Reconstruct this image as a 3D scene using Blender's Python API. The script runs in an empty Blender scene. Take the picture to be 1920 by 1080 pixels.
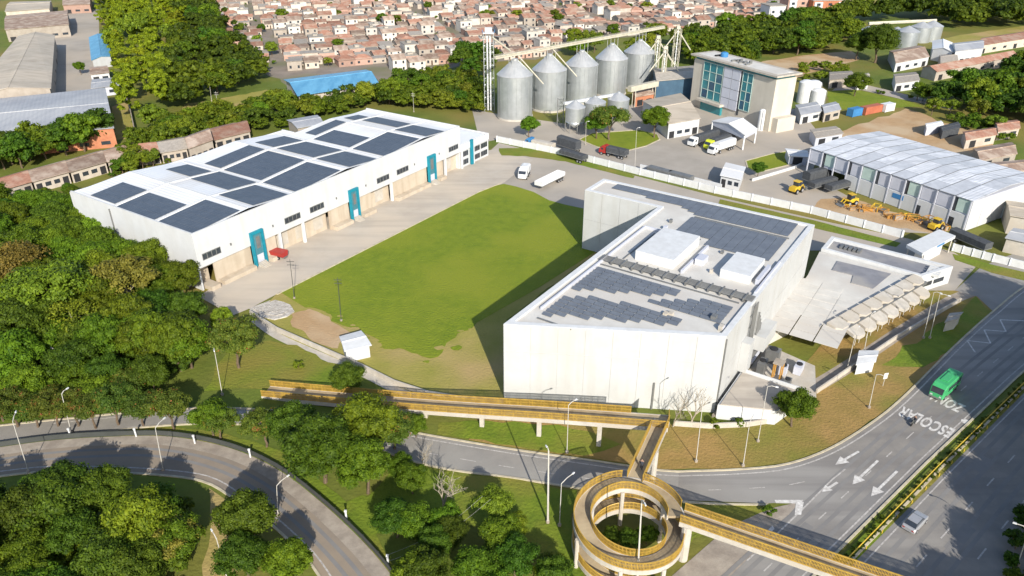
import bpy, bmesh, math, random
import numpy as np
from mathutils import Vector, Matrix, noise
from mathutils.geometry import tessellate_polygon

S = bpy.context.scene
COL = S.collection
R = math.radians
rnd = random.Random(11)

# ------------------------------------------------------------------ camera, sky, sun, exposure
F_PX, PITCH, CAM_H = 1400.0, R(28.5), 72.0
cam_d = bpy.data.cameras.new('camera')
cam_d.sensor_width = 36.0
cam_d.lens = F_PX / 1920 * 36
cam_d.clip_start = 1.0
cam_d.clip_end = 12000
cam = bpy.data.objects.new('camera', cam_d)
COL.objects.link(cam)
cam.location = (0, 0, CAM_H)
cam.rotation_euler = (R(90) - PITCH, 0, 0)
S.camera = cam

SUN_EL, SUN_AZ = R(28.5), R(284.5)      # azimuth counted from +x, towards the sun
sun_vec = Vector((math.cos(SUN_EL) * math.cos(SUN_AZ), math.cos(SUN_EL) * math.sin(SUN_AZ), math.sin(SUN_EL)))
world = bpy.data.worlds.new('World')
S.world = world
world.use_nodes = True
wn = world.node_tree.nodes
wn.clear()
sky = wn.new('ShaderNodeTexSky')
sky.sky_type = 'NISHITA'
sky.sun_disc = False
sky.sun_elevation = SUN_EL
sky.sun_rotation = math.atan2(sun_vec.x, sun_vec.y)
sky.altitude = 900
sky.air_density = 1.0
sky.dust_density = 1.6
bg = wn.new('ShaderNodeBackground')
bg.inputs['Strength'].default_value = 0.135
wo = wn.new('ShaderNodeOutputWorld')
world.node_tree.links.new(sky.outputs[0], bg.inputs[0])
world.node_tree.links.new(bg.outputs[0], wo.inputs[0])
sun_d = bpy.data.lights.new('sun', 'SUN')
sun_d.energy = 4.6
sun_d.angle = R(0.5)
sun_d.color = (1.0, 0.945, 0.85)
sun = bpy.data.objects.new('sun', sun_d)
COL.objects.link(sun)
sun.rotation_euler = (-sun_vec).to_track_quat('-Z', 'Y').to_euler()
S.view_settings.view_transform = 'Standard'
S.view_settings.look = 'None'
S.view_settings.exposure = 0.60
S.view_settings.gamma = 1.0
S.view_settings.use_curve_mapping = False
S.cycles.max_bounces = 6
S.cycles.transparent_max_bounces = 8

# ------------------------------------------------------------------ helpers
CP, SP = math.cos(PITCH), math.sin(PITCH)

def G(px, py, z=0.0):
    """Survey: the point of the plane at height z seen at a photo pixel."""
    a, b = (px - 960) / F_PX, -(py - 540) / F_PX
    dx, dy, dz = a, CP + b * SP, -SP + b * CP
    t = (z - CAM_H) / dz
    return Vector((dx * t, dy * t, z))

def PX(x, y, z):
    zc = y * CP - (z - CAM_H) * SP
    return 960 + F_PX * x / zc, 540 - F_PX * (y * SP + (z - CAM_H) * CP) / zc

def zat(x, y, py):
    lo, hi = -5.0, 70.0
    for _ in range(40):
        m = (lo + hi) / 2
        if PX(x, y, m)[1] > py: lo = m
        else: hi = m
    return lo

def polar(az, r=1.0):
    return Vector((math.cos(R(az)) * r, math.sin(R(az)) * r, 0))

ORG = {}

def org(o):
    v = Vector((0, 0, 0))
    while o is not None:
        v = v + Vector(o.location)
        o = o.parent
    return v

def tag(o, label=None, cat=None, group=None, kind=None):
    if label and not 4 <= len(label.replace('-', ' ').split()) <= 16: print('LABEL LENGTH', len(label.split()), label)
    if label: o['label'] = label
    if cat: o['category'] = cat
    if group: o['group'] = group
    if kind: o['kind'] = kind
    return o

def thing(name, label, cat, loc, group=None):
    o = bpy.data.objects.new(name, None)
    o.empty_display_size = 0.5
    COL.objects.link(o)
    o.location = loc
    return tag(o, label, cat, group)

class MB:
    """Collects faces; build() links them as one mesh object."""
    def __init__(self):
        self.v, self.f, self.m = [], [], []
    def face(self, pts, m=0):
        n = len(self.v)
        self.v.extend(tuple(p) for p in pts)
        self.f.append(tuple(range(n, n + len(pts))))
        self.m.append(m)
    def hexa(self, b, t, m=0, bottom=True):
        """b, t: four bottom and four top corners, counter-clockwise from above"""
        n = len(self.v)
        self.v.extend(tuple(p) for p in b)
        self.v.extend(tuple(p) for p in t)
        fs = [(4, 5, 6, 7), (0, 1, 5, 4), (1, 2, 6, 5), (2, 3, 7, 6), (3, 0, 4, 7)]
        if bottom: fs.append((3, 2, 1, 0))
        for f in fs:
            self.f.append(tuple(n + i for i in f))
            self.m.append(m)
    def box(self, c, ex, ey, ez, m=0):
        """c: centre of the bottom; ex, ey: half vectors; ez: full height"""
        c, ex, ey = Vector(c), Vector(ex), Vector(ey)
        ez = Vector((0, 0, ez)) if not isinstance(ez, Vector) else ez
        b = [c - ex - ey, c + ex - ey, c + ex + ey, c - ex + ey]
        if ex.cross(ey).dot(ez) < 0: b.reverse()
        self.hexa(b, [p + ez for p in b], m)
    def abox(self, x0, x1, y0, y1, z0, z1, m=0):
        self.box(((x0 + x1) / 2, (y0 + y1) / 2, z0), ((x1 - x0) / 2, 0, 0), (0, (y1 - y0) / 2, 0), z1 - z0, m)
    def prism(self, poly, z0, z1, m=0, top=True, mtop=None):
        poly = [Vector((p[0], p[1], 0)) for p in poly]
        area = sum(poly[i].x * poly[(i + 1) % len(poly)].y - poly[(i + 1) % len(poly)].x * poly[i].y for i in range(len(poly)))
        if area < 0: poly.reverse()
        k = len(poly)
        for i in range(k):
            a, b = poly[i], poly[(i + 1) % k]
            self.face([(a.x, a.y, z0), (b.x, b.y, z0), (b.x, b.y, z1), (a.x, a.y, z1)], m)
        if top: self.sheet(poly, z1, m if mtop is None else mtop)
    def sheet(self, poly, z, m=0):
        pts = [Vector((p[0], p[1], z)) for p in poly]
        n = len(self.v)
        self.v.extend(tuple(p) for p in pts)
        for t in tessellate_polygon([pts]):
            a, b, c = (pts[i] for i in t)
            t = tuple(t) if (b - a).cross(c - a).z > 0 else (t[0], t[2], t[1])
            self.f.append(tuple(n + i for i in t))
            self.m.append(m)
    def tube(self, pts, r, n=6, m=0, r1=None, caps=True):
        pts = [Vector(p) for p in pts]
        k = len(pts)
        base = len(self.v)
        prev = None
        for i, p in enumerate(pts):
            d = (pts[min(i + 1, k - 1)] - pts[max(i - 1, 0)]).normalized()
            u = d.orthogonal().normalized() if prev is None else (prev - d * prev.dot(d)).normalized()
            prev = u
            w = d.cross(u)
            rr = r if r1 is None else r + (r1 - r) * i / max(1, k - 1)
            for j in range(n):
                a = 2 * math.pi * j / n
                self.v.append(tuple(p + u * math.cos(a) * rr + w * math.sin(a) * rr))
        for i in range(k - 1):
            for j in range(n):
                a, b = base + i * n + j, base + i * n + (j + 1) % n
                self.f.append((a, b, b + n, a + n)); self.m.append(m)
        if caps:
            self.f.append(tuple(base + j for j in reversed(range(n)))); self.m.append(m)
            self.f.append(tuple(base + (k - 1) * n + j for j in range(n))); self.m.append(m)
    def lathe(self, c, prof, n=24, m=0):
        """prof: (radius, z) from the bottom up"""
        c = Vector(c)
        base = len(self.v)
        for r, z in prof:
            for j in range(n):
                a = 2 * math.pi * j / n
                self.v.append((c.x + r * math.cos(a), c.y + r * math.sin(a), c.z + z))
        for i in range(len(prof) - 1):
            for j in range(n):
                a, b = base + i * n + j, base + i * n + (j + 1) % n
                self.f.append((a, b, b + n, a + n)); self.m.append(m)
    def build(self, name, mats, parent=None, smooth=False, kind=None):
        off = org(parent)
        me = bpy.data.meshes.new(name)
        if off.length > 0:
            me.from_pydata([(x - off.x, y - off.y, z - off.z) for x, y, z in self.v], [], self.f)
        else:
            me.from_pydata(self.v, [], self.f)
        mats = mats if isinstance(mats, (list, tuple)) else [mats]
        for mt in mats: me.materials.append(mt)
        if len(mats) > 1: me.polygons.foreach_set('material_index', self.m)
        if smooth: me.polygons.foreach_set('use_smooth', [True] * len(self.f))
        me.update()
        o = bpy.data.objects.new(name, me)
        COL.objects.link(o)
        if parent is not None: o.parent = parent
        if kind: o['kind'] = kind
        return o

def clone(o, parent=None):
    c = o.copy()
    COL.objects.link(c)
    if parent is not None: c.parent = parent
    for ch in list(o.children): clone(ch, c)
    return c

# ------------------------------------------------------------------ materials
def lin(r, g, b):
    f = lambda c: (c / 255 / 12.92) if c / 255 <= 0.04045 else ((c / 255 + 0.055) / 1.055) ** 2.4
    return (f(r), f(g), f(b))

def mat(name, col, col2=None, rough=0.85, scale=0.5, metal=0.0, bump=0.0, bump_scale=6.0, big=None, big_scale=0.05,
        obj_rand=0.0, coords='Object', spec=0.3, wave=None, detail=6.0, stripes=None):
    """Procedural surface: two tones broken up by noise, an optional second broad tone, fine relief, ribs."""
    m = bpy.data.materials.new(name)
    m.use_nodes = True
    nt = m.node_tree
    n, l = nt.nodes, nt.links
    p = n['Principled BSDF']
    p.inputs['Roughness'].default_value = rough
    p.inputs['Metallic'].default_value = metal
    p.inputs['Specular IOR Level'].default_value = spec
    if coords == 'World':
        tc = n.new('ShaderNodeNewGeometry').outputs['Position']
    else:
        tc = n.new('ShaderNodeTexCoord').outputs['Object']
    if col2 is None: col2 = tuple(c * 0.82 for c in col)
    nz = n.new('ShaderNodeTexNoise')
    nz.inputs['Scale'].default_value = scale
    nz.inputs['Detail'].default_value = detail
    nz.inputs['Roughness'].default_value = 0.65
    l.new(tc, nz.inputs['Vector'])
    rp = n.new('ShaderNodeValToRGB')
    rp.color_ramp.elements[0].position = 0.36
    rp.color_ramp.elements[1].position = 0.64
    rp.color_ramp.elements[0].color = (*col2, 1)
    rp.color_ramp.elements[1].color = (*col, 1)
    l.new(nz.outputs['Fac'], rp.inputs['Fac'])
    out = rp.outputs['Color']
    if big is not None:
        nb = n.new('ShaderNodeTexNoise')
        nb.inputs['Scale'].default_value = big_scale
        nb.inputs['Detail'].default_value = 4
        l.new(tc, nb.inputs['Vector'])
        rb = n.new('ShaderNodeValToRGB')
        rb.color_ramp.elements[0].position = 0.44
        rb.color_ramp.elements[1].position = 0.62
        l.new(nb.outputs['Fac'], rb.inputs['Fac'])
        mx = n.new('ShaderNodeMix'); mx.data_type = 'RGBA'
        l.new(rb.outputs['Color'], mx.inputs['Factor'])
        l.new(out, mx.inputs['A'])
        mx.inputs['B'].default_value = (*big, 1)
        out = mx.outputs['Result']
    if stripes:                                 # rain streaks / tyre tracks: noise stretched along one axis
        mp = n.new('ShaderNodeMapping'); mp.inputs['Scale'].default_value = stripes[1]
        if len(stripes) > 3: mp.inputs['Rotation'].default_value = (0, 0, stripes[3])
        l.new(tc, mp.inputs['Vector'])
        ns = n.new('ShaderNodeTexNoise'); ns.inputs['Scale'].default_value = 1.0; ns.inputs['Detail'].default_value = 5
        l.new(mp.outputs[0], ns.inputs['Vector'])
        rs = n.new('ShaderNodeMapRange')
        rs.inputs[1].default_value = 0.45; rs.inputs[2].default_value = 0.72
        rs.inputs[3].default_value = 0.0; rs.inputs[4].default_value = stripes[2]
        l.new(ns.outputs['Fac'], rs.inputs[0])
        mx = n.new('ShaderNodeMix'); mx.data_type = 'RGBA'
        l.new(rs.outputs[0], mx.inputs['Factor'])
        l.new(out, mx.inputs['A']); mx.inputs['B'].default_value = (*stripes[0], 1)
        out = mx.outputs['Result']
    if obj_rand:
        oi = n.new('ShaderNodeObjectInfo')
        hs = n.new('ShaderNodeHueSaturation')
        mr = n.new('ShaderNodeMapRange')
        mr.inputs[3].default_value = 1 - obj_rand; mr.inputs[4].default_value = 1 + obj_rand
        l.new(oi.outputs['Random'], mr.inputs[0])
        l.new(mr.outputs[0], hs.inputs['Value'])
        l.new(out, hs.inputs['Color'])
        out = hs.outputs['Color']
    l.new(out, p.inputs['Base Color'])
    hgt = None
    if bump:
        nb2 = n.new('ShaderNodeTexNoise')
        nb2.inputs['Scale'].default_value = bump_scale
        nb2.inputs['Detail'].default_value = 6
        l.new(tc, nb2.inputs['Vector'])
        bp = n.new('ShaderNodeBump')
        bp.inputs['Strength'].default_value = bump
        bp.inputs['Distance'].default_value = 0.25
        l.new(nb2.outputs['Fac'], bp.inputs['Height'])
        hgt = bp.outputs['Normal']
        l.new(hgt, p.inputs['Normal'])
    if wave:                                    # (period m, rotation about z, axis, strength)
        mp = n.new('ShaderNodeMapping'); mp.inputs['Rotation'].default_value = (0, 0, wave[1])
        l.new(tc, mp.inputs['Vector'])
        wv = n.new('ShaderNodeTexWave'); wv.bands_direction = wave[2]
        wv.inputs['Scale'].default_value = 0.314 / wave[0]
        wv.inputs['Distortion'].default_value = 0.0
        l.new(mp.outputs[0], wv.inputs['Vector'])
        bp = n.new('ShaderNodeBump'); bp.inputs['Strength'].default_value = wave[3]; bp.inputs['Distance'].default_value = 0.06
        l.new(wv.outputs['Fac'], bp.inputs['Height'])
        if hgt is not None: l.new(hgt, bp.inputs['Normal'])
        l.new(bp.outputs['Normal'], p.inputs['Normal'])
    return m

def leaf_mat(name, c1, c2, c3=None, trans=0.25, rand=0.25):
    """Foliage: clump-scale tone, leaf-by-leaf tone, tree-by-tree tone."""
    m = bpy.data.materials.new(name)
    m.use_nodes = True
    nt = m.node_tree; n, l = nt.nodes, nt.links
    p = n['Principled BSDF']
    p.inputs['Roughness'].default_value = 0.6
    p.inputs['Specular IOR Level'].default_value = 0.2
    tc = n.new('ShaderNodeTexCoord').outputs['Object']
    nz = n.new('ShaderNodeTexNoise'); nz.inputs['Scale'].default_value = 0.55; nz.inputs['Detail'].default_value = 3
    l.new(tc, nz.inputs['Vector'])
    geo = n.new('ShaderNodeNewGeometry')
    ad = n.new('ShaderNodeMath'); ad.operation = 'MULTIPLY_ADD'; ad.inputs[1].default_value = 0.45
    l.new(geo.outputs['Random Per Island'], ad.inputs[0])
    sc = n.new('ShaderNodeMath'); sc.operation = 'MULTIPLY'; sc.inputs[1].default_value = 0.65
    l.new(nz.outputs['Fac'], sc.inputs[0])
    l.new(sc.outputs[0], ad.inputs[2])
    rp = n.new('ShaderNodeValToRGB')
    rp.color_ramp.elements[0].position = 0.28; rp.color_ramp.elements[0].color = (*c1, 1)
    rp.color_ramp.elements[1].position = 0.78; rp.color_ramp.elements[1].color = (*c2, 1)
    if c3:
        e = rp.color_ramp.elements.new(0.80); e.color = (*c3, 1)
    l.new(ad.outputs[0], rp.inputs['Fac'])
    oi = n.new('ShaderNodeObjectInfo')
    hs = n.new('ShaderNodeHueSaturation')
    mr = n.new('ShaderNodeMapRange'); mr.inputs[3].default_value = 1 - rand; mr.inputs[4].default_value = 1 + rand
    l.new(oi.outputs['Random'], mr.inputs[0]); l.new(mr.outputs[0], hs.inputs['Value'])
    m2 = n.new('ShaderNodeMath'); m2.operation = 'MULTIPLY'; m2.inputs[1].default_value = 7.31
    fr = n.new('ShaderNodeMath'); fr.operation = 'FRACT'
    l.new(oi.outputs['Random'], m2.inputs[0]); l.new(m2.outputs[0], fr.inputs[0])
    mh = n.new('ShaderNodeMapRange'); mh.inputs[3].default_value = 0.470; mh.inputs[4].default_value = 0.518
    l.new(fr.outputs[0], mh.inputs[0]); l.new(mh.outputs[0], hs.inputs['Hue'])
    l.new(rp.outputs['Color'], hs.inputs['Color'])
    l.new(hs.outputs['Color'], p.inputs['Base Color'])
    tr = n.new('ShaderNodeBsdfTranslucent')
    l.new(hs.outputs['Color'], tr.inputs['Color'])
    mx = n.new('ShaderNodeMixShader'); mx.inputs[0].default_value = trans
    l.new(p.outputs[0], mx.inputs[1]); l.new(tr.outputs[0], mx.inputs[2])
    l.new(mx.outputs[0], n['Material Output'].inputs['Surface'])
    return m

W = 'World'
AZ = R(57)
M = {}
M['terrain'] = mat('rough grassland', (.125, .158, .020), (.085, .118, .014), scale=.12, big=(.19, .155, .035), big_scale=.018, bump=.6, bump_scale=1.2, coords=W, detail=9)
M['verge'] = mat('verge grass', (.150, .200, .014), (.105, .155, .010), scale=.35, big=(.20, .175, .03), big_scale=.06, bump=.7, bump_scale=2.0, coords=W, detail=9)
M['lawn'] = mat('mown lawn', (.168, .214, .010), (.122, .172, .007), scale=.45, big=(.192, .222, .014), big_scale=.05, bump=.9, bump_scale=2.2, coords=W, detail=10)
M['dry'] = mat('dry grass', (.30, .255, .065), (.24, .225, .042), scale=.16, big=(.37, .265, .11), big_scale=.045, bump=.5, bump_scale=2.0, coords=W, detail=9)
M['brown'] = mat('dry brown bank', (.31, .195, .065), (.24, .165, .045), scale=.22, big=(.17, .165, .028), big_scale=.06, bump=.6, bump_scale=2.2, coords=W, detail=9)
M['soil'] = mat('bare soil', (.43, .285, .15), (.36, .23, .115), scale=.3, big=(.46, .34, .21), big_scale=.08, bump=.5, bump_scale=2.5, coords=W, detail=9)
M['gravel'] = mat('pale rubble', (.56, .52, .46), (.36, .32, .27), scale=1.2, bump=1.0, bump_scale=3.0, coords=W, detail=9)
M['asphalt'] = mat('worn asphalt', (.255, .233, .205), (.205, .19, .172), rough=.9, scale=.25, big=(.285, .27, .248), big_scale=.04, bump=.12, bump_scale=8, coords=W,
                   stripes=((.16, .148, .14), (.02, .42, 1), .7, -R(40)))
M['asphalt_slip'] = mat('slip road asphalt', (.27, .25, .222), (.225, .21, .19), rough=.9, scale=.3, big=(.295, .28, .25), big_scale=.05, bump=.12, bump_scale=8, coords=W)
M['asphalt_ramp'] = mat('ramp asphalt', (.25, .205, .16), (.20, .168, .135), rough=.9, scale=.35, big=(.29, .23, .165), big_scale=.06, bump=.12, bump_scale=8, coords=W)
M['yard'] = mat('yard paving', (.36, .322, .275), (.30, .268, .225), rough=.9, scale=.10, big=(.40, .345, .28), big_scale=.03, bump=.12, bump_scale=5, coords=W, detail=9)
M['apron'] = mat('loading apron concrete', (.46, .41, .345), (.39, .34, .28), rough=.9, scale=.14, big=(.50, .425, .335), big_scale=.05, bump=.12, bump_scale=5, coords=W, detail=9,
                 stripes=((.33, .29, .245), (.03, .35, 1), .6, -R(57)))
M['concrete'] = mat('pale concrete', (.50, .46, .40), (.38, .35, .30), scale=.6, big=(.43, .38, .31), big_scale=.2, bump=.15, coords=W)
M['concrete_dirty'] = mat('stained concrete', (.36, .31, .25), (.25, .21, .17), scale=.5, bump=.2, coords=W)
M['kerb'] = mat('kerb stone', (.52, .46, .33), (.38, .33, .24), scale=.8, coords=W)
M['town'] = mat('dusty town ground', (0.272, 0.224, 0.18), (0.2, 0.164, 0.132), scale=.2, big=(.17, .16, .09), big_scale=.05, coords=W)
M['paint'] = mat('road paint', (.66, .64, .60), (.42, .39, .36), scale=2.2, coords=W, detail=8)
M['paint_worn'] = mat('worn road paint', (.52, .49, .45), (.30, .275, .25), scale=3.0, coords=W, detail=8)
M['paint_yellow'] = mat('yellow rail paint', (.62, .43, .05), (.48, .32, .035), rough=.5, scale=1.5, coords=W)
M['white_wall'] = mat('white wall paint', (.54, .545, .545), (.50, .505, .505), rough=.6, scale=.4, stripes=((.46, .45, .42), (.5, .5, .05), .5), coords=W)
M['white_wall_b'] = mat('warm white cladding', (.475, .475, .462), (.435, .435, .42), rough=.55, scale=.3, stripes=((.40, .385, .35), (.6, .6, .05), .55), coords=W)
M['white_trim'] = mat('white trim', (.60, .605, .60), (.53, .53, .52), rough=.6, scale=.8, coords=W)
M['roof_white'] = mat('white roof sheeting', (.70, .71, .72), (.64, .65, .655), rough=.6, scale=.15, big=(.62, .605, .58), big_scale=.07, coords=W, wave=(.9, -AZ, 'X', .5))
M['roof_membrane'] = mat('pale roof membrane', (0.5808, 0.5588, 0.5104), (0.5016, 0.4796, 0.4356), rough=.8, scale=.35, big=(.50, .465, .415), big_scale=.12, coords=W, detail=9)
M['solar'] = mat('solar cells', (.080, .100, .130), (.062, .080, .108), rough=.55, scale=.6, spec=.25, coords=W)
M['solar_frame'] = mat('solar module frame', (.20, .22, .25), (.16, .18, .21), rough=.4, metal=.4, coords=W)
M['solar_grey'] = mat('dusty solar cells', (.135, .152, .178), (.108, .122, .146), rough=.5, scale=.5, spec=.3, coords=W)
M['teal'] = mat('teal portal paint', (.010, .215, .285), (.008, .175, .24), rough=.5, scale=1.0, coords=W)
M['beige_wall'] = mat('beige dock wall', (.50, .425, .33), (.44, .37, .28), scale=.4, stripes=((.33, .255, .18), (.5, .5, .06), .6), coords=W)
M['dark'] = mat('dark opening', (.03, .03, .032), (.022, .022, .024), rough=.7)
M['glass'] = mat('dark window glass', (.04, .05, .06), (.025, .03, .04), rough=.12, spec=.6, scale=.5)
M['glass_teal'] = mat('teal curtain glass', (.03, .22, .25), (.018, .14, .17), rough=.15, spec=.7, scale=.25, coords=W)
M['frame_pale'] = mat('pale green mullion', (.45, .56, .50), (.38, .48, .43), rough=.5)
M['panel_grey'] = mat('pale grey cladding panel', (.50, .51, .56), (.45, .46, .51), rough=.5, scale=.5, coords=W)
M['tower_wall'] = mat('stone beige render', (.53, .485, .405), (.48, .435, .36), scale=.2, stripes=((.40, .36, .29), (.3, .3, .04), .5), coords=W)
M['steel'] = mat('galvanised steel', (.50, .52, .52), (.41, .43, .43), rough=.38, metal=.6, scale=.4, coords=W, stripes=((.42, .435, .43), (.5, .5, .03), .6))
M['steel_roof'] = mat('galvanised cone roof', (.54, .54, .53), (.45, .455, .45), rough=.5, metal=.5, scale=.5, coords=W)
M['steel_dark'] = mat('grey steelwork', (.25, .25, .24), (.19, .19, .185), rough=.55, metal=.5)
M['pale_steel'] = mat('cream conveyor steel', (.50, .465, .37), (.41, .38, .30), rough=.55)
M['pole'] = mat('pale lamp post', (.52, .49, .43), (.44, .41, .36), rough=.6)
M['pole_dark'] = mat('dark mast', (.06, .065, .06), rough=.6)
M['bark'] = mat('bark', (.16, .115, .075), (.10, .07, .045), scale=2.0, bump=.5)
M['bark_pale'] = mat('pale bare bark', (.38, .33, .25), (.27, .23, .17), scale=2.0, bump=.5)
M['red'] = mat('red paint', (.38, .035, .03), (.30, .03, .025), rough=.4)
M['blue'] = mat('blue paint', (.05, .20, .42), (.04, .16, .34), rough=.5, coords=W)
M['blue_roof'] = mat('blue sheet roof', (.13, .34, .50), (.10, .28, .43), rough=.5, scale=.2, coords=W, wave=(1.4, -R(20), 'X', .6), stripes=((.05, .19, .34), (.4, .05, 1), .6))
M['green_paint'] = mat('green bus paint', (.06, .38, .14), (.05, .33, .12), rough=.35)
M['silver'] = mat('silver car paint', (.40, .40, .41), (.36, .36, .37), rough=.3, metal=.3)
M['white_paint'] = mat('white vehicle paint', (.66, .66, .65), (.58, .58, .57), rough=.35)
M['yellow_paint'] = mat('yellow machine paint', (.62, .42, .03), (.50, .32, .03), rough=.45)
M['lime'] = mat('lime yellow paint', (.58, .62, .04), (.50, .54, .03), rough=.45)
M['tarp'] = mat('dark grey tarpaulin', (.075, .08, .085), (.05, .053, .058), rough=.8, scale=1.5, bump=.4, bump_scale=2)
M['rubber'] = mat('tyre rubber', (.018, .018, .018), rough=.9)
M['roof_beige'] = mat('beige sheet roof', (.44, .385, .31), (.37, .32, .25), rough=.7, scale=.2, big=(.48, .41, .32), big_scale=.05, coords=W, wave=(1.2, R(-63), 'X', .6), stripes=((.28, .23, .17), (.05, .5, 1), .5, -R(27)))
M['roof_grey'] = mat('grey sheet roof', (.36, .365, .38), (.30, .305, .32), rough=.6, scale=.2, big=(.40, .40, .40), big_scale=.06, coords=W, wave=(1.2, R(-27), 'X', .6), stripes=((.24, .25, .27), (.5, .05, 1), .5, -R(27)))
M['terracotta'] = mat('terracotta roof', (0.3312, 0.1702, 0.115), (0.2484, 0.1242, 0.0828), scale=1.2, obj_rand=.3, big=(.34, .225, .165), big_scale=.3, wave=(.8, 0, 'X', .5))
M['brown_roof'] = mat('faded brown tile roof', (0.2904, 0.2068, 0.154), (0.22, 0.1496, 0.11), scale=1.2, obj_rand=.3, big=(.38, .30, .235), big_scale=.3, wave=(.8, 0, 'X', .5))
M['cement_roof'] = mat('grey fibre cement roof', (0.328, 0.2911, 0.246), (0.246, 0.2173, 0.1845), scale=1.2, obj_rand=.25, wave=(.9, 0, 'X', .6))
M['flat_roof'] = mat('pale slab roof', (0.4, 0.36, 0.304), (0.304, 0.272, 0.224), scale=.8, obj_rand=.2)
M['house_wall'] = mat('house render', (0.4368, 0.3822, 0.3198), (0.3588, 0.3042, 0.2496), scale=.5, obj_rand=.25)
M['house_pink'] = mat('pink house render', (0.41, 0.2624, 0.205), (0.3444, 0.2214, 0.1722), scale=.5, obj_rand=.2)
M['orange_wall'] = mat('orange brick wall', (.46, .19, .10), (.36, .14, .075), scale=.6)
M['door'] = mat('dark door paint', (.10, .06, .04), rough=.6)
M['skin'] = mat('skin', (.32, .19, .13))
M['cloth'] = mat('dark clothes', (.05, .055, .07), (.035, .04, .05))
M['water_pipe'] = mat('white pipe lagging', (.55, .54, .52), (.46, .45, .43), rough=.5)

L_DARK = leaf_mat('dark green leaves', (.024, .058, .004), (.095, .165, .011), trans=.4)
L_MID = leaf_mat('mid green leaves', (.045, .092, .005), (.155, .235, .012), trans=.4)
L_OLIVE = leaf_mat('olive leaves', (.06, .095, .006), (.185, .235, .014))
L_YELLOW = leaf_mat('yellow green bamboo leaves', (.085, .120, .004), (.26, .30, .010))
L_RED = leaf_mat('leaves flecked with orange blossom', (.034, .066, .006), (.115, .155, .016), (.27, .11, .03))
L_LIME = leaf_mat('light green leaves', (.06, .12, .006), (.19, .30, .014))
L_RUST = leaf_mat('rusty olive leaves', (.075, .075, .010), (.22, .185, .028))
L_GREY = leaf_mat('thin grey green leaves', (.13, .13, .08), (.30, .29, .19))
L_FLOWER = leaf_mat('pink blossom', (.45, .05, .06), (.62, .12, .12))
# ------------------------------------------------------------------ ground, roads, paving
def smooth_line(pts, step=2.0):
    """Catmull-Rom through the points"""
    pts = [Vector(p) for p in pts]
    out = []
    for i in range(len(pts) - 1):
        p0, p1, p2, p3 = pts[max(i - 1, 0)], pts[i], pts[i + 1], pts[min(i + 2, len(pts) - 1)]
        k = max(1, int((p2 - p1).length / step))
        for j in range(k):
            t = j / k
            out.append(0.5 * ((2 * p1) + (p2 - p0) * t + (2 * p0 - 5 * p1 + 4 * p2 - p3) * t * t + (3 * p1 - p0 - 3 * p2 + p3) * t ** 3))
    out.append(pts[-1])
    return out

def rough(poly, amp=0.7, step=1.6, closed=True):
    """A patch edge as it wears in the ground: uneven"""
    out = []
    k = len(poly)
    for i in range(k):
        if not closed and i == k - 1:
            out.append(Vector(poly[i])); break
        a, b = Vector(poly[i]), Vector(poly[(i + 1) % k])
        n = max(1, int((b - a).length / step))
        for j in range(n):
            p = a.lerp(b, j / n)
            q = Vector((p.x * .35, p.y * .35, 3.3))
            out.append(p + Vector((noise.noise(q), noise.noise(q + Vector((9, 5, 2))), 0)) * amp * 1.6)
    return out

SHEETS = [0]
def sheet(name, poly, z, m, kind='structure', parent=None):
    SHEETS[0] += 1; z += SHEETS[0] * .0004      # patches that overlap never share a plane
    b = MB()
    b.sheet(poly, z)
    return b.build(name, m, parent, kind=kind if parent is None else None)

def offset_line(pts, d):
    out = []
    for i, p in enumerate(pts):
        t = (pts[min(i + 1, len(pts) - 1)] - pts[max(i - 1, 0)])
        t.z = 0; t.normalize()
        out.append(p + Vector((-t.y, t.x, 0)) * d)
    return out

def ribbon(b, pts, w, z=None, m=0):
    l, r = offset_line(pts, w / 2), offset_line(pts, -w / 2)
    for i in range(len(pts) - 1):
        q = [r[i], r[i + 1], l[i + 1], l[i]]
        if z is not None: q = [(p.x, p.y, z) for p in q]
        b.face(q, m)

def kerb(name, pts, w, h, m, parent=None, z0=0.0, **kw):
    b = MB()
    l, r = offset_line(pts, w / 2), offset_line(pts, -w / 2)
    for i in range(len(pts) - 1):
        a = [r[i], r[i + 1], l[i + 1], l[i]]
        b.hexa([(p.x, p.y, z0) for p in a], [(p.x, p.y, h) for p in a])
    return b.build(name, m, parent, **kw)

def PG(pts, z=0.0):
    return [G(x, y, z) for x, y in pts]

T = MB()
N = 26
for i in range(N):
    for j in range(N):
        x0, x1 = -3200 + 6400 * i / N, -3200 + 6400 * (i + 1) / N
        y0, y1 = -900 + 6400 * j / N, -900 + 6400 * (j + 1) / N
        T.face([(x0, y0, 0), (x1, y0, 0), (x1, y1, 0), (x0, y1, 0)])
T.build('ground', M['terrain'], kind='structure')

# far ground
sheet('town_ground', rough(PG([(340, -30), (400, 50), (480, 118), (560, 178), (720, 158), (780, 138), (880, 118), (1010, 112), (1090, 74), (1280, 64), (1400, 48), (1500, 34), (1620, 0), (1640, -30)]), 2, 6), .012, M['town'])
sheet('factory_yard', PG([(96, 190), (60, 172), (104, 62), (120, 18), (185, 18), (186, 60), (176, 120), (186, 168), (200, 200)]), .012, M['yard'])
sheet('far_field', PG([(1560, 18), (1720, 14), (1800, -12), (1800, -30), (1560, -30)]), .012, M['dry'])
sheet('dirt_lot', rough(PG([(1545, 262), (1600, 238), (1700, 205), (1760, 228), (1830, 245), (1880, 285), (1850, 330), (1700, 300), (1590, 270)]), 1.5, 4), .014, M['soil'])
sheet('dirt_track', rough(PG([(1380, 150), (1410, 120), (1500, 104), (1600, 96), (1615, 112), (1560, 124), (1480, 150)]), 1, 4), .014, M['soil'])
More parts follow.
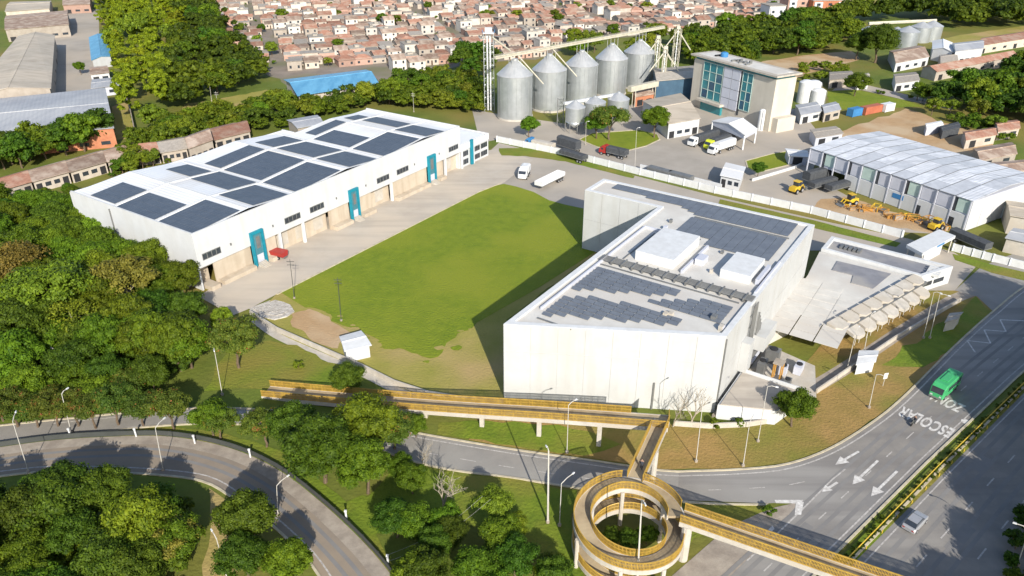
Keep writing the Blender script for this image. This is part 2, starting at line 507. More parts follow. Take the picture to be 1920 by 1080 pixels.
sheet('rail_bank', rough(PG([(1755, 76), (1800, 66), (1925, 48), (1925, 62), (1840, 76), (1770, 88)]), .8, 5), .014, M['dry'])
sheet('field_path', rough(PG([(340, 212), (345, 196), (420, 184), (500, 168), (520, 172), (470, 196), (400, 206)]), 1, 3), .014, M['dry'])
sheet('field_path', rough(PG([(208, 200), (240, 190), (254, 260), (216, 262)]), .6, 3), .014, M['dry'])
sheet('access_lane', PG([(1560, 170), (1585, 150), (1690, 175), (1790, 200), (1785, 206), (1690, 186), (1612, 168)]), .02, M['yard'])
sheet('lawn', rough(PG([(1548, 172), (1600, 168), (1690, 186), (1730, 200), (1600, 205), (1560, 205)]), .6, 3), .016, M['lawn'])

# industrial yard round the silos and the tower
sheet('industrial_yard', PG([(900, 268), (885, 205), (940, 215), (1080, 235), (1200, 190), (1290, 190), (1500, 205), (1545, 262), (1520, 330), (1640, 395), (1790, 440), (1700, 436), (1340, 361), (1200, 326), (932, 262)]), .03, M['yard'])
lawn_i = PG([(1086, 262), (1110, 250), (1200, 244), (1232, 252), (1237, 262), (1212, 274), (1172, 284), (1120, 276)])
sheet('lawn', lawn_i, .05, M['lawn'])
kerb('kerb', lawn_i + [lawn_i[0]], .4, .15, M['kerb'], kind='structure')
lawn_j = PG([(1398, 302), (1450, 288), (1500, 280), (1515, 300), (1470, 312), (1420, 324), (1402, 316)])
sheet('lawn', lawn_j, .05, M['lawn'])
kerb('kerb', lawn_j + [lawn_j[0]], .4, .15, M['kerb'], kind='structure')
sheet('soil_yard', rough(PG([(1520, 395), (1540, 372), (1590, 370), (1700, 405), (1780, 432), (1760, 440), (1640, 420)]), .6, 2), .036, M['soil'])

# paved yard between the warehouses, lawn, dry strips
sheet('yard_paving', PG([(935, 268), (1200, 332), (1340, 368), (1560, 418), (1700, 447), (1790, 474), (1830, 500), (1790, 545), (1600, 545), (1560, 470), (1100, 470), (1040, 400), (930, 350), (890, 310)]), .032, M['yard'])
sheet('loading_apron', PG([(372, 556), (436, 592), (470, 578), (520.5, 551), (897, 360.5), (946, 342), (1000, 300), (935, 278), (880, 290), (620, 400)]), .045, M['apron'])
sheet('verge', rough(PG([(935, 278), (990, 278), (1062, 292), (1190, 330), (1188, 335), (1060, 303), (985, 293), (940, 292)]), .3, 2), .052, M['verge'])
sheet('dry_grass', rough(PG([(478, 592), (520, 552), (700, 470), (1100, 420), (1125, 470), (950, 600), (946, 757), (880, 757), (800, 744), (740, 724), (680, 694), (600, 659), (520, 624)]), .4, 3), .020, M['dry'])
lawn_p = PG([(527, 549), (897, 361.5), (922, 350), (945, 345)]) + PG([(968, 350), (1000, 360), (1030, 376), (1060, 384), (1098, 392), (1120, 470), (1010, 540)]) + rough(PG([(890, 607), (850, 640), (820, 668), (770, 664), (720, 652), (690, 630), (640, 601), (572, 577)]), 1.1, 1.1, closed=False)
sheet('lawn', lawn_p, .056, M['lawn'])
kerb('kerb', PG([(519, 552.5), (897, 360.5), (940, 343.5)]), .45, .16, M['kerb'], kind='structure')
sheet('bare_soil', rough(PG([(545, 588), (580, 582), (640, 606), (655, 625), (632, 655), (590, 640), (545, 612)]), .7, 1.5), .062, M['soil'])
rb = MB()
ring_ = [G(470 + dx, 585 + dy) for dx, dy in ((0, -8), (40, -24), (80, -16), (92, 0), (66, 14), (40, 18), (10, 12))]
cx_ = sum(ring_, Vector()) / len(ring_)
for k_, (s_, z_) in enumerate(((1.0, .02), (.8, .35), (.5, .6))):
    pass
layers = []
for s_, z_ in ((1.0, .02), (.82, .4), (.5, .6), (.2, .7)):
    lay = rough([cx_ + (p - cx_) * s_ for p in ring_], .6 * s_, 1.6)[:]
    layers.append((lay, z_))
for lay, z_ in layers: rb.prism(lay, 0, z_ * .5)
rb.build('rubble_heap', M['gravel'], kind='structure')

rl_ = random.Random(3)
edge_ = smooth_line(PG([(885, 612), (848, 642), (815, 668), (770, 665), (720, 653), (688, 630), (640, 603), (600, 590), (572, 578)]), 1.2)
for k in range(22):
    p = rl_.choice(edge_) + Vector((rl_.gauss(0, 1.3), rl_.gauss(0, 1.1), 0))
    r0 = rl_.uniform(.25, .8)
    pl = [p + Vector((math.cos(a) * r0 * rl_.uniform(.6, 1.3) * 1.5, math.sin(a) * r0 * rl_.uniform(.5, 1.2), 0)) for a in [j * .7 for j in range(9)]]
    sheet('grass_patch', pl, .064, M['lawn'] if k % 2 else M['dry'])
# dry bank between the buildings and the highway
sheet('dry_bank', rough(PG([(900, 770), (1240, 796), (1340, 800), (1420, 795), (1500, 700), (1560, 620), (1780, 535), (1850, 556), (1870, 590), (1790, 660), (1700, 745), (1560, 838), (1480, 868), (1400, 878), (1240, 880), (1100, 858), (960, 840), (880, 825)]), .3, 3), .016, M['brown'])
sheet('verge', rough(PG([(1660, 690), (1700, 650), (1760, 612), (1800, 590), (1830, 556), (1866, 585), (1790, 652), (1730, 690)]), .8, 2), .024, M['verge'])
sheet('verge', rough(PG([(820, 790), (940, 790), (1100, 806), (1160, 830), (1100, 856), (960, 838), (820, 812)]), .6, 2), .022, M['verge'])
sheet('verge', rough(PG([(385, 735), (430, 650), (500, 640), (560, 650), (640, 690), (720, 730), (700, 745), (500, 728)]), .8, 2), .022, M['verge'])
sheet('verge', rough(PG([(1285, 950), (1380, 948), (1452, 950), (1400, 972), (1300, 1010), (1285, 1040), (1262, 1010)]), .3, 2), .022, M['verge'])
path_l = smooth_line(PG([(1460, 760), (1540, 718), (1620, 668), (1700, 615), (1790, 560), (1826, 548)]), 2)
b = MB(); ribbon(b, path_l, 2.6, .034); b.build('pavement', M['concrete_dirty'], kind='structure')
path_l = smooth_line(PG([(478, 600), (520, 630), (600, 666), (680, 700), (740, 730), (800, 750), (870, 762)]), 2)
b = MB(); ribbon(b, path_l, 1.6, .034); b.build('pavement', M['concrete'], kind='structure')

sheet('verge', rough(PG([(1350, 374), (1520, 412), (1690, 456), (1680, 464), (1500, 422), (1346, 384)]), .2, 3), .05, M['verge'])
sheet('verge', rough(PG([(1786, 476), (1860, 496), (2000, 530), (2000, 546), (1860, 512), (1790, 488)]), .2, 3), .052, M['verge'])
sheet('verge', rough(PG([(740, 880), (850, 886), (960, 900), (1080, 920), (1070, 1000), (1100, 1090), (950, 1000), (860, 985), (760, 1000), (680, 1000), (640, 940), (700, 930)]), .8, 2), .022, M['verge'])
sheet('verge', rough(PG([(60, 800), (200, 796), (330, 802), (430, 815), (540, 850), (600, 900), (690, 980), (760, 1090), (735, 1075), (690, 1020), (600, 938), (520, 878), (430, 838), (320, 817), (210, 817)]), .3, 2), .022, M['verge'])
sheet('verge', rough(PG([(398, 915), (430, 940), (500, 985), (480, 1010), (440, 1090), (380, 1090), (392, 1000)]), .4, 2), .022, M['dry'])
# highway
hw = thing('highway', None, None, (0, 0, 0)); hw['kind'] = 'structure'
edge_l = smooth_line(PG([(2060, 470), (1935, 530), (1862, 586), (1790, 651), (1700, 741), (1640, 791), (1560, 841), (1480, 871), (1400, 881), (1300, 885), (1240, 884), (1100, 864), (960, 844), (800, 817), (700, 797), (600, 783), (520, 772), (400, 766), (280, 772), (130, 786), (-60, 806)]), 2)
edge_low = smooth_line(PG([(1440, 946), (1290, 941), (1080, 914), (960, 895), (850, 881), (760, 860), (640, 815), (520, 800), (400, 794), (280, 800), (130, 818), (-60, 840)]), 2)
med = [G(2060, 588), G(1920, 713), G(1750, 877), G(1577, 1053), G(1400, 1240)]
md = (med[2] - med[3]).normalized()
mn = Vector((-md.y, md.x, 0))          # towards the factory
left_low = [G(1500, 941), G(1440, 1011), G(1340, 1110), G(1240, 1230)]
main = [p for p in edge_l if p.x > 22]
poly = [p for p in main] + [Vector((22, 73.6, 0)), Vector((33.8, 73.0, 0))] + left_low + [med[4] + mn * 1.2, med[3] + mn * 1.2, med[2] + mn * 1.2, med[1] + mn * 1.2, med[0] + mn * 1.2]
b = MB(); b.sheet(poly, .05)
b.build('carriageway', M['asphalt'], hw)
poly = [med[0] - mn * .9, med[1] - mn * .9, med[2] - mn * .9, med[3] - mn * .9, med[4] - mn * .9, med[4] - mn * 19, med[0] - mn * 19]
b = MB(); b.sheet(poly, .05); b.build('carriageway', M['asphalt'], hw)
poly = [p for p in edge_l if p.x <= 24] + [p for p in reversed(edge_low) if p.x <= 24]
b = MB(); b.sheet(poly, .044); b.build('slip_road', M['asphalt_slip'], hw)
side = [G(1840, 500), G(1790, 545), G(1832, 556), G(1866, 588), G(1935, 530), G(2060, 470), G(1990, 440)]
b = MB(); b.sheet(side, .046); b.build('junction', M['asphalt_slip'], hw)
gore = PG([(1352, 1000), (1410, 960), (1452, 952), (1500, 941), (1440, 1011), (1340, 1110), (1250, 1180), (1260, 1080)])
b = MB(); b.sheet(gore, .038); b.build('gore_paving', M['concrete_dirty'], hw)
kerb('kerb', offset_line(edge_l, -.12), .3, .16, M['kerb'], hw)
kerb('kerb', offset_line(edge_low, .12), .3, .16, M['kerb'], hw)
for s_ in (1.05, -.75):
    kerb('kerb', [p + mn * s_ for p in med], .3, .18, M['kerb'], hw)
b = MB(); b.sheet([med[0] + mn * .9, med[0] - mn * .6, med[4] - mn * .6, med[4] + mn * .9], .06)
b.build('planted_strip', M['verge'], hw)

def seg_line(pts, n):
    out = []
    for a, c in zip(pts, pts[1:]): out += [a.lerp(c, k / n) for k in range(n)]
    return out + [pts[-1]]
def line_marks(pts, off, w, z=.066, dash=None, m='paint_worn', lo=None, hi=None):
    ln = offset_line(smooth_line(pts, .5) if dash else pts, off)
    b = MB(); acc = 0.0; seg = []
    for i in range(len(ln) - 1):
        if (lo is not None and i < lo) or (hi is not None and i > hi): continue
        a, c = ln[i], ln[i + 1]
        if dash:
            on = (acc % (dash[0] + dash[1])) < dash[0]
            acc += (c - a).length
            if not on: continue
        t = (c - a).normalized(); nn = Vector((-t.y, t.x, 0)) * w / 2
        b.face([(p.x, p.y, z) for p in (a - nn, c - nn, c + nn, a + nn)])
    return b.build('lane_line', M[m], hw)

line_marks([p for p in edge_l if p.x > -70], .75, .22)
line_marks([p for p in edge_l if p.x < 40], 3.6, .14, dash=(2.2, 3.5))
line_marks([p + mn * 1.9 for p in med], 0, .2)
line_marks([p + mn * 5.3 for p in med], 0, .16, dash=(2.0, 4.2))
line_marks([p - mn * 1.9 for p in med], 0, .18)
line_marks([p - mn * 6.3 for p in med], 0, .18, dash=(2.6, 4.4))
line_marks([p - mn * 10.6 for p in med], 0, .18, dash=(2.6, 4.4))
line_marks([G(1400, 1052), G(1452, 1006), G(1500, 960), G(1560, 900), G(1585, 880)], 0, .2)
b = MB()
q = PG([(1452, 938), (1506, 938), (1502, 945), (1455, 944)]); b.face([(p.x, p.y, .068) for p in q])
q = PG([(1492, 944), (1507, 942), (1502, 966), (1490, 966)]); b.face([(p.x, p.y, .07) for p in q])
b.build('painted_corner', M['paint'], hw)
b = MB()
q = PG([(1434, 1000), (1448, 986), (1452, 992), (1440, 1006)]); b.face([(p.x, p.y, .068) for p in q]); b.build('painted_corner', M['paint'], hw)

def arrow(tail, tip, name='arrow', w=.17, hw_=.75):
    a, c = G(*tail), G(*tip)
    d = (c - a); L = d.length; d.normalize(); n_ = Vector((-d.y, d.x, 0))
    b = MB()
    k = c - d * min(2.1, L * .45)
    for pts in ([a - n_ * w, k - n_ * w, k + n_ * w, a + n_ * w], [k - n_ * hw_, c, k + n_ * hw_]):
        b.face([(p.x, p.y, .068) for p in pts])
    b.build(name, M['paint'], hw)
arrow((1610, 847), (1566, 872))
arrow((1646, 864), (1598, 909))
arrow((1682, 884), (1633, 931))
arrow((1570, 905), (1541, 923), hw_=.6)
zz = PG([(1897, 582), (1820, 620)])
b = MB()
zp = PG([(1920, 602), (1875, 600), (1886, 622), (1845, 619), (1857, 644), (1813, 639), (1828, 661)])
for i in range(len(zp) - 1):
    a, c = zp[i], zp[i + 1]
    t = (c - a).normalized(); nn = Vector((-t.y, t.x, 0)) * .13
    b.face([(p.x, p.y, .068 + .001 * i) for p in (a - nn, c - nn, c + nn, a + nn)])
b.build('zigzag_line', M['paint'], hw)

def lettering(txt, pa, pb, h):
    cu = bpy.data.curves.new('lettering', 'FONT')
    cu.body = txt; cu.size = 1.0; cu.extrude = .002; cu.space_character = 1.12; cu.offset = .03
    to = bpy.data.objects.new('lettering', cu); COL.objects.link(to)
    dg = bpy.context.evaluated_depsgraph_get()
    me = bpy.data.meshes.new_from_object(to.evaluated_get(dg))
    xs = [v.co.x for v in me.vertices]; ys = [v.co.y for v in me.vertices]
    a, c = G(*pa), G(*pb)
    ex = (c - a); L = ex.length; ex.normalize(); ey = Vector((-ex.y, ex.x, 0))
    sx, sy = L / (max(xs) - min(xs)), h / (max(ys) - min(ys))
    for v in me.vertices:
        q = a + ex * (v.co.x - min(xs)) * sx + ey * (v.co.y - min(ys)) * sy
        v.co = (q.x, q.y, .070 + v.co.z)
    bpy.data.objects.remove(to)
    me.materials.clear(); me.materials.append(M['paint'])
    o = bpy.data.objects.new('lettering', me); COL.objects.link(o); o.parent = hw
lettering('ESCOLAR', (1792, 806), (1694, 762), 3.0)
lettering('ZONA', (1812, 762), (1752, 734), 2.8)
mb_ = MB(); mb_.lathe((G(1810, 791).x, G(1810, 791).y, .06), [(.0, .012), (.62, .01), (.62, 0)][::-1], 20); mb_.build('round_marking', M['paint'], hw)

# tyre-darkened lanes
M['tyre_wear'] = mat('tyre darkened asphalt', (.185, .176, .168), (.225, .214, .20), rough=.85, scale=.18, coords=W, detail=8)
for off, w_ in ((3.0, .55), (4.4, .5), (6.6, .5), (8.0, .5), (-3.2, .5), (-4.8, .5), (-7.6, .5), (-9.2, .5)):
    b = MB(); ribbon(b, seg_line([p + mn * off for p in med], 30), w_, .058 + abs(off) * .0003); b.build('tyre_track', M['tyre_wear'], hw)
for c_, w_, h_ in (((1640, 930), 2.6, 1.4), ((1500, 1000), 2.2, 1.2), ((1720, 830), 1.6, 1.3), ((1800, 1010), 3.0, 1.5), ((1840, 870), 2.0, 1.2)):
    p = G(*c_); b = MB()
    b.face([(q.x, q.y, .0545) for q in (p - md * w_ - mn * h_ * .5, p - md * w_ + mn * h_ * -.5 + md * 2 * w_, p + md * w_ + mn * h_ * .5, p - md * w_ + mn * h_ * .5)])
    b.build('asphalt_patch', M['tyre_wear'], hw)
# yellow rail on the median, its posts, and the low shrubs beside it
gr = thing('guard_rail', 'long yellow guard rail along the highway median', 'guard rail', med[3])
b = MB()
b.tube([p + Vector((0, 0, .60)) - mn * .45 for p in med], .07, 5)
b.build('rail', M['paint_yellow'], gr)
b = MB()
tot = (med[0] - med[4]).length
for k in range(int(tot / 4)):
    p = med[4].lerp(med[0], k * 4 / tot) - mn * .45
    b.box((p.x, p.y, 0), (.04, 0, 0), (0, .04, 0), .62)
b.build('post', M['paint_yellow'], gr, kind='stuff')

# curved ramp at lower left
ro = smooth_line(PG([(-140, 862), (0, 839), (100, 826), (210, 819), (320, 819), (430, 840), (520, 880), (600, 940), (680, 1015), (735, 1080), (800, 1170)]), 1.5)
ri = smooth_line(PG([(-140, 905), (0, 893), (60, 886), (150, 884), (280, 889), (380, 902), (440, 935), (500, 975), (560, 1030), (600, 1080), (660, 1190)]), 1.5)
rp_ = thing('ramp_road', None, None, (0, 0, 0)); rp_['kind'] = 'structure'
b = MB(); b.sheet(ro + ri[::-1], .05); b.build('carriageway', M['asphalt_ramp'], rp_)
b = MB(); ribbon(b, offset_line(ri, 1.0), .2, .066); b.build('lane_line', M['paint_worn'], rp_)
for o_ in (-2.9, -4.3):
    b = MB(); ribbon(b, offset_line(ro, o_), .5, .061); b.build('tyre_track', M['tyre_wear'], rp_)
b = MB(); ribbon(b, offset_line(ro, -1.0), 1.9, .058); b.build('shoulder', M['concrete_dirty'], rp_)
kerb('kerb', offset_line(ri, -.1), .3, .16, M['kerb'], rp_)
bar = thing('crash_barrier', 'dark steel crash barrier along the outer edge of the curved ramp', 'barrier', ro[10])
b = MB()
bl = offset_line(ro, .1)
for i in range(len(bl) - 1):
    a, c = bl[i], bl[i + 1]
    b.hexa([(a.x, a.y, .05), (c.x, c.y, .05), (c.x, c.y + .12, .05), (a.x, a.y + .12, .05)], [(a.x, a.y, .9), (c.x, c.y, .9), (c.x, c.y + .12, .9), (a.x, a.y + .12, .9)])
b.build('beam', M['pole_dark'], bar)
b = MB()
for i in range(0, len(bl), 2): b.box((bl[i].x, bl[i].y + .2, 0), (.07, 0, 0), (0, .07, 0), .85)
b.build('post', M['pole_dark'], bar, kind='stuff')
for px_, py_ in ((133, 817), (213, 803), (256, 817), (366, 830), (470, 856), (649, 972), (727, 1055)):
    pass
# ------------------------------------------------------------------ structures
class Frame:
    """Local axes on the ground: u along az, v to its left (or right)"""
    def __init__(self, o, az, flip=False):
        self.o = Vector((o.x, o.y, 0)); self.a = az
        self.e = Vector((math.cos(az), math.sin(az), 0))
        self.n = Vector((-self.e.y, self.e.x, 0)) * (-1 if flip else 1)
    def __call__(self, u, v, z=0.0):
        p = self.o + self.e * u + self.n * v
        return Vector((p.x, p.y, z))
    def uv(self, p):
        d = Vector((p.x, p.y, 0)) - self.o
        return d.dot(self.e), d.dot(self.n)

def fbox(b, fr, u0, u1, v0, v1, z0, z1, m=0):
    b.box(fr((u0 + u1) / 2, (v0 + v1) / 2, z0), fr.e * ((u1 - u0) / 2), fr.n * ((v1 - v0) / 2), z1 - z0, m)

def facade(name, p0, p1, z0, z1, cols, rows, m, parent, gap=.08, t=.07, skip=None):
    """Cladding panels as separate pieces, standing t proud of the wall with open joints. Outside is right of p0->p1."""
    p0, p1 = Vector(p0), Vector(p1)
    L = (p1 - p0).length
    d = (p1 - p0).normalized(); out = Vector((d.y, -d.x, 0))
    w, h = L / cols, (z1 - z0) / rows
    first = None
    for r_ in range(rows):
        for c in range(cols):
            if skip and skip(c, r_): continue
            cc = p0 + d * (c + .5) * w + out * t / 2
            loc = Vector((cc.x, cc.y, z0 + r_ * h)) - org(parent)
            if first is None:
                b = MB(); b.box((0, 0, gap / 2), d * (w / 2 - gap / 2), out * t / 2, h - gap)
                o = b.build(name, m); first = o; o.parent = parent
            else:
                o = bpy.data.objects.new(name, first.data); COL.objects.link(o); o.parent = parent
            o.location = loc

def modules(name, poly, fr, zf, parent, mats, dw=2.0, du=1.05, tilt=.0, gap=.06, fill=1.0):
    """Rows of solar modules over the polygon (frame coordinates); zf gives the roof height"""
    us = [p[0] for p in poly]; ws = [p[1] for p in poly]
    def inside(u, w):
        c = False
        for i in range(len(poly)):
            (x1, y1), (x2, y2) = poly[i], poly[(i + 1) % len(poly)]
            if (y1 > w) != (y2 > w) and u < (x2 - x1) * (w - y1) / (y2 - y1) + x1: c = not c
        return c
    b = MB()
    u = min(us)
    while u < max(us) - .3:
        w = min(ws)
        while w < max(ws) - .5:
            uc, wc = u + du / 2, w + dw / 2
            if inside(uc, wc):
                u0, u1, w0, w1 = u + gap / 2, u + du * fill - gap / 2, w + gap / 2, w + dw - gap / 2
                lo, hi = .16, .16 + tilt
                bt = [fr(u0, w0, zf(u0) + lo - .05), fr(u1, w0, zf(u1) + hi - .05), fr(u1, w1, zf(u1) + hi - .05), fr(u0, w1, zf(u0) + lo - .05)]
                tp = [p + Vector((0, 0, .05)) for p in bt]
                if fr.n.cross(fr.e).z > 0: bt.reverse(); tp.reverse()
                n = len(b.f); b.hexa(bt, tp, 1, bottom=False); b.m[n] = 0
            w += dw
        u += du
    return b.build(name, mats, parent)

# ---- the long white warehouse with the solar roof
FA = Frame(G(383, 546), R(57.07))
wa = thing('warehouse', 'long white warehouse with folded solar roof and teal portals beside the lawn', 'warehouse', FA.o)
def vmax(u): return 42.4 - u * .055 if u <= 58 else 34.6
RID = [(-.5, 11.9), (13.8, 13.0), (27, 11.9), (42.5, 13.0), (55.5, 11.9), (71.2, 13.0), (84, 12.0), (86.9, 12.2)]
def zr(u):
    for (a, za), (c, zc) in zip(RID, RID[1:]):
        if u <= c: return za + (zc - za) * (u - a) / (c - a)
    return RID[-1][1]
b = MB()
def wall_strip(b, pa, pb, z0, z1, t, fr=FA):
    """solid wall between plan points, thickness t to the inside (left)"""
    pa, pb = Vector(pa), Vector(pb)
    d = (pb - pa).normalized(); n = Vector((-d.y, d.x, 0)) * t
    b.hexa([(p.x, p.y, z0) for p in (pa, pb, pb + n, pa + n)], [(p.x, p.y, z1) for p in (pa, pb, pb + n, pa + n)])
corners = [FA(0, 0), FA(86.7, 0), FA(86.7, 34.6), FA(58, 34.6), FA(58, vmax(58)), FA(0, 42.4)]
wall_strip(b, FA(.0, 0), FA(86.7, 0), 5.0, 12.55, .35)
wall_strip(b, FA(86.7, .36), FA(86.7, 34.6), 0, 12.55, .35)
wall_strip(b, FA(86.34, 34.6), FA(58, 34.6), 0, 12.2, .35)
wall_strip(b, FA(57.99, 34.6), FA(57.99, vmax(58)), 0, 12.4, .35)
wall_strip(b, FA(57.6, vmax(58)), FA(0, 42.4), 0, 12.2, .35)
wall_strip(b, FA(0, 42.0), FA(0, .36), 0, 12.55, .35)
b.build('wall', M['white_wall'], wa)
b = MB()
us = [.35, 13.8, 27, 42.5, 55.5, 57.6]
for a, c in zip(us, us[1:]): b.face([FA(a, .35, zr(a)), FA(c, .35, zr(c)), FA(c, vmax(c) - .2, zr(c)), FA(a, vmax(a) - .2, zr(a))])
us = [57.6, 71.2, 84, 86.34]
for a, c in zip(us, us[1:]): b.face([FA(a, .35, zr(a)), FA(c, .35, zr(c)), FA(c, 34.4, zr(c)), FA(a, 34.4, zr(a))])
b.build('roof', M['roof_white'], wa)
for v in (12.35, 26.9):                         # gutters along the bays, following the folds
    b = MB()
    us = [.4, 13.8, 27, 42.5, 55.5, 71.2, 84, 86.3]
    for a, c in zip(us, us[1:]):
        b.hexa([FA(a, v - .22, zr(a) - .02), FA(c, v - .22, zr(c) - .02), FA(c, v + .22, zr(c) - .02), FA(a, v + .22, zr(a) - .02)],
               [FA(a, v - .22, zr(a) + .24), FA(c, v - .22, zr(c) + .24), FA(c, v + .22, zr(c) + .24), FA(a, v + .22, zr(a) + .24)])
    b.build('gutter', M['white_trim'], wa)
for u in (13.8, 27.0, 42.5, 55.5, 71.2):        # ridge and valley caps
    b = MB(); fbox(b, FA, u - .3, u + .3, .5, vmax(u) - 1.0, zr(u) + .0, zr(u) + .14); b.build('roof_cap', M['white_trim'], wa)
ARR = dict(F1=(.3, 12.2, .8, 11.6), F2=(15.3, 25.9, .8, 11.6), F3=(27.2, 41.3, .8, 11.6), F4=(43.8, 53.8, .8, 11.6), F5=(56.3, 70.0, .8, 11.6), F6=(72.7, 81.2, .8, 11.6),
           M1=(.6, 8.3, 13.2, 26), M2=(18.8, 26.3, 13.2, 26), M3=(27.8, 41.9, 13.2, 26), M4=(44.2, 54.4, 13.2, 26), M5=(56.6, 65.2, 13.2, 26), M6=(75.4, 81.5, 13.2, 26),
           R1=(1.2, 8.6, 27.8, 36.8), R2=(19.8, 26.0, 27.8, 36.8), R3=(28.2, 42.0, 27.8, 33.2), R4=(44.6, 54.4, 27.8, 34.6), R5=(59.0, 70.6, 27.8, 31.6), R6=(73.9, 79.6, 27.8, 31.4))
for k, (u0, u1, v0, v1) in ARR.items():
    modules('solar_array', [(u0 + .25, v0), (u1 + .25, v0), (u1 + .25, v1 + .4), (u0 + .25, v1 + .4)], FA, zr, wa, [M['solar'], M['solar_frame']], dw=1.0, du=1.95, gap=.05)
# front: windows, portals, dock bays
def wplane_u(px, py):
    d = G(px, py) - Vector((0, 0, CAM_H)); t = (FA.o.dot(FA.n)) / d.dot(FA.n)
    p = Vector((0, 0, CAM_H)) + d * t
    return FA.uv(p)[0]
for u0, u1 in ((1.2, 5.5), (22.3, 26.8), (29.7, 34.0), (52.0, 56.5), (59.5, 64.0), (81.3, 85.6)):
    b = MB(); fbox(b, FA, u0, u1, -.07, -.001, 6.35, 7.75)
    wdw = b.build('window', M['steel_dark'], wa)
    n_ = 4; w_ = (u1 - u0) / n_
    for k in range(n_):
        b = MB(); fbox(b, FA, u0 + k * w_ + .1, u0 + (k + 1) * w_ - .1, -.10, -.071, 6.5, 7.6); b.build('pane', M['glass'], wdw)
for u0, u1 in ((12.7, 16.0), (41.9, 45.0), (71.7, 75.0)):
    b = MB()
    fbox(b, FA, u0, u0 + .5, -.55, -.001, 0, 7.9); fbox(b, FA, u1 - .5, u1, -.55, -.001, 0, 7.9)
    fbox(b, FA, u0 + .501, u1 - .501, -.55, -.001, 7.3, 7.9)
    pt = b.build('portal', M['teal'], wa)
    b = MB(); fbox(b, FA, u0 + .51, u1 - .51, -.2, -.01, 0, 7.29); b.build('inner_wall', M.setdefault('teal_dull', mat('dull teal recess', (.07, .20, .24), (.05, .15, .18), rough=.6, coords=W)), pt)
    b = MB(); fbox(b, FA, u0 + 1.3, u1 - 1.0, -.28, -.201, 3.9, 6.6); b.build('pane', M['steel_dark'], pt)
    b = MB(); fbox(b, FA, u0 + 1.0, u1 - .7, -.28, -.201, .1, 2.5); b.build('door', M['panel_grey'], pt)
    b = MB()
    for k in range(5): fbox(b, FA, u0 + .7, u1 - .7, -.91 - .35 * k, -.561 - .35 * k, 0, .9 - .17 * k)
    b.build('step', M['concrete'], pt)
for u0, u1, dep in ((3.5, 12.7, .35), (16.0, 19.5, .35), (19.5, 35.5, 1.5), (35.5, 41.9, .35), (45, 50.0, .35), (50.0, 57.5, 1.5), (57.5, 71.7, .35), (75, 78.5, .35), (78.5, 86.3, 1.5), (.36, 3.5, 2.6)):
    b = MB(); fbox(b, FA, u0, u1, dep, dep + .3, 0, 4.99)
    if dep > 1:
        fbox(b, FA, u0 - .01, u1 + .01, .36, dep + .3, 4.7, 4.98)
    b.build('dock_wall', M['beige_wall'], wa)
    if dep > 1 and u1 - u0 > 5:
        k = int((u1 - u0) / 5)
        for j in range(k):
            uc = u0 + (j + .5) * (u1 - u0) / k
            b = MB(); fbox(b, FA, uc - 1.5, uc + 1.5, dep - .08, dep - .001, 1.0, 4.3); b.build('dock_door', M['concrete'], wa)
    else:
        b = MB(); fbox(b, FA, u0 + .5, u1 - .5, -1.5, dep - .01, 0, .9)
        b.build('loading_dock', M['beige_wall'], wa)
for px, py in ((573, 446), (737, 372), (837, 325), (868, 315), (529, 462)):
    u = wplane_u(px, py)
    b = MB(); fbox(b, FA, u - .28, u + .28, .02, .6, 0, 4.99); b.build('column', M['white_trim'], wa)
for u in (8.0, 19.0, 38.0, 48.0, 66.5, 77.0):
    b = MB(); fbox(b, FA, u - .15, u + .15, -.14, -.001, 7.0, 7.5); b.build('wall_lamp', M['steel_dark'], wa)
b = MB(); b.tube([FA(-.12, 27.5, 11.6), FA(-.12, 27.5, 1.0)], .16, 6); b.build('downpipe', M['steel_dark'], wa)
b = MB(); fbox(b, FA, -2.2, -.01, 4, 30, 0, 2.3); b.build('plinth', M['beige_wall'], wa)
b = MB(); fbox(b, FA, -.06, -.001, 13, 20.5, 3.1, 4.2)
b.build('vent_strip', M['steel_dark'], wa)
# office end
oz = zat(*FA(100.5, 0)[:2], 250)
wo_ = thing('office_annex', 'low white two storey office annex at the far end of the long warehouse', 'office', FA(86.9, 0))
b = MB(); fbox(b, FA, 86.72, 100.6, .3, 14, 0, oz - .35); b.build('wall', M['white_wall'], wo_)
b = MB(); fbox(b, FA, 86.71, 100.9, 0, .3, oz - 1.9, oz)
fbox(b, FA, 100.6, 100.9, .301, 14.3, 0, oz); fbox(b, FA, 86.72, 100.6, 14.0, 14.3, 0, oz); b.build('parapet', M['white_trim'], wo_)
b = MB(); fbox(b, FA, 87.4, 99.9, 1, 13, oz - .345, oz - .28); b.build('roof', M['roof_white'], wo_)
for r_ in (0, 1):
    for u0, u1 in ((87.6, 90.6), (93.2, 96.4), (97, 100.2)):
        z0 = .7 + r_ * 2.4
        b = MB(); fbox(b, FA, u0, u1, .18, .299, z0, z0 + 1.5); wd = b.build('window', M['steel_dark'], wo_)
        for k in range(3):
            w_ = (u1 - u0) / 3
            b = MB(); fbox(b, FA, u0 + k * w_ + .08, u0 + (k + 1) * w_ - .08, .14, .179, z0 + .1, z0 + 1.4); b.build('pane', M['glass'], wd)
b = MB(); fbox(b, FA, 91.3, 92.2, -.6, -.002, 0, 7.4); b.build('fin', M['teal'], wo_)
for u in (86.95, 92.6): 
    b = MB(); fbox(b, FA, u - .2, u + .25, -.45, -.002, 0, 5.2); b.build('column', M['white_trim'], wo_)

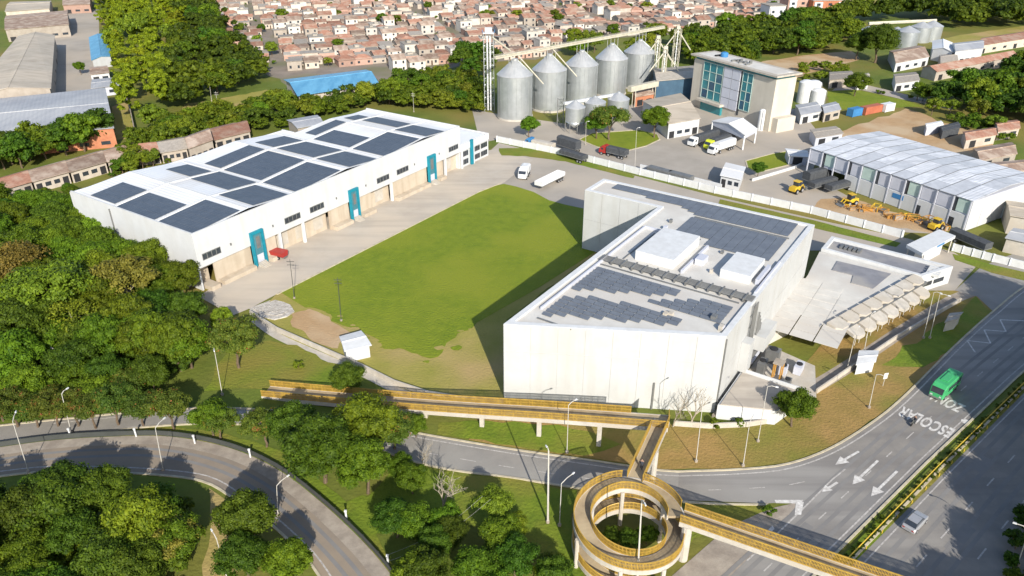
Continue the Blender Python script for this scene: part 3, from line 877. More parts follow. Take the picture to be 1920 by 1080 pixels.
# ---- the tall white block with the wedge plan
FC = Frame(G(945, 748), R(56), flip=True)
wc = thing('distribution_building', 'tall white wedge-fronted building with grey solar roof, right of the lawn', 'building', FC.o)
HC = 13.9
plan = [(0, 0), (15.3, 28.9), (64, 28.9), (64, -17), (55.5, -17), (55.5, 0)]
b = MB()
pts = [FC(u, w) for u, w in plan]
b.prism(pts, 0, HC - .4)
b.build('wall', M['white_wall_b'], wc)
def inset(pl, d):
    ar = sum(pl[i][0] * pl[(i + 1) % len(pl)][1] - pl[(i + 1) % len(pl)][0] * pl[i][1] for i in range(len(pl)))
    sgn = 1 if ar > 0 else -1
    out = []
    for i in range(len(pl)):
        a, c, e = Vector((*pl[i - 1], 0)), Vector((*pl[i], 0)), Vector((*pl[(i + 1) % len(pl)], 0))
        d1, d2 = (c - a).normalized(), (e - c).normalized()
        n1, n2 = Vector((-d1.y, d1.x, 0)) * sgn, Vector((-d2.y, d2.x, 0)) * sgn
        bis = (n1 + n2); bis = bis / max(.25, bis.length_squared) * 2
        out.append((c.x + bis.x * d, c.y + bis.y * d))
    return out
inn = inset(plan, .9)
b = MB()
for i in range(len(plan)):
    j = (i + 1) % len(plan)
    q = [FC(*plan[i]), FC(*plan[j]), FC(*inn[j]), FC(*inn[i])]
    if (q[1] - q[0]).cross(q[2] - q[1]).z < 0: q.reverse()
    b.hexa([(p.x, p.y, HC - .39) for p in q], [(p.x, p.y, HC) for p in q], bottom=False)
b.build('parapet', M['white_trim'], wc)
b = MB(); b.sheet([FC(u, w) for u, w in inn], HC - .35); b.build('roof', M['roof_membrane'], wc)
f0, f1 = FC(0, 0), FC(15.3, 28.9)
facade('wall_panel', f0, f1, .6, 9.1, 8, 1, M['white_wall_b'], wc)
facade('wall_panel', f0, f1, 9.24, HC - .02, 8, 1, M['white_wall_b'], wc)
facade('wall_panel', FC(55.5, -17), FC(55.5, 0), .6, HC - .02, 4, 2, M['white_wall_b'], wc)
facade('wall_panel', FC(55.5, -.0), FC(0, 0), .6, HC - .02, 14, 2, M['white_wall_b'], wc)
facade('wall_panel', FC(15.3, 28.9), FC(26.2, 28.9), .6, HC - .02, 2, 2, M['white_wall_b'], wc)
facade('wall_panel', FC(28.8, 28.9), FC(64, 28.9), .6, HC - .02, 9, 2, M['white_wall_b'], wc)
facade('wall_panel', FC(64, 28.9), FC(64, -17), .6, HC - .02, 9, 2, M['white_wall_b'], wc)
facade('wall_panel', FC(64, -17), FC(55.5, -17), .6, HC - .02, 2, 2, M['white_wall_b'], wc)
flat = lambda u: HC - .35
SG = [M['solar_grey'], M['solar_frame']]
modules('solar_array', [(60.2, -13), (63.2, -13), (63.2, 26.2), (56.2, 26.2), (56.2, 9), (59.2, 4)], FC, flat, wc, SG, dw=1.7, du=1.0, tilt=.06)
modules('solar_array', [(46.6, 7.6), (54.6, 7.6), (54.6, 26.0), (43.8, 26.0), (43.8, 13.6), (46.6, 13.6)], FC, flat, wc, SG, dw=1.7, du=1.0, tilt=.06)
modules('solar_array', [(15.6, 2.6), (25.0, 2.6), (25.0, 18.6), (23.3, 18.6), (19.6, 11)], FC, flat, wc, SG, dw=1.7, du=1.2, tilt=.15, gap=.10, fill=.78)
modules('solar_array', [(5.9, 3.0), (12.2, 3.0), (16.0, 8.5), (16.4, 21.5), (14.4, 21.5)], FC, flat, wc, SG, dw=1.7, du=1.2, tilt=.15, gap=.10, fill=.78)
modules('solar_array', [(18.6, 13.2), (21.4, 17.5), (24.8, 24.0), (24.8, 26.6), (18.6, 26.6)], FC, flat, wc, SG, dw=1.7, du=1.2, tilt=.15, gap=.10, fill=.78)
b = MB(); fbox(b, FC, 31.4, 43.4, 6.5, 13.6, HC - .34, HC + 1.5); b.build('roof_housing', M['white_trim'], wc)
b = MB(); fbox(b, FC, 33.4, 41.4, 21.2, 26.2, HC - .34, HC + 1.2); b.build('roof_housing', M['white_trim'], wc)
b = MB(); fbox(b, FC, 31.0, 43.0, 15.2, 15.6, HC - .34, HC + .3); fbox(b, FC, 30.5, 44, 28, 28.3, HC - .34, HC + .25); b.build('duct', M['panel_grey'], wc)
b = MB(); fbox(b, FC, 35.5, 38.0, 15.9, 17.4, HC - .34, HC + .8); b.build('fan_unit', M['panel_grey'], wc)
b = MB(); fbox(b, FC, 34, 40.5, 27.0, 27.6, HC - .34, HC + .7); b.build('duct', M['panel_grey'], wc)
b = MB()
fbox(b, FC, 7.2, 45.0, 2.0, 2.25, HC - .34, HC + .2); fbox(b, FC, 44.75, 45.0, 2.251, 5.4, HC - .34, HC + .2); b.build('roof_upstand', M['panel_grey'], wc)
b = MB()
for k in range(5): b.tube([FC(27.4 + .42 * k, 1.6, HC + .15), FC(27.4 + .42 * k, 28.7, HC + .15)], .12, 6)
for k in range(14):
    w_ = 2 + k * 1.95
    fbox(b, FC, 27.1, 29.5, w_ - .12, w_ + .12, HC - .34, HC + .35)
b.build('pipe_rack', M['steel_dark'], wc)
b = MB()
for k in range(5): b.tube([FC(27.0 + .45 * k, 29.35, HC - .4), FC(27.0 + .45 * k, 29.35, .2)], .11, 6)
for k in range(6): fbox(b, FC, 26.7, 29.2, 29.15, 29.24, 1 + 2.1 * k, 1.15 + 2.1 * k)
b.build('pipe_riser', M['steel_dark'], wc)
b = MB(); b.tube([FC(15.35, 29.02, HC - .5), FC(15.35, 29.02, .3)], .13, 6); b.build('downpipe', M['steel_dark'], wc)
b = MB(); fbox(b, FC, 14.0, 64.0, 29.0, 29.5, 0, .5); b.build('plinth', M['concrete_dirty'], wc)
pc = FC(10.2, 19.3); d_ = (f1 - f0).normalized(); o_ = Vector((d_.y, -d_.x, 0))
b = MB(); b.box(f0 + d_ * 23.1 + o_ * .16, d_ * .14, o_ * .08, 5.0); b.build('downpipe', M['steel_dark'], wc)

rc = random.Random(17)
for k in range(12):                                  # small vents and cable trays on the big roof
    u_, w_ = rc.choice(((rc.uniform(46, 54), rc.uniform(1.5, 6)), (rc.uniform(30, 43), rc.uniform(16.5, 20)), (rc.uniform(10, 24), rc.uniform(20, 26)), (rc.uniform(16, 18), rc.uniform(15, 24))))
    if u_ < 27 and abs(w_ - 26) > 3 and u_ > 17: w_ = 27.4
    b = MB(); s_ = rc.uniform(.25, .6); fbox(b, FC, u_ - s_, u_ + s_, w_ - s_ * .7, w_ + s_ * .7, HC - .34, HC - .34 + rc.uniform(.35, .8)); b.build('roof_vent', M[rc.choice(('panel_grey', 'steel_dark', 'concrete'))], wc)
for u0, u1, w0, w1 in ((55.2, 55.6, 8, 26.5), (30.4, 43.6, 4.6, 4.8), (26.2, 26.5, 2.4, 27), (4.6, 4.9, 3, 9), (45.6, 45.9, 8, 13)):
    b = MB(); fbox(b, FC, u0, u1, w0, w1, HC - .34, HC - .2); b.build('cable_tray', M['steel_dark'], wc)
b = MB(); b.tube([FC(30.5, 29.5, .9), FC(44, 29.6, 1.4), FC(62, 29.6, 1.6)], .28, 6); b.build('service_pipe', M['panel_grey'], wc)
b = MB()
for k in range(4): b.tube([FC(31.2 + .7 * k, 29.3, HC - 3.5 - k), FC(31.2 + .7 * k, 29.3, .2)], .13, 5)
b.build('pipe_riser', M['steel_dark'], wc)
b = MB(); fbox(b, FC, 31.0, 37.5, 28.99, 31.0, 3.3, 6.0); b.build('service_box', M['white_wall_b'], wc)
b = MB(); fbox(b, FC, 24.2, 26.4, 28.99, 30.4, 2.76, 8.2); b.build('service_box', M['white_wall_b'], wc)
# ---- low annex with tiled roof and scalloped canopy edge
HE = 3.7
we = thing('low_annex', 'low flat annex with grey tiled roof and white parapet beside the tall block', 'building', G(1640, 540))
A_, B_, C_, D_ = Vector((65.6, 143.1, 0)), Vector((70.1, 149.3, 0)), Vector((89.1, 134.6, 0)), Vector((80.9, 130.4, 0))
band = [A_, B_, C_, D_]
b = MB(); b.prism(band, 0, HE - .5); b.build('wall', M['white_wall'], we)
pl = [(p.x, p.y) for p in band]; pi_ = inset(pl, .8)
b = MB()
for i in range(4):
    j = (i + 1) % 4
    q = [Vector((*pl[i], 0)), Vector((*pl[j], 0)), Vector((*pi_[j], 0)), Vector((*pi_[i], 0))]
    if (q[1] - q[0]).cross(q[2] - q[1]).z < 0: q.reverse()
    b.hexa([(p.x, p.y, HE - .49) for p in q], [(p.x, p.y, HE + .2) for p in q], bottom=False)
b.build('parapet', M['white_trim'], we)
M['grey_tile'] = mat('grey roof tiles', (.235, .235, .25), (.19, .19, .205), rough=.8, scale=.5, big=(.30, .285, .27), big_scale=.15, coords=W)
b = MB(); b.sheet([Vector((*p, 0)) for p in pi_], HE - .46); b.build('roof', M['grey_tile'], we)
b = MB()
e1_ = (C_ - B_).normalized(); n1_ = Vector((e1_.y, -e1_.x, 0))
c0 = B_ + e1_ * 3.2 + n1_ * 2.2
for k in range(5): b.box(c0 + e1_ * k * .9 + n1_ * .9 + Vector((0, 0, HE - .45)), e1_ * .3, n1_ * 1.0, .5)
b.build('roof_unit', M['steel_dark'], we)
b = MB()
c0 = C_ - e1_ * 2.6 + n1_ * 2.4
for k in range(4): b.box(c0 + n1_ * k * 1.1 + Vector((0, 0, HE - .45)), e1_ * 1.2, n1_ * .25, .6)
b.build('roof_unit', M['white_trim'], we)
b = MB(); mm_ = (C_ - D_).normalized(); om = Vector((mm_.y, -mm_.x, 0))
for k in range(2): b.box(D_ + mm_ * (2.0 + 3.6 * k) + om * .05 + Vector((0, 0, 1.2)), mm_ * 1.5, om * .05, .9)
b.build('window', M['glass'], we)
E_ = Vector((56.4, 111.5, 0))
low = [FC(38.5, 29.6), FC(63.8, 29.6), A_ + Vector((-.3, -.1, 0)), D_ + Vector((-.6, -.2, 0)), E_, E_ + Vector((-4.0, 5.2, 0))]
b = MB(); b.prism(low, 0, HE - .55); b.build('lower_roof', M['roof_membrane'], we)
tile_p = PG([(1570, 489), (1671, 513), (1637, 541), (1596, 530), (1600, 516), (1560, 506)], HE - .4)
b = MB(); b.prism(tile_p, HE - .549, HE - .40); b.build('tile_patch', M['grey_tile'], we)
ee = (D_ - E_).normalized(); on = Vector((ee.y, -ee.x, 0)); LL = (D_ - E_).length
rr = random.Random(4)
for k in range(26):                                  # roof sheets of the lower roof, lifted unevenly
    u_, w_ = 40.5 + (k % 9) * 2.55, 30.8 + (k // 9) * 4.1
    p = FC(u_, w_, HE - .545)
    b = MB(); b.box(p, FC.e * 1.22, FC.n * 1.95, .03 + rr.random() * .05); b.build('roof_sheet', M['roof_membrane'] , we)
# scallops: upper row on the roof edge, lower row on columns outside
def shell(b, c, r, h, tilt):
    """angular canopy plate, cut corners towards the street, falling outward"""
    pts = [(-1, -.75), (1, -.75), (1, .25), (.55, .75), (-.55, .75), (-1, .25)]
    top = [c + ee * x * r + on * y * r + Vector((0, 0, -tilt * (y + .75) * r)) for x, y in pts]
    lo = [p - Vector((0, 0, .65)) for p in top]
    n = len(pts)
    if (top[1] - top[0]).cross(top[2] - top[1]).z < 0: top.reverse(); lo.reverse()
    b.face(top); b.face(lo[::-1])
    for k in range(n): b.face([lo[k], lo[(k + 1) % n], top[(k + 1) % n], top[k]])
nsh = 8
for k in range(nsh):
    p = E_ + ee * (LL * (k + .5) / nsh)
    b = MB(); shell(b, p - on * .3 + Vector((0, 0, HE + .12)), 1.72, .12, .16); b.build('canopy_shell', M['concrete'], we)
b = MB()
b.hexa([E_ + on * .6 + Vector((0, 0, 2.6)), E_ + on * 1.2 + Vector((0, 0, 2.6)), D_ + on * 1.2 + Vector((0, 0, 2.6)), D_ + on * .6 + Vector((0, 0, 2.6))],
       [E_ + on * .6 + Vector((0, 0, 3.1)), E_ + on * 1.2 + Vector((0, 0, 3.1)), D_ + on * 1.2 + Vector((0, 0, 3.1)), D_ + on * .6 + Vector((0, 0, 3.1))])
b.build('canopy_gutter', M['steel_dark'], we)
for k in range(nsh - 1):
    p = E_ + ee * (LL * (k + 1) / nsh) + on * 2.4
    b = MB(); shell(b, p - on * .2 + Vector((0, 0, 3.0)), 1.6, .12, .30); cs = b.build('canopy_shell', M['concrete'], we)
    for s_ in (-.7, .7):
        b = MB(); b.tube([p + ee * s_ + on * .3 + Vector((0, 0, 2.3)), p + ee * s_ + on * .3], .07, 5); b.build('column', M['pole'], cs)
# plant yard equipment and the flat terrace block
wt = thing('terrace_block', 'low flat-roofed beige block against the right side of the tall white building', 'building', G(1440, 700))
tp = [FC(14.0, 29.6), FC(24.5, 29.6), FC(24.5, 39.5), FC(17.5, 37.5)]
M['terrace'] = mat('beige terrace slab', (.45, .40, .335), (.38, .335, .28), rough=.85, scale=.3, coords=W, stripes=((.30, .26, .22), (.08, .8, 1), .6, -R(56)))
b = MB(); b.prism(tp, 0, 2.6); b.build('wall', M['white_wall'], wt)
b = MB(); b.prism([FC(14.2, 29.9), FC(24.3, 29.9), FC(24.3, 39.2), FC(17.5, 37.2)], 2.601, 2.75); b.build('roof', M['terrace'], wt)
b = MB(); fbox(b, FC, 24.55, 24.75, 29.6, 39.6, 0, 3.2); b.build('parapet', M['white_trim'], wt)
sheet('plant_yard_pad', [FC(25, 29.6), FC(39, 29.6), FC(37.0, 38.5), FC(28, 41), FC(25, 39.4)], .04, M['concrete'])
eq = rr
kinds = []
for k, (u_, w_, su, sw, h_, mt, lab) in enumerate(((30, 31.5, 2.2, 1.2, 2.4, 'steel_dark', 'grey chiller box nearest the pipe riser in the plant yard'), (31.5, 34.5, 1.4, 1.4, 1.8, 'panel_grey', 'pale square plant cabinet in the middle of the plant yard'),
        (34.2, 32.0, 1.6, 2.2, 2.6, 'steel_dark', 'tall dark plant unit at the back of the plant yard by the low roof'), (28.3, 36.2, 1.6, 1.0, 1.5, 'steel_dark', 'low dark plant unit beside the beige terrace parapet'), (33.6, 36.6, 2.4, 1.2, 1.6, 'panel_grey', 'long pale plant unit on the outer side of the plant yard'))):
    t_ = thing('plant_unit', lab, 'plant unit', FC(u_, w_), 'machines in the plant yard')
    b = MB(); fbox(b, FC, u_ - su / 2, u_ + su / 2, w_ - sw / 2, w_ + sw / 2, .12, h_); b.build('casing', M[mt], t_)
    b = MB(); b.lathe(FC(u_, w_, h_ + .001), [(.42 * min(su, sw), 0), (.42 * min(su, sw), .18), (.3 * min(su, sw), .2), (0, .2)], 12); b.build('fan', M['dark'], t_)
    b = MB()
    for s_ in (-.4, .4): fbox(b, FC, u_ + s_ * su - .08, u_ + s_ * su + .08, w_ - sw / 2, w_ + sw / 2, 0, .119)
    b.build('base', M['concrete_dirty'], t_)
t_ = thing('orange_hoist', 'tall orange steel frame standing in the plant yard', 'steel frame', FC(28.6, 33.6))
b = MB()
for du, dw in ((0, 0), (1.4, 0), (0, 1.2), (1.4, 1.2)): b.tube([FC(28.6 + du, 33.6 + dw, 0), FC(28.6 + du, 33.6 + dw, 3.4)], .12, 5)
b.build('leg', mat('orange steel', (.50, .26, .05), (.4, .2, .04), rough=.6), t_)
b = MB(); fbox(b, FC, 28.4, 30.2, 33.4, 35.0, 3.41, 3.6); b.build('platform', M['concrete_dirty'], t_)

# ---- big pale shed at right
P0, P1 = Vector((82.4, 199.5, 0)), Vector((106.0, 160.4, 0))
FD = Frame(P0, math.atan2(P1.y - P0.y, P1.x - P0.x))
LD, DD, HD = (P1 - P0).length, 30.0, 7.7
wd_ = thing('storage_shed', 'big pale shed with a ribbed white roof and dark vertical slots, behind the boundary wall', 'shed', P0)
b = MB()
fbox(b, FD, 14, LD, .3, DD, 0, HD - .2); fbox(b, FD, 0, 13.99, .31, DD, 3.4, HD - .2); fbox(b, FD, 0, 13.98, 9, DD, 0, 3.39)
b.build('wall', M['panel_grey'], wd_)
nb = 11
for i in range(nb):
    for j in range(6):
        u0, u1 = -.2 + (LD + .4) * i / nb, -.2 + (LD + .4) * (i + 1) / nb
        v0, v1 = -.15 + (DD + .3) * j / 6, -.15 + (DD + .3) * (j + 1) / 6
        z_ = lambda v: HD + 1.0 * (1 - abs(v - DD / 2) / (DD / 2 + .7))
        lift = .03 * ((i + j) % 2)
        g_ = .11
        b = MB(); b.hexa([FD(u0 + g_, v0, z_(v0) - .1), FD(u1 - g_, v0, z_(v0) - .1), FD(u1 - g_, v1 - .09, z_(v1) - .1), FD(u0 + g_, v1 - .09, z_(v1) - .1)],
                         [FD(u0 + g_, v0, z_(v0) + lift), FD(u1 - g_, v0, z_(v0) + lift), FD(u1 - g_, v1 - .09, z_(v1) + lift), FD(u0 + g_, v1 - .09, z_(v1) + lift)])
        sheet_ = b.build('roof_sheet', M['roof_shed'] if 'roof_shed' in M else M.setdefault('roof_shed', mat('shed roof sheeting', (.70, .705, .725), (.50, .51, .53), rough=.5, scale=.5, big=(.58, .585, .60), big_scale=.12, coords=W, wave=(.9, -FD.a, 'X', .7), stripes=((.34, .345, .36), (.06, .9, 1), .55, -FD.a))), wd_)
M['roof_shed_b'] = mat('greyed translucent roof sheet', (.50, .51, .53), (.40, .41, .43), rough=.5, scale=.6, coords=W)
for o_ in [c for c in wd_.children if c.name.startswith('roof_sheet')]:
    k_ = int(o_.name.split('.')[1]) if '.' in o_.name else 0
    if rr.random() < .33:
        o_.data.materials.clear(); o_.data.materials.append(M['roof_shed_b'])
for i in range(1, nb):
    u_ = -.2 + (LD + .4) * i / nb
    b = MB()
    zr_ = lambda v: HD + 1.0 * (1 - abs(v - DD / 2) / (DD / 2 + .7))
    for v0, v1 in ((-.15, DD / 2), (DD / 2, DD + .15)):
        b.hexa([FD(u_ - .09, v0, zr_(v0) - .08), FD(u_ + .09, v0, zr_(v0) - .08), FD(u_ + .09, v1, zr_(v1) - .08), FD(u_ - .09, v1, zr_(v1) - .08)],
               [FD(u_ - .09, v0, zr_(v0) + .05), FD(u_ + .09, v0, zr_(v0) + .05), FD(u_ + .09, v1, zr_(v1) + .05), FD(u_ - .09, v1, zr_(v1) + .05)])
    b.build('roof_seam', M['steel_dark'], wd_)
for i in range(12):
    u = .15 + (LD - .3) * i / 11
    b = MB(); fbox(b, FD, u - .14, u + .14, -.25, .02, 0, HD - .25); b.build('column', M['panel_grey'], wd_)
for i in range(11):
    u0, u1 = .3 + (LD - .3) * i / 11, .0 + (LD - .3) * (i + 1) / 11
    slot = i in (1, 3, 5, 7, 10)
    b = MB(); fbox(b, FD, u0 + (.8 if slot else .05), u1 - .05, .12, .299, 4.2, HD - .3); b.build('upper_panel', M['frame_pale'] if i % 3 == 1 else M['panel_grey'], wd_)
    if slot:
        b = MB(); fbox(b, FD, u0 + .02, u0 + .72, .2, .298, 3.6, HD - .4); b.build('slot_window', M['glass'], wd_)
    if i >= 3:
        b = MB(); fbox(b, FD, u0 + .05, u1 - .05, -.12, .297, .1, 3.9); b.build('lower_panel', M['white_wall'], wd_)
FDR = Frame(P1, FD.a + R(90))
for i in range(6):
    u0, u1 = DD * i / 6, DD * (i + 1) / 6
    b = MB(); fbox(b, FDR, u0 + .08, u1 - .08, -.16, -.001, .2, HD - .3); b.build('end_panel', M['white_wall'], wd_)
for u_ in (33.0, 41.5):
    b = MB(); fbox(b, FD, u_, u_ + 1.3, -.19, -.121, .1, 2.5); b.build('door', M['glass'], wd_)
b = MB(); fbox(b, FD, 26.5, 29.5, -.19, -.121, 2.2, 3.4); b.build('sign_panel', M['blue'], wd_)

# ---- grain silos
SP_ = [(1.0, 258.0), (13.3, 269), (25.6, 280), (37.9, 291), (50.2, 302)]
CORR = lambda r, h, n: [(r + (.035 if i % 2 else 0), h * i / n) for i in range(n + 1)]
sil_lab = ['tall steel grain silo at the left end of the row', 'second tall steel grain silo from the lattice lift tower', 'middle of the five tall steel grain silos', 'fourth tall steel grain silo from the lattice lift tower', 'rearmost tall steel grain silo, at the right end of the row']
for k, (x, y) in enumerate(SP_):
    t_ = thing('grain_silo', sil_lab[k], 'silo', (x, y, 0), 'tall steel grain silos')
    r_ = 6.0; ez = zat(x, y - 5.5, (146, 136, 126, 114, 102)[k]); az_ = zat(x, y, (110, 101, 94, 81, 74)[k])
    b = MB(); b.lathe((x, y, .6), CORR(r_, ez - .6, 30), 40); b.build('shell', M['steel'], t_, smooth=True)
    b = MB(); b.lathe((x, y, 0), [(r_ + .35, 0), (r_ + .35, .6), (r_, .6)], 40); b.build('plinth', M['concrete'], t_)
    b = MB(); b.lathe((x, y, ez), [(r_ + .2, -.12), (r_ + .22, .02), (.9, az_ - ez - .5), (.9, az_ - ez), (0, az_ - ez)], 24); b.build('cone_roof', M['steel_roof'], t_)
    b = MB()
    for j in range(24):
        a = 2 * math.pi * j / 24
        b.tube([(x + math.cos(a) * (r_ + .05), y + math.sin(a) * (r_ + .05), ez + .03), (x + math.cos(a), y + math.sin(a), az_ - .45)], .05, 3)
        b.tube([(x + math.cos(a + .1) * (r_ + .06), y + math.sin(a + .1) * (r_ + .06), .6), (x + math.cos(a + .1) * (r_ + .06), y + math.sin(a + .1) * (r_ + .06), ez)], .05, 3)
    b.build('stiffener', M['steel'], t_, kind='stuff')
    a = -2.6
    b = MB()
    for s_ in (-.25, .25):
        b.tube([(x + math.cos(a) * 6.3 + s_, y + math.sin(a) * 6.3, 0), (x + math.cos(a) * 6.3 + s_, y + math.sin(a) * 6.3, ez + 1)], .05, 4)
    for j in range(int(ez / .5)): b.tube([(x + math.cos(a) * 6.3 - .25, y + math.sin(a) * 6.3, .5 * j + .3), (x + math.cos(a) * 6.3 + .25, y + math.sin(a) * 6.3, .5 * j + .3)], .03, 3)
    b.build('ladder', M['steel_dark'], t_)
sm = [((1077, 246), 3.2, 205, 188, 'small steel hopper silo on legs, leftmost of the small ones'), ((1113, 236), 3.6, 196, 180, 'small steel hopper silo half behind the tree, between two others'), ((1157, 228), 3.6, 190, 172, 'small steel hopper silo at the right, nearest the beige shed')]
for (q, r_, pe, pa, lab) in sm:
    c = G(*q); t_ = thing('hopper_silo', lab, 'silo', c, 'small hopper silos')
    ez = zat(c.x, c.y - r_, pe); az_ = zat(c.x, c.y, pa)
    b = MB(); b.lathe((c.x, c.y, 0), [(.4, 1.2), (r_, 3.4)] + [(r, z + 3.4) for r, z in CORR(r_, ez - 3.4, 14)], 28); b.build('shell', M['steel'], t_, smooth=True)
    b = MB(); b.lathe((c.x, c.y, ez), [(r_ + .15, -.08), (r_ + .15, .02), (.5, az_ - ez - .2), (.5, az_ - ez), (0, az_ - ez)], 20); b.build('cone_roof', M['steel_roof'], t_)
    for j in range(8):
        a = 2 * math.pi * j / 8 + .2
        b = MB(); b.tube([(c.x + math.cos(a) * r_, c.y + math.sin(a) * r_, 0), (c.x + math.cos(a) * r_, c.y + math.sin(a) * r_, 4.0)], .13, 4); b.build('leg', M['steel_dark'], t_)

def lattice(b, c, w, h, step, r=.09):
    cs = [Vector((c.x + sx * w / 2, c.y + sy * w / 2, 0)) for sx, sy in ((-1, -1), (1, -1), (1, 1), (-1, 1))]
    for p in cs: b.tube([p, p + Vector((0, 0, h))], r, 4)
    k = int(h / step)
    for i in range(k):
        for j in range(4):
            p, q = cs[j], cs[(j + 1) % 4]
            z0, z1 = i * h / k, (i + 1) * h / k
            b.tube([p + Vector((0, 0, z1)), q + Vector((0, 0, z1))], r * .6, 3)
            b.tube([p + Vector((0, 0, z0)) if i % 2 else p + Vector((0, 0, z1)), q + Vector((0, 0, z1)) if i % 2 else q + Vector((0, 0, z0))], r * .55, 3)
lt = G(918, 208); hT = zat(lt.x, lt.y, 62)
t_ = thing('lift_tower', 'tall lattice bucket lift tower at the left end of the silo row', 'lift tower', lt)
b = MB(); lattice(b, lt, 3.4, hT, 2.2); b.build('lattice_frame', M['steel'], t_)
b = MB()
for s_ in (-.5, .5): b.box((lt.x + s_, lt.y, .3), (.24, 0, 0), (0, .24, 0), hT - .4)
b.build('lift_leg', M['white_trim'], t_)
b = MB(); b.box((lt.x, lt.y, hT - .1), (1.9, 0, 0), (0, 1.4, 0), .3); b.box((lt.x, lt.y, hT + .201), (1.2, 0, 0), (0, .7, 0), 1.6); b.build('lift_head', M['white_trim'], t_)
b = MB()
for sx in (-2.1, 2.1):
    b.tube([(lt.x + sx, lt.y - 1.6, hT + 1.0), (lt.x + sx, lt.y + 1.6, hT + 1.0)], .06, 4); b.tube([(lt.x + sx, lt.y - 1.6, hT + .2), (lt.x + sx, lt.y - 1.6, hT + 1.0)], .06, 4)
    b.tube([(lt.x + sx, lt.y + 1.6, hT + .2), (lt.x + sx, lt.y + 1.6, hT + 1.0)], .06, 4)
b.build('handrail', M['blue'], t_)
b = MB(); b.tube([(lt.x + 1, lt.y, hT - 1.2), (lt.x + 7.5, lt.y + 5.6, 19.8)], .3, 6); b.build('chute', M['pale_steel'], t_)
# overhead conveyor along the silo tops
t_ = thing('conveyor_gantry', 'long cream conveyor gantry running over the tops of the tall silos', 'conveyor', (SP_[0][0], SP_[0][1], 0))
dS = Vector((SP_[4][0] - SP_[0][0], SP_[4][1] - SP_[0][1], 0)); LS = dS.length; dS.normalize(); nS = Vector((-dS.y, dS.x, 0))
g0 = Vector((*SP_[0], 0)) - dS * 9; g1 = Vector((*SP_[4], 0)) + dS * 14
z0 = zat(g0.x, g0.y, 107); z1 = zat(g1.x, g1.y, 62)
zg = max(20.8, z0)
zz_ = 20.9
b = MB(); b.hexa([(*(g0 - nS * .6)[:2], zz_), (*(g1 - nS * .6)[:2], zz_), (*(g1 + nS * .6)[:2], zz_), (*(g0 + nS * .6)[:2], zz_)],
                 [(*(g0 - nS * .6)[:2], zz_ + .35), (*(g1 - nS * .6)[:2], zz_ + .35), (*(g1 + nS * .6)[:2], zz_ + .35), (*(g0 + nS * .6)[:2], zz_ + .35)]); b.build('walkway', M['pale_steel'], t_)
b = MB()
b.hexa([(*(g0 - nS * .3)[:2], zz_ + .36), (*(g1 - nS * .3)[:2], zz_ + .36), (*(g1 + nS * .3)[:2], zz_ + .36), (*(g0 + nS * .3)[:2], zz_ + .36)],
       [(*(g0 - nS * .3)[:2], zz_ + .95), (*(g1 - nS * .3)[:2], zz_ + .95), (*(g1 + nS * .3)[:2], zz_ + .95), (*(g0 + nS * .3)[:2], zz_ + .95)]); b.build('trough', M['pale_steel'], t_)
b = MB()
for s_ in (-.58, .58):
    for hz in (.75, 1.25): b.tube([(*(g0 + nS * s_)[:2], zz_ + hz), (*(g1 + nS * s_)[:2], zz_ + hz)], .04, 4)
    for k in range(40):
        p = g0.lerp(g1, k / 39) + nS * s_
        b.tube([(p.x, p.y, zz_ + .3), (p.x, p.y, zz_ + 1.25)], .03, 3)
b.build('handrail', M['pale_steel'], t_)
for k, (x, y) in enumerate(SP_):
    for s_ in (-1, 1):
        p = Vector((x, y, 0)) + dS * s_ * 2.0
        b = MB(); lo_ = 17.3
        for q in (-.8, .8): b.tube([(p.x + nS.x * q, p.y + nS.y * q, lo_), (p.x + nS.x * q, p.y + nS.y * q, zz_)], .09, 4)
        b.build('support', M['steel'], t_)
for k in (0, 1):
    a_, c_ = Vector((*SP_[k], 20.5)) + dS * 1.5, Vector((*SP_[k + 1], 12.5)) - dS * .5 - nS * -6.6
    c_ = Vector((*SP_[k], 0)) + dS * 7 - nS * 6.8
    b = MB(); b.tube([(a_.x, a_.y, 20.6), (c_.x, c_.y, 11.5)], .22, 6); b.build('chute', M['pale_steel'], t_)
# masts and pipe bridge right of the silos
for q, top, w_, lab in (((1262, 152), 54, 2.4, 'slim cream lattice lift mast right of the silos, behind the blue-walled shed'), ((1226, 165), 72, 1.8, 'shorter slim lift mast beside the rearmost tall silo'), ((1240, 178), 92, 1.4, 'low white lift leg standing over the beige-roofed shed')):
    c = G(*q); h_ = zat(c.x, c.y, top)
    t_ = thing('lift_mast', lab, 'mast', c)
    b = MB(); lattice(b, c, w_, h_, 2.6, .12); b.build('lattice_frame', M['pale_steel'], t_)
    b = MB(); b.box((c.x, c.y, .2), (.2, 0, 0), (0, .2, 0), h_ - .3); b.build('lift_leg', M['white_trim'], t_)
    b = MB(); b.box((c.x, c.y, h_ + .01), (.7, 0, 0), (0, .6, 0), 1.1); b.build('lift_head', M['pale_steel'], t_)
    b = MB(); b.tube([(c.x, c.y, h_ - .5), (c.x - 5.5, c.y - 1, h_ - 8)], .25, 5); b.tube([(c.x, c.y, h_ - .5), (c.x + 5.5, c.y - 1, h_ - 8)], .25, 5); b.build('chute', M['pale_steel'], t_)
t_ = thing('pipe_bridge', 'cream covered pipe bridge between the silos and the glass tower', 'pipe bridge', G(1240, 190))
b = MB()
pa, pb = G(1180, 172, 6.0), G(1293, 148, 6.0)
d_ = (pb - pa).normalized(); n_ = Vector((-d_.y, d_.x, 0))
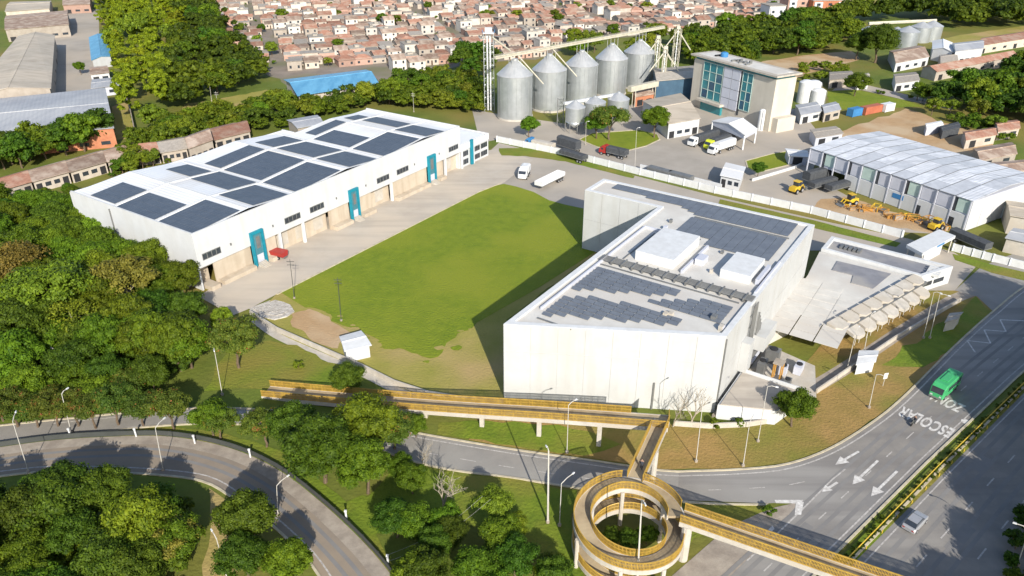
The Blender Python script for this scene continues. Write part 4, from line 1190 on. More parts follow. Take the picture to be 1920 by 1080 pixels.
b.hexa([pa - n_ * .9, pb - n_ * .9, pb + n_ * .9, pa + n_ * .9], [p + Vector((0, 0, 1.9)) for p in (pa - n_ * .9, pb - n_ * .9, pb + n_ * .9, pa + n_ * .9)]); b.build('gallery', M['pale_steel'], t_)
for f_ in (.08, .4, .7):
    p = pa.lerp(pb, f_)
    b = MB()
    for s_ in (-.7, .7): b.tube([(p.x + n_.x * s_, p.y + n_.y * s_, 0), (p.x + n_.x * s_, p.y + n_.y * s_, 6)], .15, 4)
    b.build('trestle', M['pale_steel'], t_)
t_ = thing('belt_conveyor', 'thin white belt conveyor crossing in front of the tall silos above the small ones', 'conveyor', G(1060, 230))
b = MB(); pa, pb = G(1058, 196, 8.5), G(1160, 178, 8.5); d_ = (pb - pa).normalized(); n_ = Vector((-d_.y, d_.x, 0))
b.hexa([pa - n_ * .5, pb - n_ * .5, pb + n_ * .5, pa + n_ * .5], [p + Vector((0, 0, .7)) for p in (pa - n_ * .5, pb - n_ * .5, pb + n_ * .5, pa + n_ * .5)]); b.build('trough', M['white_trim'], t_)
for f_ in (.05, .5, .95):
    p = pa.lerp(pb, f_); b = MB(); b.tube([(p.x, p.y, 0), (p.x, p.y, 8.5)], .14, 4); b.build('trestle', M['steel_dark'], t_)
b = MB(); lattice(b, G(1050, 235), 2.0, 9, 2, .1); b.build('stair_tower', M['steel_dark'], t_)

# ---- glass and stone tower
M['blue_glass'] = mat('blue curtain glass', (.02, .10, .17), (.012, .07, .12), rough=.15, spec=.7, scale=.25, coords=W)
HT_ = 18.0
tFL, tFR = G(1293, 196), G(1440, 247)
FT = Frame(Vector((tFL.x, tFL.y, 0)), math.atan2(tFR.y - tFL.y, tFR.x - tFL.x))
LT = (tFR - tFL).xy.length
DT = 9.0
tw = thing('mill_tower', 'square beige mill tower with teal glass front and overhanging flat roof', 'tower', FT.o)
zl_, zr_ = tFL.y, tFR.y
def tf(s): return LT * s * (zl_ / zr_) / ((1 - s) + s * zl_ / zr_)
b = MB(); fbox(b, FT, 0, LT, 0, DT, 0, HT_ - 1.2); b.build('wall', M['tower_wall'], tw)
b = MB(); fbox(b, FT, .4, LT - .4, .4, DT - .4, HT_ - 1.199, HT_ - .3); b.build('clerestory', M['glass_teal'], tw)
b = MB(); fbox(b, FT, -1.1, LT + 1.1, -1.1, DT + 1.1, HT_ - .299, HT_ + .25); b.build('roof', M['flat_roof'], tw)
b = MB(); fbox(b, FT, .8, LT - .8, .8, DT - .8, HT_ + .251, HT_ + .33); b.build('roof_deck', M['roof_membrane'], tw)
b = MB()
for k in range(7): fbox(b, FT, LT * .42 + k * 1.1, LT * .42 + k * 1.1 + .6, 1.5 + (k % 3) * 1.4, 3.4 + (k % 2) * 2, HT_ + .331, HT_ + .9 + .2 * (k % 3))
b.build('roof_vent', M['steel_dark'], tw)
t_ = thing('water_tank', 'bright blue tank on the roof of the beige mill tower', 'tank', FT(LT * .24, DT * .55, HT_ + .34))
b = MB(); b.lathe(FT(LT * .24, DT * .55, HT_ + .34), [(1.3, 0), (1.35, 1.2), (1.1, 1.5), (.4, 1.7), (0, 1.7)], 16); b.build('vessel', M['blue'], t_)
b = MB(); fbox(b, FT, LT * .24 - 2.4, LT * .24 - 1.6, DT * .3, DT * .8, HT_ + .34, HT_ + .8); b.build('pipework', M['dark'], t_)
for s0, s1, mk in ((.125, .36, 'g'), (.60, .725, 'g')):
    u0, u1 = tf(s0), tf(s1)
    b = MB(); fbox(b, FT, u0, u1, -.12, -.001, 4.2, HT_ - 1.25); gl = b.build('glazing', M['glass_teal'], tw)
    nc = 3 if s1 < .5 else 2
    for r_ in range(4):
        for c in range(nc):
            w_, h_ = (u1 - u0) / nc, (HT_ - 5.45) / 4
            b = MB(); fbox(b, FT, u0 + c * w_ + .12, u0 + (c + 1) * w_ - .12, -.17, -.121, 4.2 + r_ * h_ + .14, 4.2 + (r_ + 1) * h_ - .14)
            b.build('pane', M['glass_teal'] if (r_ * 3 + c) % 4 else M['blue_glass'], gl)
    b = MB()
    for c in range(nc + 1): fbox(b, FT, u0 + c * w_ - .1, u0 + c * w_ + .1, -.3, -.171, 4.2, HT_ - 1.3)
    for r_ in range(5): fbox(b, FT, u0, u1, -.29, -.172, 4.2 + r_ * h_ - .1 - (.1 if r_ == 4 else 0), 4.2 + r_ * h_ + .1 - (.15 if r_ == 4 else 0))
    b.build('mullion', M['frame_pale'], gl)
u0, u1 = tf(.37), tf(.575)
for r_ in range(4):
    for c in range(2):
        w_, h_ = (u1 - u0) / 2, (HT_ - 4.4) / 4
        b = MB(); fbox(b, FT, u0 + c * w_ + .12, u0 + (c + 1) * w_ - .12, -.35, -.001, 3.1 + r_ * h_ + .1, 3.1 + (r_ + 1) * h_ - .1); b.build('cladding_panel', M['panel_grey'], tw)
b = MB(); fbox(b, FT, tf(.58), tf(.60), -.2, -.001, 2, HT_ - 1.3); b.build('recess', M['glass'], tw)
b = MB(); fbox(b, FT, tf(.125), tf(.42), -2.2, -.001, 3.2, 4.0); b.build('canopy', M['concrete'], tw)
b = MB(); fbox(b, FT, tf(.15), tf(.40), -.9, -.002, 0, 3.19); b.build('lobby_glazing', M['glass_teal'], tw)
b = MB(); fbox(b, FT, LT + .001, LT + 2.4, 1.0, DT, 0, 4.6); b.build('side_wing', M['tower_wall'], tw)
pk = G(1437, 246); 
t_ = thing('white_tank', 'slim white vertical tank standing against the front of the beige tower', 'tank', FT(tf(.93), -1.3))
b = MB(); b.lathe(FT(tf(.93), -1.3, 0), [(1.0, 0), (1.0, 6.6), (.7, 7.0), (0, 7.2)], 20); b.build('vessel', M['white_trim'], t_, smooth=False)
b = MB(); b.tube([FT(tf(.93) + .9, -2.0, 0), FT(tf(.93) + .9, -2.0, 7)], .07, 4); b.build('ladder', M['steel_dark'], t_)
# ------------------------------------------------------------------ sheds and houses in the middle distance
def shed(name, label, cat, quad, h, rise=1.2, roof='roof_grey', wall='white_wall', along=0, over=.5, group=None, world=False, openings=0, z0=0.0):
    """quad: roof corners as seen at eave height. along=0: ridge parallel to the first edge."""
    c = [Vector((p[0], p[1], 0)) for p in quad] if world else [Vector((*G(x, y, h)[:2], 0)) for x, y in quad]
    ar = sum(c[i].x * c[(i + 1) % 4].y - c[(i + 1) % 4].x * c[i].y for i in range(4))
    if ar < 0: c = [c[1], c[0], c[3], c[2]]
    if along: c = c[1:] + c[:1]
    t = thing(name, label, cat, (c[0] + c[2]) / 2, group)
    m0, m1 = (c[1] + c[2]) / 2, (c[3] + c[0]) / 2          # ridge ends (right, left)
    b = MB(); b.prism(c, z0, h, top=False)
    Z = lambda p, z: Vector((p.x, p.y, z))
    if rise > 0:
        b.face([Z(c[1], h), Z(c[2], h), Z(m0, h + rise)]); b.face([Z(c[3], h), Z(c[0], h), Z(m1, h + rise)])
    b.build('wall', M[wall], t)
    ex = (m0 - m1).normalized()
    for a0, a1, r0, r1 in ((c[0], c[1], m1, m0), (c[2], c[3], m0, m1)):
        s = (a1 - a0).normalized() * over * .6
        o0 = (a0 - r0); L = o0.length; o0.normalize()
        drop = over * rise / max(L, .1)
        q = [Z(a0 + o0 * over - s, h - drop), Z(a1 + (a1 - r1).normalized() * over + s, h - drop), Z(r1 + s, h + rise), Z(r0 - s, h + rise)]
        b = MB(); b.hexa([p + Vector((0, 0, .03)) for p in q], [p + Vector((0, 0, .2)) for p in q]); b.build('roof', M[roof], t)
    if rise > 0:
        b = MB(); b.tube([Z(m1 - ex * over * .5, h + rise + .16), Z(m0 + ex * over * .5, h + rise + .16)], .18, 5); b.build('ridge_cap', M[roof], t)
    if openings:
        a, e = c[0], c[1]
        d = (e - a); L = d.length; d.normalize(); n = Vector((d.y, -d.x, 0))
        for k in range(openings):
            p = a + d * L * (k + .5) / openings
            b = MB(); b.box(p + n * .03 + Vector((0, 0, .1 if k % 3 == 0 else 1.1)), d * min(1.3, L / openings * .32), n * .03, 2.2 if k % 3 == 0 else 1.1)
            b.build('door' if k % 3 == 0 else 'window', M['dark'] if k % 3 == 0 else M['glass'], t)
    return t

shed('factory_hall', 'big beige-roofed factory hall at the left edge beside the paved factory yard', 'factory', [(-60, 182), (93, 166), (101, 66), (36, 68)], 7, 1.6, 'roof_beige', 'house_wall', along=1, openings=5)
shed('factory_hall', 'wide grey-roofed hall with an orange end wall above the left wood', 'factory', [(-40, 262), (212, 240), (196, 166), (-60, 192)], 6, 1.0, 'roof_grey', 'orange_wall', along=0, openings=6)
shed('factory_hall', 'brown-roofed long factory block at the far left behind the beige hall', 'factory', [(10, 56), (128, 46), (126, 20), (12, 30)], 6, 1.4, 'brown_roof', 'house_wall', openings=6)
shed('factory_hall', 'pale-roofed far factory block at the top left corner', 'factory', [(10, 22), (92, 16), (96, 2), (20, 4)], 5, 1.2, 'roof_beige', 'house_wall', openings=4)
shed('factory_hall', 'small brown-roofed far block right of the red gate at top left', 'factory', [(118, 10), (168, 8), (170, -8), (120, -8)], 5, 1.2, 'brown_roof', 'house_pink', openings=3)
shed('store_shed', 'bright blue-roofed store at the edge of the paved factory yard', 'shed', [(173, 113), (207, 106), (200, 64), (168, 70)], 4.2, .8, 'blue_roof', 'white_wall', along=1, openings=2)
shed('store_shed', 'small brown-roofed store below the blue-roofed store', 'shed', [(170, 140), (204, 136), (200, 124), (170, 127)], 3.4, .5, 'brown_roof', 'white_wall', openings=2)
shed('store_shed', 'small grey lean-to joining the grey hall beside the path', 'shed', [(172, 166), (222, 160), (216, 146), (174, 150)], 3.4, .3, 'roof_grey', 'panel_grey', openings=2)
shed('sports_hall', 'blue-roofed sports hall standing among trees at the edge of the suburb', 'hall', [(560, 178), (706, 155), (684, 132), (536, 150)], 5.5, 1.6, 'blue_roof', 'concrete', over=1.2)
shed('back_shed', 'pale blue-grey roofed shed behind the long white warehouse', 'shed', [(558, 240), (606, 232), (594, 217), (540, 226)], 4, .5, 'roof_grey', 'house_wall', openings=2)
shed('grain_shed', 'beige-roofed shed between the small silos and the glass tower', 'shed', [(1254, 232), (1312, 222), (1276, 176), (1206, 190)], 5.0, 1.2, 'roof_beige', 'white_wall', openings=4)
shed('machine_hall', 'dark blue-walled hall left of the glass tower', 'hall', [(1232, 152), (1300, 146), (1300, 124), (1226, 130)], 8.0, .6, 'flat_roof', 'steel_blue' if 'steel_blue' in M else M.setdefault('steel_blue', mat('dark blue cladding', (.06, .115, .17), (.045, .085, .13), rough=.5, scale=.3, coords=W)) and 'steel_blue')
shed('bin_shed', 'small rusty bin shed under the pipe bridge', 'shed', [(1192, 182), (1226, 176), (1222, 164), (1188, 168)], 3.6, .6, 'brown_roof', 'orange_wall', openings=2)
shed('yard_hut', 'low white hut with the grey roof beside the white tanks right of the tower', 'hut', [(1502, 216), (1540, 208), (1530, 192), (1492, 198)], 3.2, .5, 'roof_grey', 'white_wall', openings=2)
shed('yard_hut', 'small white hut nearest the red container', 'hut', [(1546, 212), (1576, 205), (1566, 192), (1540, 198)], 3.2, .5, 'roof_grey', 'house_wall', openings=2)
shed('yard_hut', 'pale flat hut behind the storage shed end', 'hut', [(1530, 258), (1580, 250), (1566, 238), (1520, 244)], 3.0, .3, 'cement_roof', 'panel_grey', openings=2)
shed('yard_hut', 'small white canopy hut on the grass beside the storage shed', 'hut', [(1480, 292), (1514, 294), (1512, 284), (1474, 280)], 2.6, .2, 'roof_white', 'panel_grey', openings=1)
shed('yard_hut', 'grey hut beside the lawn beyond the white tanks', 'hut', [(1556, 150), (1600, 146), (1596, 134), (1556, 136)], 3.4, .5, 'cement_roof', 'house_wall', openings=2)
shed('yard_hut', 'white hut with a round white tank beside the far lane', 'hut', [(1608, 150), (1630, 148), (1628, 138), (1606, 139)], 4, .4, 'flat_roof', 'white_wall', openings=1)
shed('long_shed', 'long red-roofed shed running along the trees at far right', 'shed', [(1756, 134), (1908, 104), (1888, 98), (1730, 126)], 4, 1.2, 'terracotta', 'house_wall', openings=8)
shed('long_shed', 'longer far brown-red shed by the upper right frame edge', 'shed', [(1836, 86), (1990, 62), (1984, 50), (1840, 72)], 4, 1.2, 'terracotta', 'house_wall', openings=8)
shed('mill_house', 'brown-roofed white house left of the far grey silos group', 'house', [(1680, 118), (1742, 106), (1722, 86), (1668, 96)], 4, 1.6, 'brown_roof', 'white_wall', openings=4)
shed('mill_house', 'grey-roofed two storey house right of the far grey silos', 'house', [(1792, 96), (1844, 90), (1842, 76), (1786, 82)], 6, 1.0, 'roof_grey', 'white_wall', openings=5)
shed('mill_house', 'white-roofed barn between the far silos and the grey-roofed house', 'house', [(1750, 92), (1786, 98), (1784, 80), (1750, 77)], 5, 1.2, 'roof_white', 'white_wall', along=1, openings=2)
shed('mill_house', 'low grey-roofed house at the front of the far mill yard', 'house', [(1764, 118), (1796, 112), (1790, 100), (1762, 104)], 3.5, .8, 'cement_roof', 'house_wall', openings=3)
shed('mill_house', 'pale flat house left of the long red-roofed shed', 'house', [(1680, 156), (1724, 150), (1716, 136), (1676, 140)], 3.5, .5, 'cement_roof', 'white_wall', openings=3)
for k, (q, lab) in enumerate((([(1812, 262), (1868, 252), (1862, 240), (1806, 248)], 'rusty roofed shack in the scrap yard, nearest the trees'), ([(1838, 300), (1906, 288), (1896, 268), (1826, 280)], 'largest rusty roofed shack in the scrap yard at right'), ([(1870, 326), (1930, 318), (1926, 300), (1862, 306)], 'rusty roofed shack right behind the storage shed end'), ([(1872, 246), (1912, 240), (1906, 226), (1866, 231)], 'dark red roofed shack at the frame edge below the trees'))):
    shed('shack', lab, 'shack', q, 3, .7, ('terracotta', 'brown_roof', 'brown_roof', 'terracotta')[k], 'house_wall', group='scrap yard shacks', openings=2)
for k, (q, lab) in enumerate((([(1738, 240), (1768, 234), (1764, 228), (1736, 233)], 'pale long trailer box parked by the dirt lot'), ([(1768, 246), (1800, 238), (1796, 230), (1764, 238)], 'dark long trailer box parked beside the dirt lot'))):
    shed('trailer_box', lab, 'trailer', q, 2.6, .1, ('roof_white', 'tarp')[k], ('panel_grey', 'tarp')[k])
shed('end_shed', 'grey roofed open shed at the right frame edge past the storage shed', 'shed', [(1896, 404), (1990, 420), (1990, 392), (1888, 378)], 4.5, .4, 'roof_beige', 'concrete')
shed('lean_to', 'low grey lean-to roof at the right frame edge near the gate', 'shed', [(1888, 446), (1960, 462), (1970, 440), (1902, 430)], 3.4, .3, 'roof_grey', 'concrete')
shed('pump_house', 'small white pump house on the dry strip below the lawn', 'hut', [(648, 656), (692, 646), (676, 624), (640, 634)], 2.6, .25, 'white_trim', 'white_wall', along=0)
shed('meter_hut', 'small white meter hut by the pavement below the scalloped annex', 'hut', [(1608, 682), (1640, 677), (1644, 661), (1613, 661)], 2.2, .12, 'white_trim', 'white_wall')
shed('bus_shelter', 'small flat-roofed grey shelter on the verge by the road junction', 'shelter', [(1774, 603), (1794, 598), (1802, 588), (1782, 590)], 2.2, .1, 'flat_roof', 'pole')

# terracotta row houses behind the long warehouse
rowp = [(-20, 362), (60, 340), (130, 322), (200, 303), (245, 290), (300, 286), (352, 278), (400, 262), (470, 246)]
rl = ['red-brown roofed row house at the left frame edge under the wood', 'pale-fronted brown roofed row house, second from the left frame edge', 'long brown roofed row house in front of the dark green trees', 'brown roofed row house with a small water tank, mid row', 'short row house half hidden by bushes behind the warehouse corner', 'low pale roofed row house beside the bushes', 'taller row house with a stepped white wall behind the warehouse', 'last brown roofed row house before the blue-grey shed']
for k in range(8):
    (x0, y0), (x1, y1) = rowp[k], rowp[k + 1]
    q = [(x0 + 2, y0), (x1 - 2, y1), (x1 - 10, y1 - 20), (x0 - 6, y0 - 20)]
    shed('row_house', rl[k], 'house', q, 4.6 if k == 6 else 3.3, 1.2, ('terracotta', 'brown_roof', 'brown_roof', 'brown_roof', 'terracotta', 'cement_roof', 'brown_roof', 'terracotta')[k], 'house_wall', group='row houses behind the warehouse', openings=4)

# far silos at upper right
for k, (px_, pb_, pt_, r_) in enumerate(((1630, 76, 46, 5), (1652, 78, 48, 5), (1676, 84, 50, 5.2), (1696, 88, 48, 5.4), (1722, 78, 40, 5), (1742, 76, 38, 5))):
    c = G(px_, pb_); h_ = zat(c.x, c.y, pt_)
    t_ = thing('far_silo', ('leftmost of the far grey silos', 'second far grey silo from the left', 'third far grey silo from the left', 'tallest far grey silo just left of the gap', 'far grey silo just right of the gap', 'rightmost of the far grey silos')[k] + ' at upper right', 'silo', c, 'far grey silos')
    b = MB(); b.lathe(c, CORR(r_, h_ - 2.6, 12), 24); b.build('shell', M['steel'], t_, smooth=True)
    b = MB(); b.lathe((c.x, c.y, h_ - 2.6), [(r_ + .2, 0), (.5, 2.4), (0, 2.6)], 20); b.build('cone_roof', M['steel_roof'], t_)
t_ = thing('far_conveyor', 'cream conveyor across the tops of the far grey silos', 'conveyor', G(1690, 84))
c0, c1 = G(1622, 76), G(1746, 74); 
b = MB(); zc_ = zat(c0.x, c0.y, 44); b.tube([(c0.x, c0.y, zc_), (c1.x, c1.y, zc_ + 1)], .8, 6); b.build('gallery', M['pale_steel'], t_)
for k, (x, y, lab) in enumerate(((1506, 192, 'left white storage tank right of the tower'), (1521, 190, 'middle white storage tank right of the tower'), (1531, 196, 'right, lower white storage tank right of the tower'))):
    c = G(x, y); h_ = (7.5, 7.0, 5.2)[k]
    t_ = thing('storage_tank', lab, 'tank', c, 'white storage tanks')
    b = MB(); b.lathe(c, [(2.6, 0), (2.6, h_), (1.4, h_ + .7), (0, h_ + .9)], 24); b.build('vessel', M['white_trim'], t_)
    b = MB(); b.tube([c + Vector((2.2, -2.0, 0)), c + Vector((2.2, -2.0, h_))], .08, 4); b.build('ladder', M['steel_dark'], t_)

# apartment blocks at the top edge
for k, (x0, x1, yb, yt, mk, lab) in enumerate(((1474, 1512, 32, -12, 'house_pink', 'pink and grey apartment block at the top edge, left of two'), (1520, 1586, 34, 2, 'orange_wall', 'orange brick and white apartment block at the top edge, right of two'), (1440, 1470, 38, 12, 'white_wall', 'low white apartment block at the top edge beside the wood'))):
    a, e = G(x0, yb), G(x1, yb - 1)
    fr = Frame(a, math.atan2(e.y - a.y, e.x - a.x)); L = (e - a).xy.length; h_ = zat(a.x, a.y, yt)
    t_ = thing('apartment_block', lab, 'building', a)
    b = MB(); fbox(b, fr, 0, L, 0, 11, 0, h_); b.build('wall', M[mk], t_)
    b = MB(); fbox(b, fr, -.3, L + .3, -.3, 11.3, h_ + .001, h_ + .4); b.build('roof', M['flat_roof'], t_)
    nb = max(2, int(L / 6))
    for j in range(nb):
        if j % 2 == 0: 
            b = MB(); fbox(b, fr, (j + .1) * L / nb, (j + .8) * L / nb, -.5, -.001, 0, h_ - .6); b.build('bay', M['white_wall'], t_)
        for s in range(max(1, int(h_ / 3.0))):
            b = MB(); v_ = -.501 if j % 2 == 0 else -.001
            fbox(b, fr, (j + .3) * L / nb, (j + .6) * L / nb, v_ - .05, v_, 1 + 3.0 * s, 2.4 + 3.0 * s); b.build('window', M['glass'], t_)

# truck canopy in front of the tower, guard hut, gate canopy
ca = [G(1336, 230, 4.2), G(1396, 256, 4.2), G(1418, 244, 4.2), G(1366, 222, 4.2)]
t_ = shed('truck_canopy', 'pale gabled canopy over the truck lanes in front of the tower', 'canopy', [(p.x, p.y) for p in ca], 4.6, 1.3, 'roof_white', 'panel_grey', along=1, world=True, z0=3.4, over=.4)
for p in ca:
    b = MB(); b.box((p.x, p.y, 0), (.2, 0, 0), (0, .2, 0), 4.5); b.build('column', M['white_trim'], t_)
gh = [G(1352, 330, 3), G(1388, 338, 3), G(1396, 316, 3), G(1362, 308, 3)]
t_ = shed('guard_hut', 'white guard hut with teal corner by the yard entrance', 'hut', [(p.x, p.y) for p in gh], 3.2, .3, 'roof_white', 'white_wall', world=True, openings=3)
b = MB(); pt_ = G(1375, 344); b.box(pt_, (.9, -.5, 0), (.2, .35, 0), 2.8); b.build('corner_panel', M['teal'], t_)
kc = [G(1699, 462, 3.6), G(1729, 478, 3.6), G(1791, 445, 3.6), G(1760, 433, 3.6)]
t_ = thing('gate_canopy', 'white slab canopy over the gatehouse at the yard entrance', 'canopy', (kc[0] + kc[2]) / 2 * Vector((1, 1, 0)) if False else Vector(((kc[0] + kc[2]).x / 2, (kc[0] + kc[2]).y / 2, 0)))
b = MB(); b.hexa([(p.x, p.y, 3.3) for p in kc], [(p.x, p.y, 4.0) for p in kc]); b.build('slab', M['white_trim'], t_)
cc_ = sum(kc, Vector()) / 4
for p in kc:
    q = p.lerp(cc_, .12); b = MB(); b.tube([(q.x, q.y, 0), (q.x, q.y, 3.29)], .16, 6); b.build('column', M['pole'], t_)
b = MB(); q = [p.lerp(cc_, .45) for p in kc]; b.prism(q, 0, 3.28); b.build('booth', M['white_wall'], t_)
q0, q1 = kc[1], kc[2]; d_ = (q1 - q0).normalized(); n_ = Vector((d_.y, -d_.x, 0))
if n_.dot(cc_ - q0) > 0: n_ = -n_
b = MB(); b.box(Vector((q0.x, q0.y, 3.45)) + d_ * (q1 - q0).length * .55 + n_ * .03, d_ * 1.6, n_ * .028, .42); b.build('sign_panel', M['blue'], t_)

# ------------------------------------------------------------------ walls and fences
def wall_run(name, label, cat, pts, h, t, m, post=None, mpost=None):
    ln = [Vector((p.x, p.y, 0)) for p in pts]
    o = thing(name, label, cat, ln[len(ln) // 2])
    l, r = offset_line(ln, t / 2), offset_line(ln, -t / 2)
    for i in range(len(ln) - 1):
        b = MB(); q = [r[i], r[i + 1], l[i + 1], l[i]]
        b.hexa([(p.x, p.y, 0) for p in q], [(p.x, p.y, h) for p in q]); b.build('wall_section', m, o)
    if post:
        for p in ln:
            b = MB(); b.box((p.x, p.y, 0), (t * .8, 0, 0), (0, t * .8, 0), h + post); b.build('pillar', mpost or m, o)
    return o
def seg(pts, n):
    out = []
    for i in range(len(pts) - 1):
        for j in range(n): out.append(pts[i].lerp(pts[i + 1], j / n))
    return out + [pts[-1]]
wall_run('boundary_wall', 'long low cream boundary wall between the two industrial yards', 'wall', seg(PG([(932, 266), (1060, 292), (1200, 328), (1340, 362), (1520, 400), (1690, 446)]), 5), 1.9, .3, M['white_trim'], .06)
wall_run('boundary_wall', 'cream boundary wall right of the gate canopy running out of frame', 'wall', seg(PG([(1785, 470), (1860, 490), (1990, 522)]), 4), 1.7, .3, M['white_trim'], .06)
wall_run('boundary_wall', 'low pale wall curving below the lawn down to the footbridge', 'wall', seg(PG([(470, 590), (520, 622), (600, 657), (680, 692), (740, 722), (800, 742), (880, 755), (944, 757)]), 3), 1.0, .25, M['concrete'])
wall_run('boundary_wall', 'pale roadside wall beside the pavement under the scalloped annex', 'wall', seg(PG([(1530, 738), (1600, 690), (1680, 636), (1760, 588), (1800, 566)]), 4), .9, .25, M['concrete'])
wall_run('boundary_wall', 'low pale wall under the tall white block beside the footbridge', 'wall', seg(PG([(1262, 798), (1330, 803), (1400, 800), (1450, 792), (1500, 760)]), 3), .9, .25, M['concrete'])
wall_run('boundary_wall', 'short cream double wall behind the tall white block', 'wall', seg(PG([(1200, 318), (1310, 345), (1352, 356)]), 4), 1.6, .3, M['white_trim'])
wall_run('boundary_wall', 'white wall strip along the lawn by the guard hut', 'wall', seg(PG([(1410, 340), (1490, 316), (1516, 304)]), 3), .8, .3, M['white_trim'])
wall_run('boundary_wall', 'cream factory wall along the narrow path at left', 'wall', seg(PG([(232, 168), (246, 214), (257, 264)]), 3), 2.0, .3, M['concrete_dirty'])
# ------------------------------------------------------------------ footbridge with the spiral ramp
RC = Vector((13.9, 64.9, 0)); RI, RO = 4.55, 6.55
fb = thing('footbridge', 'yellow railed concrete footbridge with a round spiral ramp over the roads', 'footbridge', RC)
def deck_part(name, pts, w, parent, t=.4, mt=None):
    """pts carry their own z (deck surface)"""
    l, r = offset_line(pts, w / 2), offset_line(pts, -w / 2)
    b = MB()
    for i in range(len(pts) - 1):
        q = [r[i], r[i + 1], l[i + 1], l[i]]
        b.hexa([p - Vector((0, 0, t)) for p in q], q)
    b.build(name, mt or M['deck'], parent)
    b = MB()
    for s in (l, r):
        for i in range(len(s) - 1):
            pass
    return l, r
M['deck'] = mat('footbridge deck', (.35, .275, .175), (.275, .215, .135), rough=.9, scale=.8, big=(.41, .33, .21), big_scale=.25, coords=W)
M['rail_yellow'] = mat('sun faded yellow railing', (.45, .285, .048), (.30, .185, .04), rough=.5, scale=1.2, coords=W)
def railing(line, parent, h=1.15, picket=.14):
    b = MB()
    for z_, r_ in ((h, .08), (h * .55, .04), (.12, .06)):
        b.tube([p + Vector((0, 0, z_)) for p in line], r_, 4)
    acc = 0
    for i in range(len(line) - 1):
        a, c = line[i], line[i + 1]
        L = (c - a).length; d = (c - a) / max(L, 1e-6)
        k = max(1, int(L / picket))
        for j in range(k):
            p = a + d * (j + .5) * L / k
            big = (i * 9 + j) % 9 == 0
            w = .05 if big else .034
            b.box(p + Vector((0, 0, -.05)), Vector((d.x, d.y, 0)).normalized() * w, Vector((-d.y, d.x, 0)).normalized() * .025, h + (.06 if big else -.02))
    b.build('railing', M['rail_yellow'], parent)
def stringer(line, parent, m='concrete'):
    b = MB()
    for i in range(len(line) - 1):
        a, c = line[i], line[i + 1]
        d = (c - a); d.z = 0
        if d.length < 1e-5: continue
        n = Vector((-d.y, d.x, 0)).normalized() * .09
        q = [a - n, c - n, c + n, a + n]
        b.hexa([p - Vector((0, 0, .62)) for p in q], [p + Vector((0, 0, .06)) for p in q])
    b.build('edge_beam', M[m], parent)
TH0, TH1 = 60, 655
def hz(th): return 6.0 if th < 95 else 6.0 - 3.5 * (th - 95) / 360
def hp(th, r): return Vector((RC.x + r * math.cos(R(th)), RC.y + r * math.sin(R(th)), max(.1, hz(th))))
steps = list(range(TH0 - 60, TH1 + 1, 6))
mid_ = [hp(t, (RI + RO) / 2) for t in steps]
b = MB()
for i in range(len(steps) - 1):
    q = [hp(steps[i], RI), hp(steps[i], RO), hp(steps[i + 1], RO), hp(steps[i + 1], RI)]
    b.hexa([p - Vector((0, 0, .35)) for p in q], q)
b.build('spiral_deck', M['deck'], fb)
# railings leave gaps where the two bridges join (N link about 75 deg, E span about -5 deg)
outer = [(t, hp(t, RO)) for t in steps]
railing([p for t, p in outer if 12 <= t <= 66], fb)
railing([p for t, p in outer if 90 <= t <= 640], fb)
railing([hp(t, RI) for t in steps], fb)
stringer([p for t, p in outer if t >= 0], fb)
stringer([hp(t, RI) for t in steps], fb)
for th, r_ in ((92, RI - .1), (20, RI + .1), (200, RO + .1), (300, RO + .1), (255, RO - .1), (150, RI + .2)):
    zt = min(hz(t) for t in (th, th + 360) if TH0 - 60 <= t <= TH1 and hz(t) > 1.0) if th != 92 else 6
    p = Vector((RC.x + r_ * math.cos(R(th)), RC.y + r_ * math.sin(R(th)), 0))
    b = MB(); b.tube([p, p + Vector((0, 0, hz(th) - .4))], .28, 8); b.build('pier', M['concrete'], fb)
# north link and the long ramp down to the left
n0 = hp(76, RO - .3)
n1 = Vector((21.0, 83.0, 5.9))
link = [n0.lerp(n1, k / 6) for k in range(7)]
l, r = deck_part('link_deck', link, 2.0, fb)
railing(l[:-1], fb); railing(r, fb); stringer(l, fb); stringer(r, fb)
pcs = [Vector((21.8, 82.6, 5.9)), Vector((12.6, 84.6, 5.2)), Vector((4.0, 86.8, 4.25)), Vector((-4.5, 89.0, 3.2)), Vector((-13.2, 91.2, 2.25)), Vector((-27.0, 94.6, 1.0)), Vector((-39.5, 97.4, .25))]
ramp = smooth_line(pcs, 1.6)
l, r = deck_part('ramp_deck', ramp, 2.8, fb)
railing(l, fb)
railing([p for p in r if (p - Vector((20.4, 83.0, 5.8))).length > 2.2], fb)
for p in (r, l): stringer(p, fb)
railing([l[0], r[0]], fb)
for k in (1, 2, 3, 4):
    p = pcs[k]
    b = MB(); b.box((p.x, p.y, 0), (.32, -.05, 0), (.05, .3, 0), p.z - .42); b.box((p.x, p.y, p.z - .82), (.3, -.05, 0), (.15, .95, 0), .4); b.build('pier', M['concrete'], fb)
p = link[3] + Vector((.9, -.1, 0)); b = MB(); b.tube([(p.x, p.y, 0), (p.x, p.y, p.z - .4)], .42, 10); b.build('pier', M['concrete'], fb)
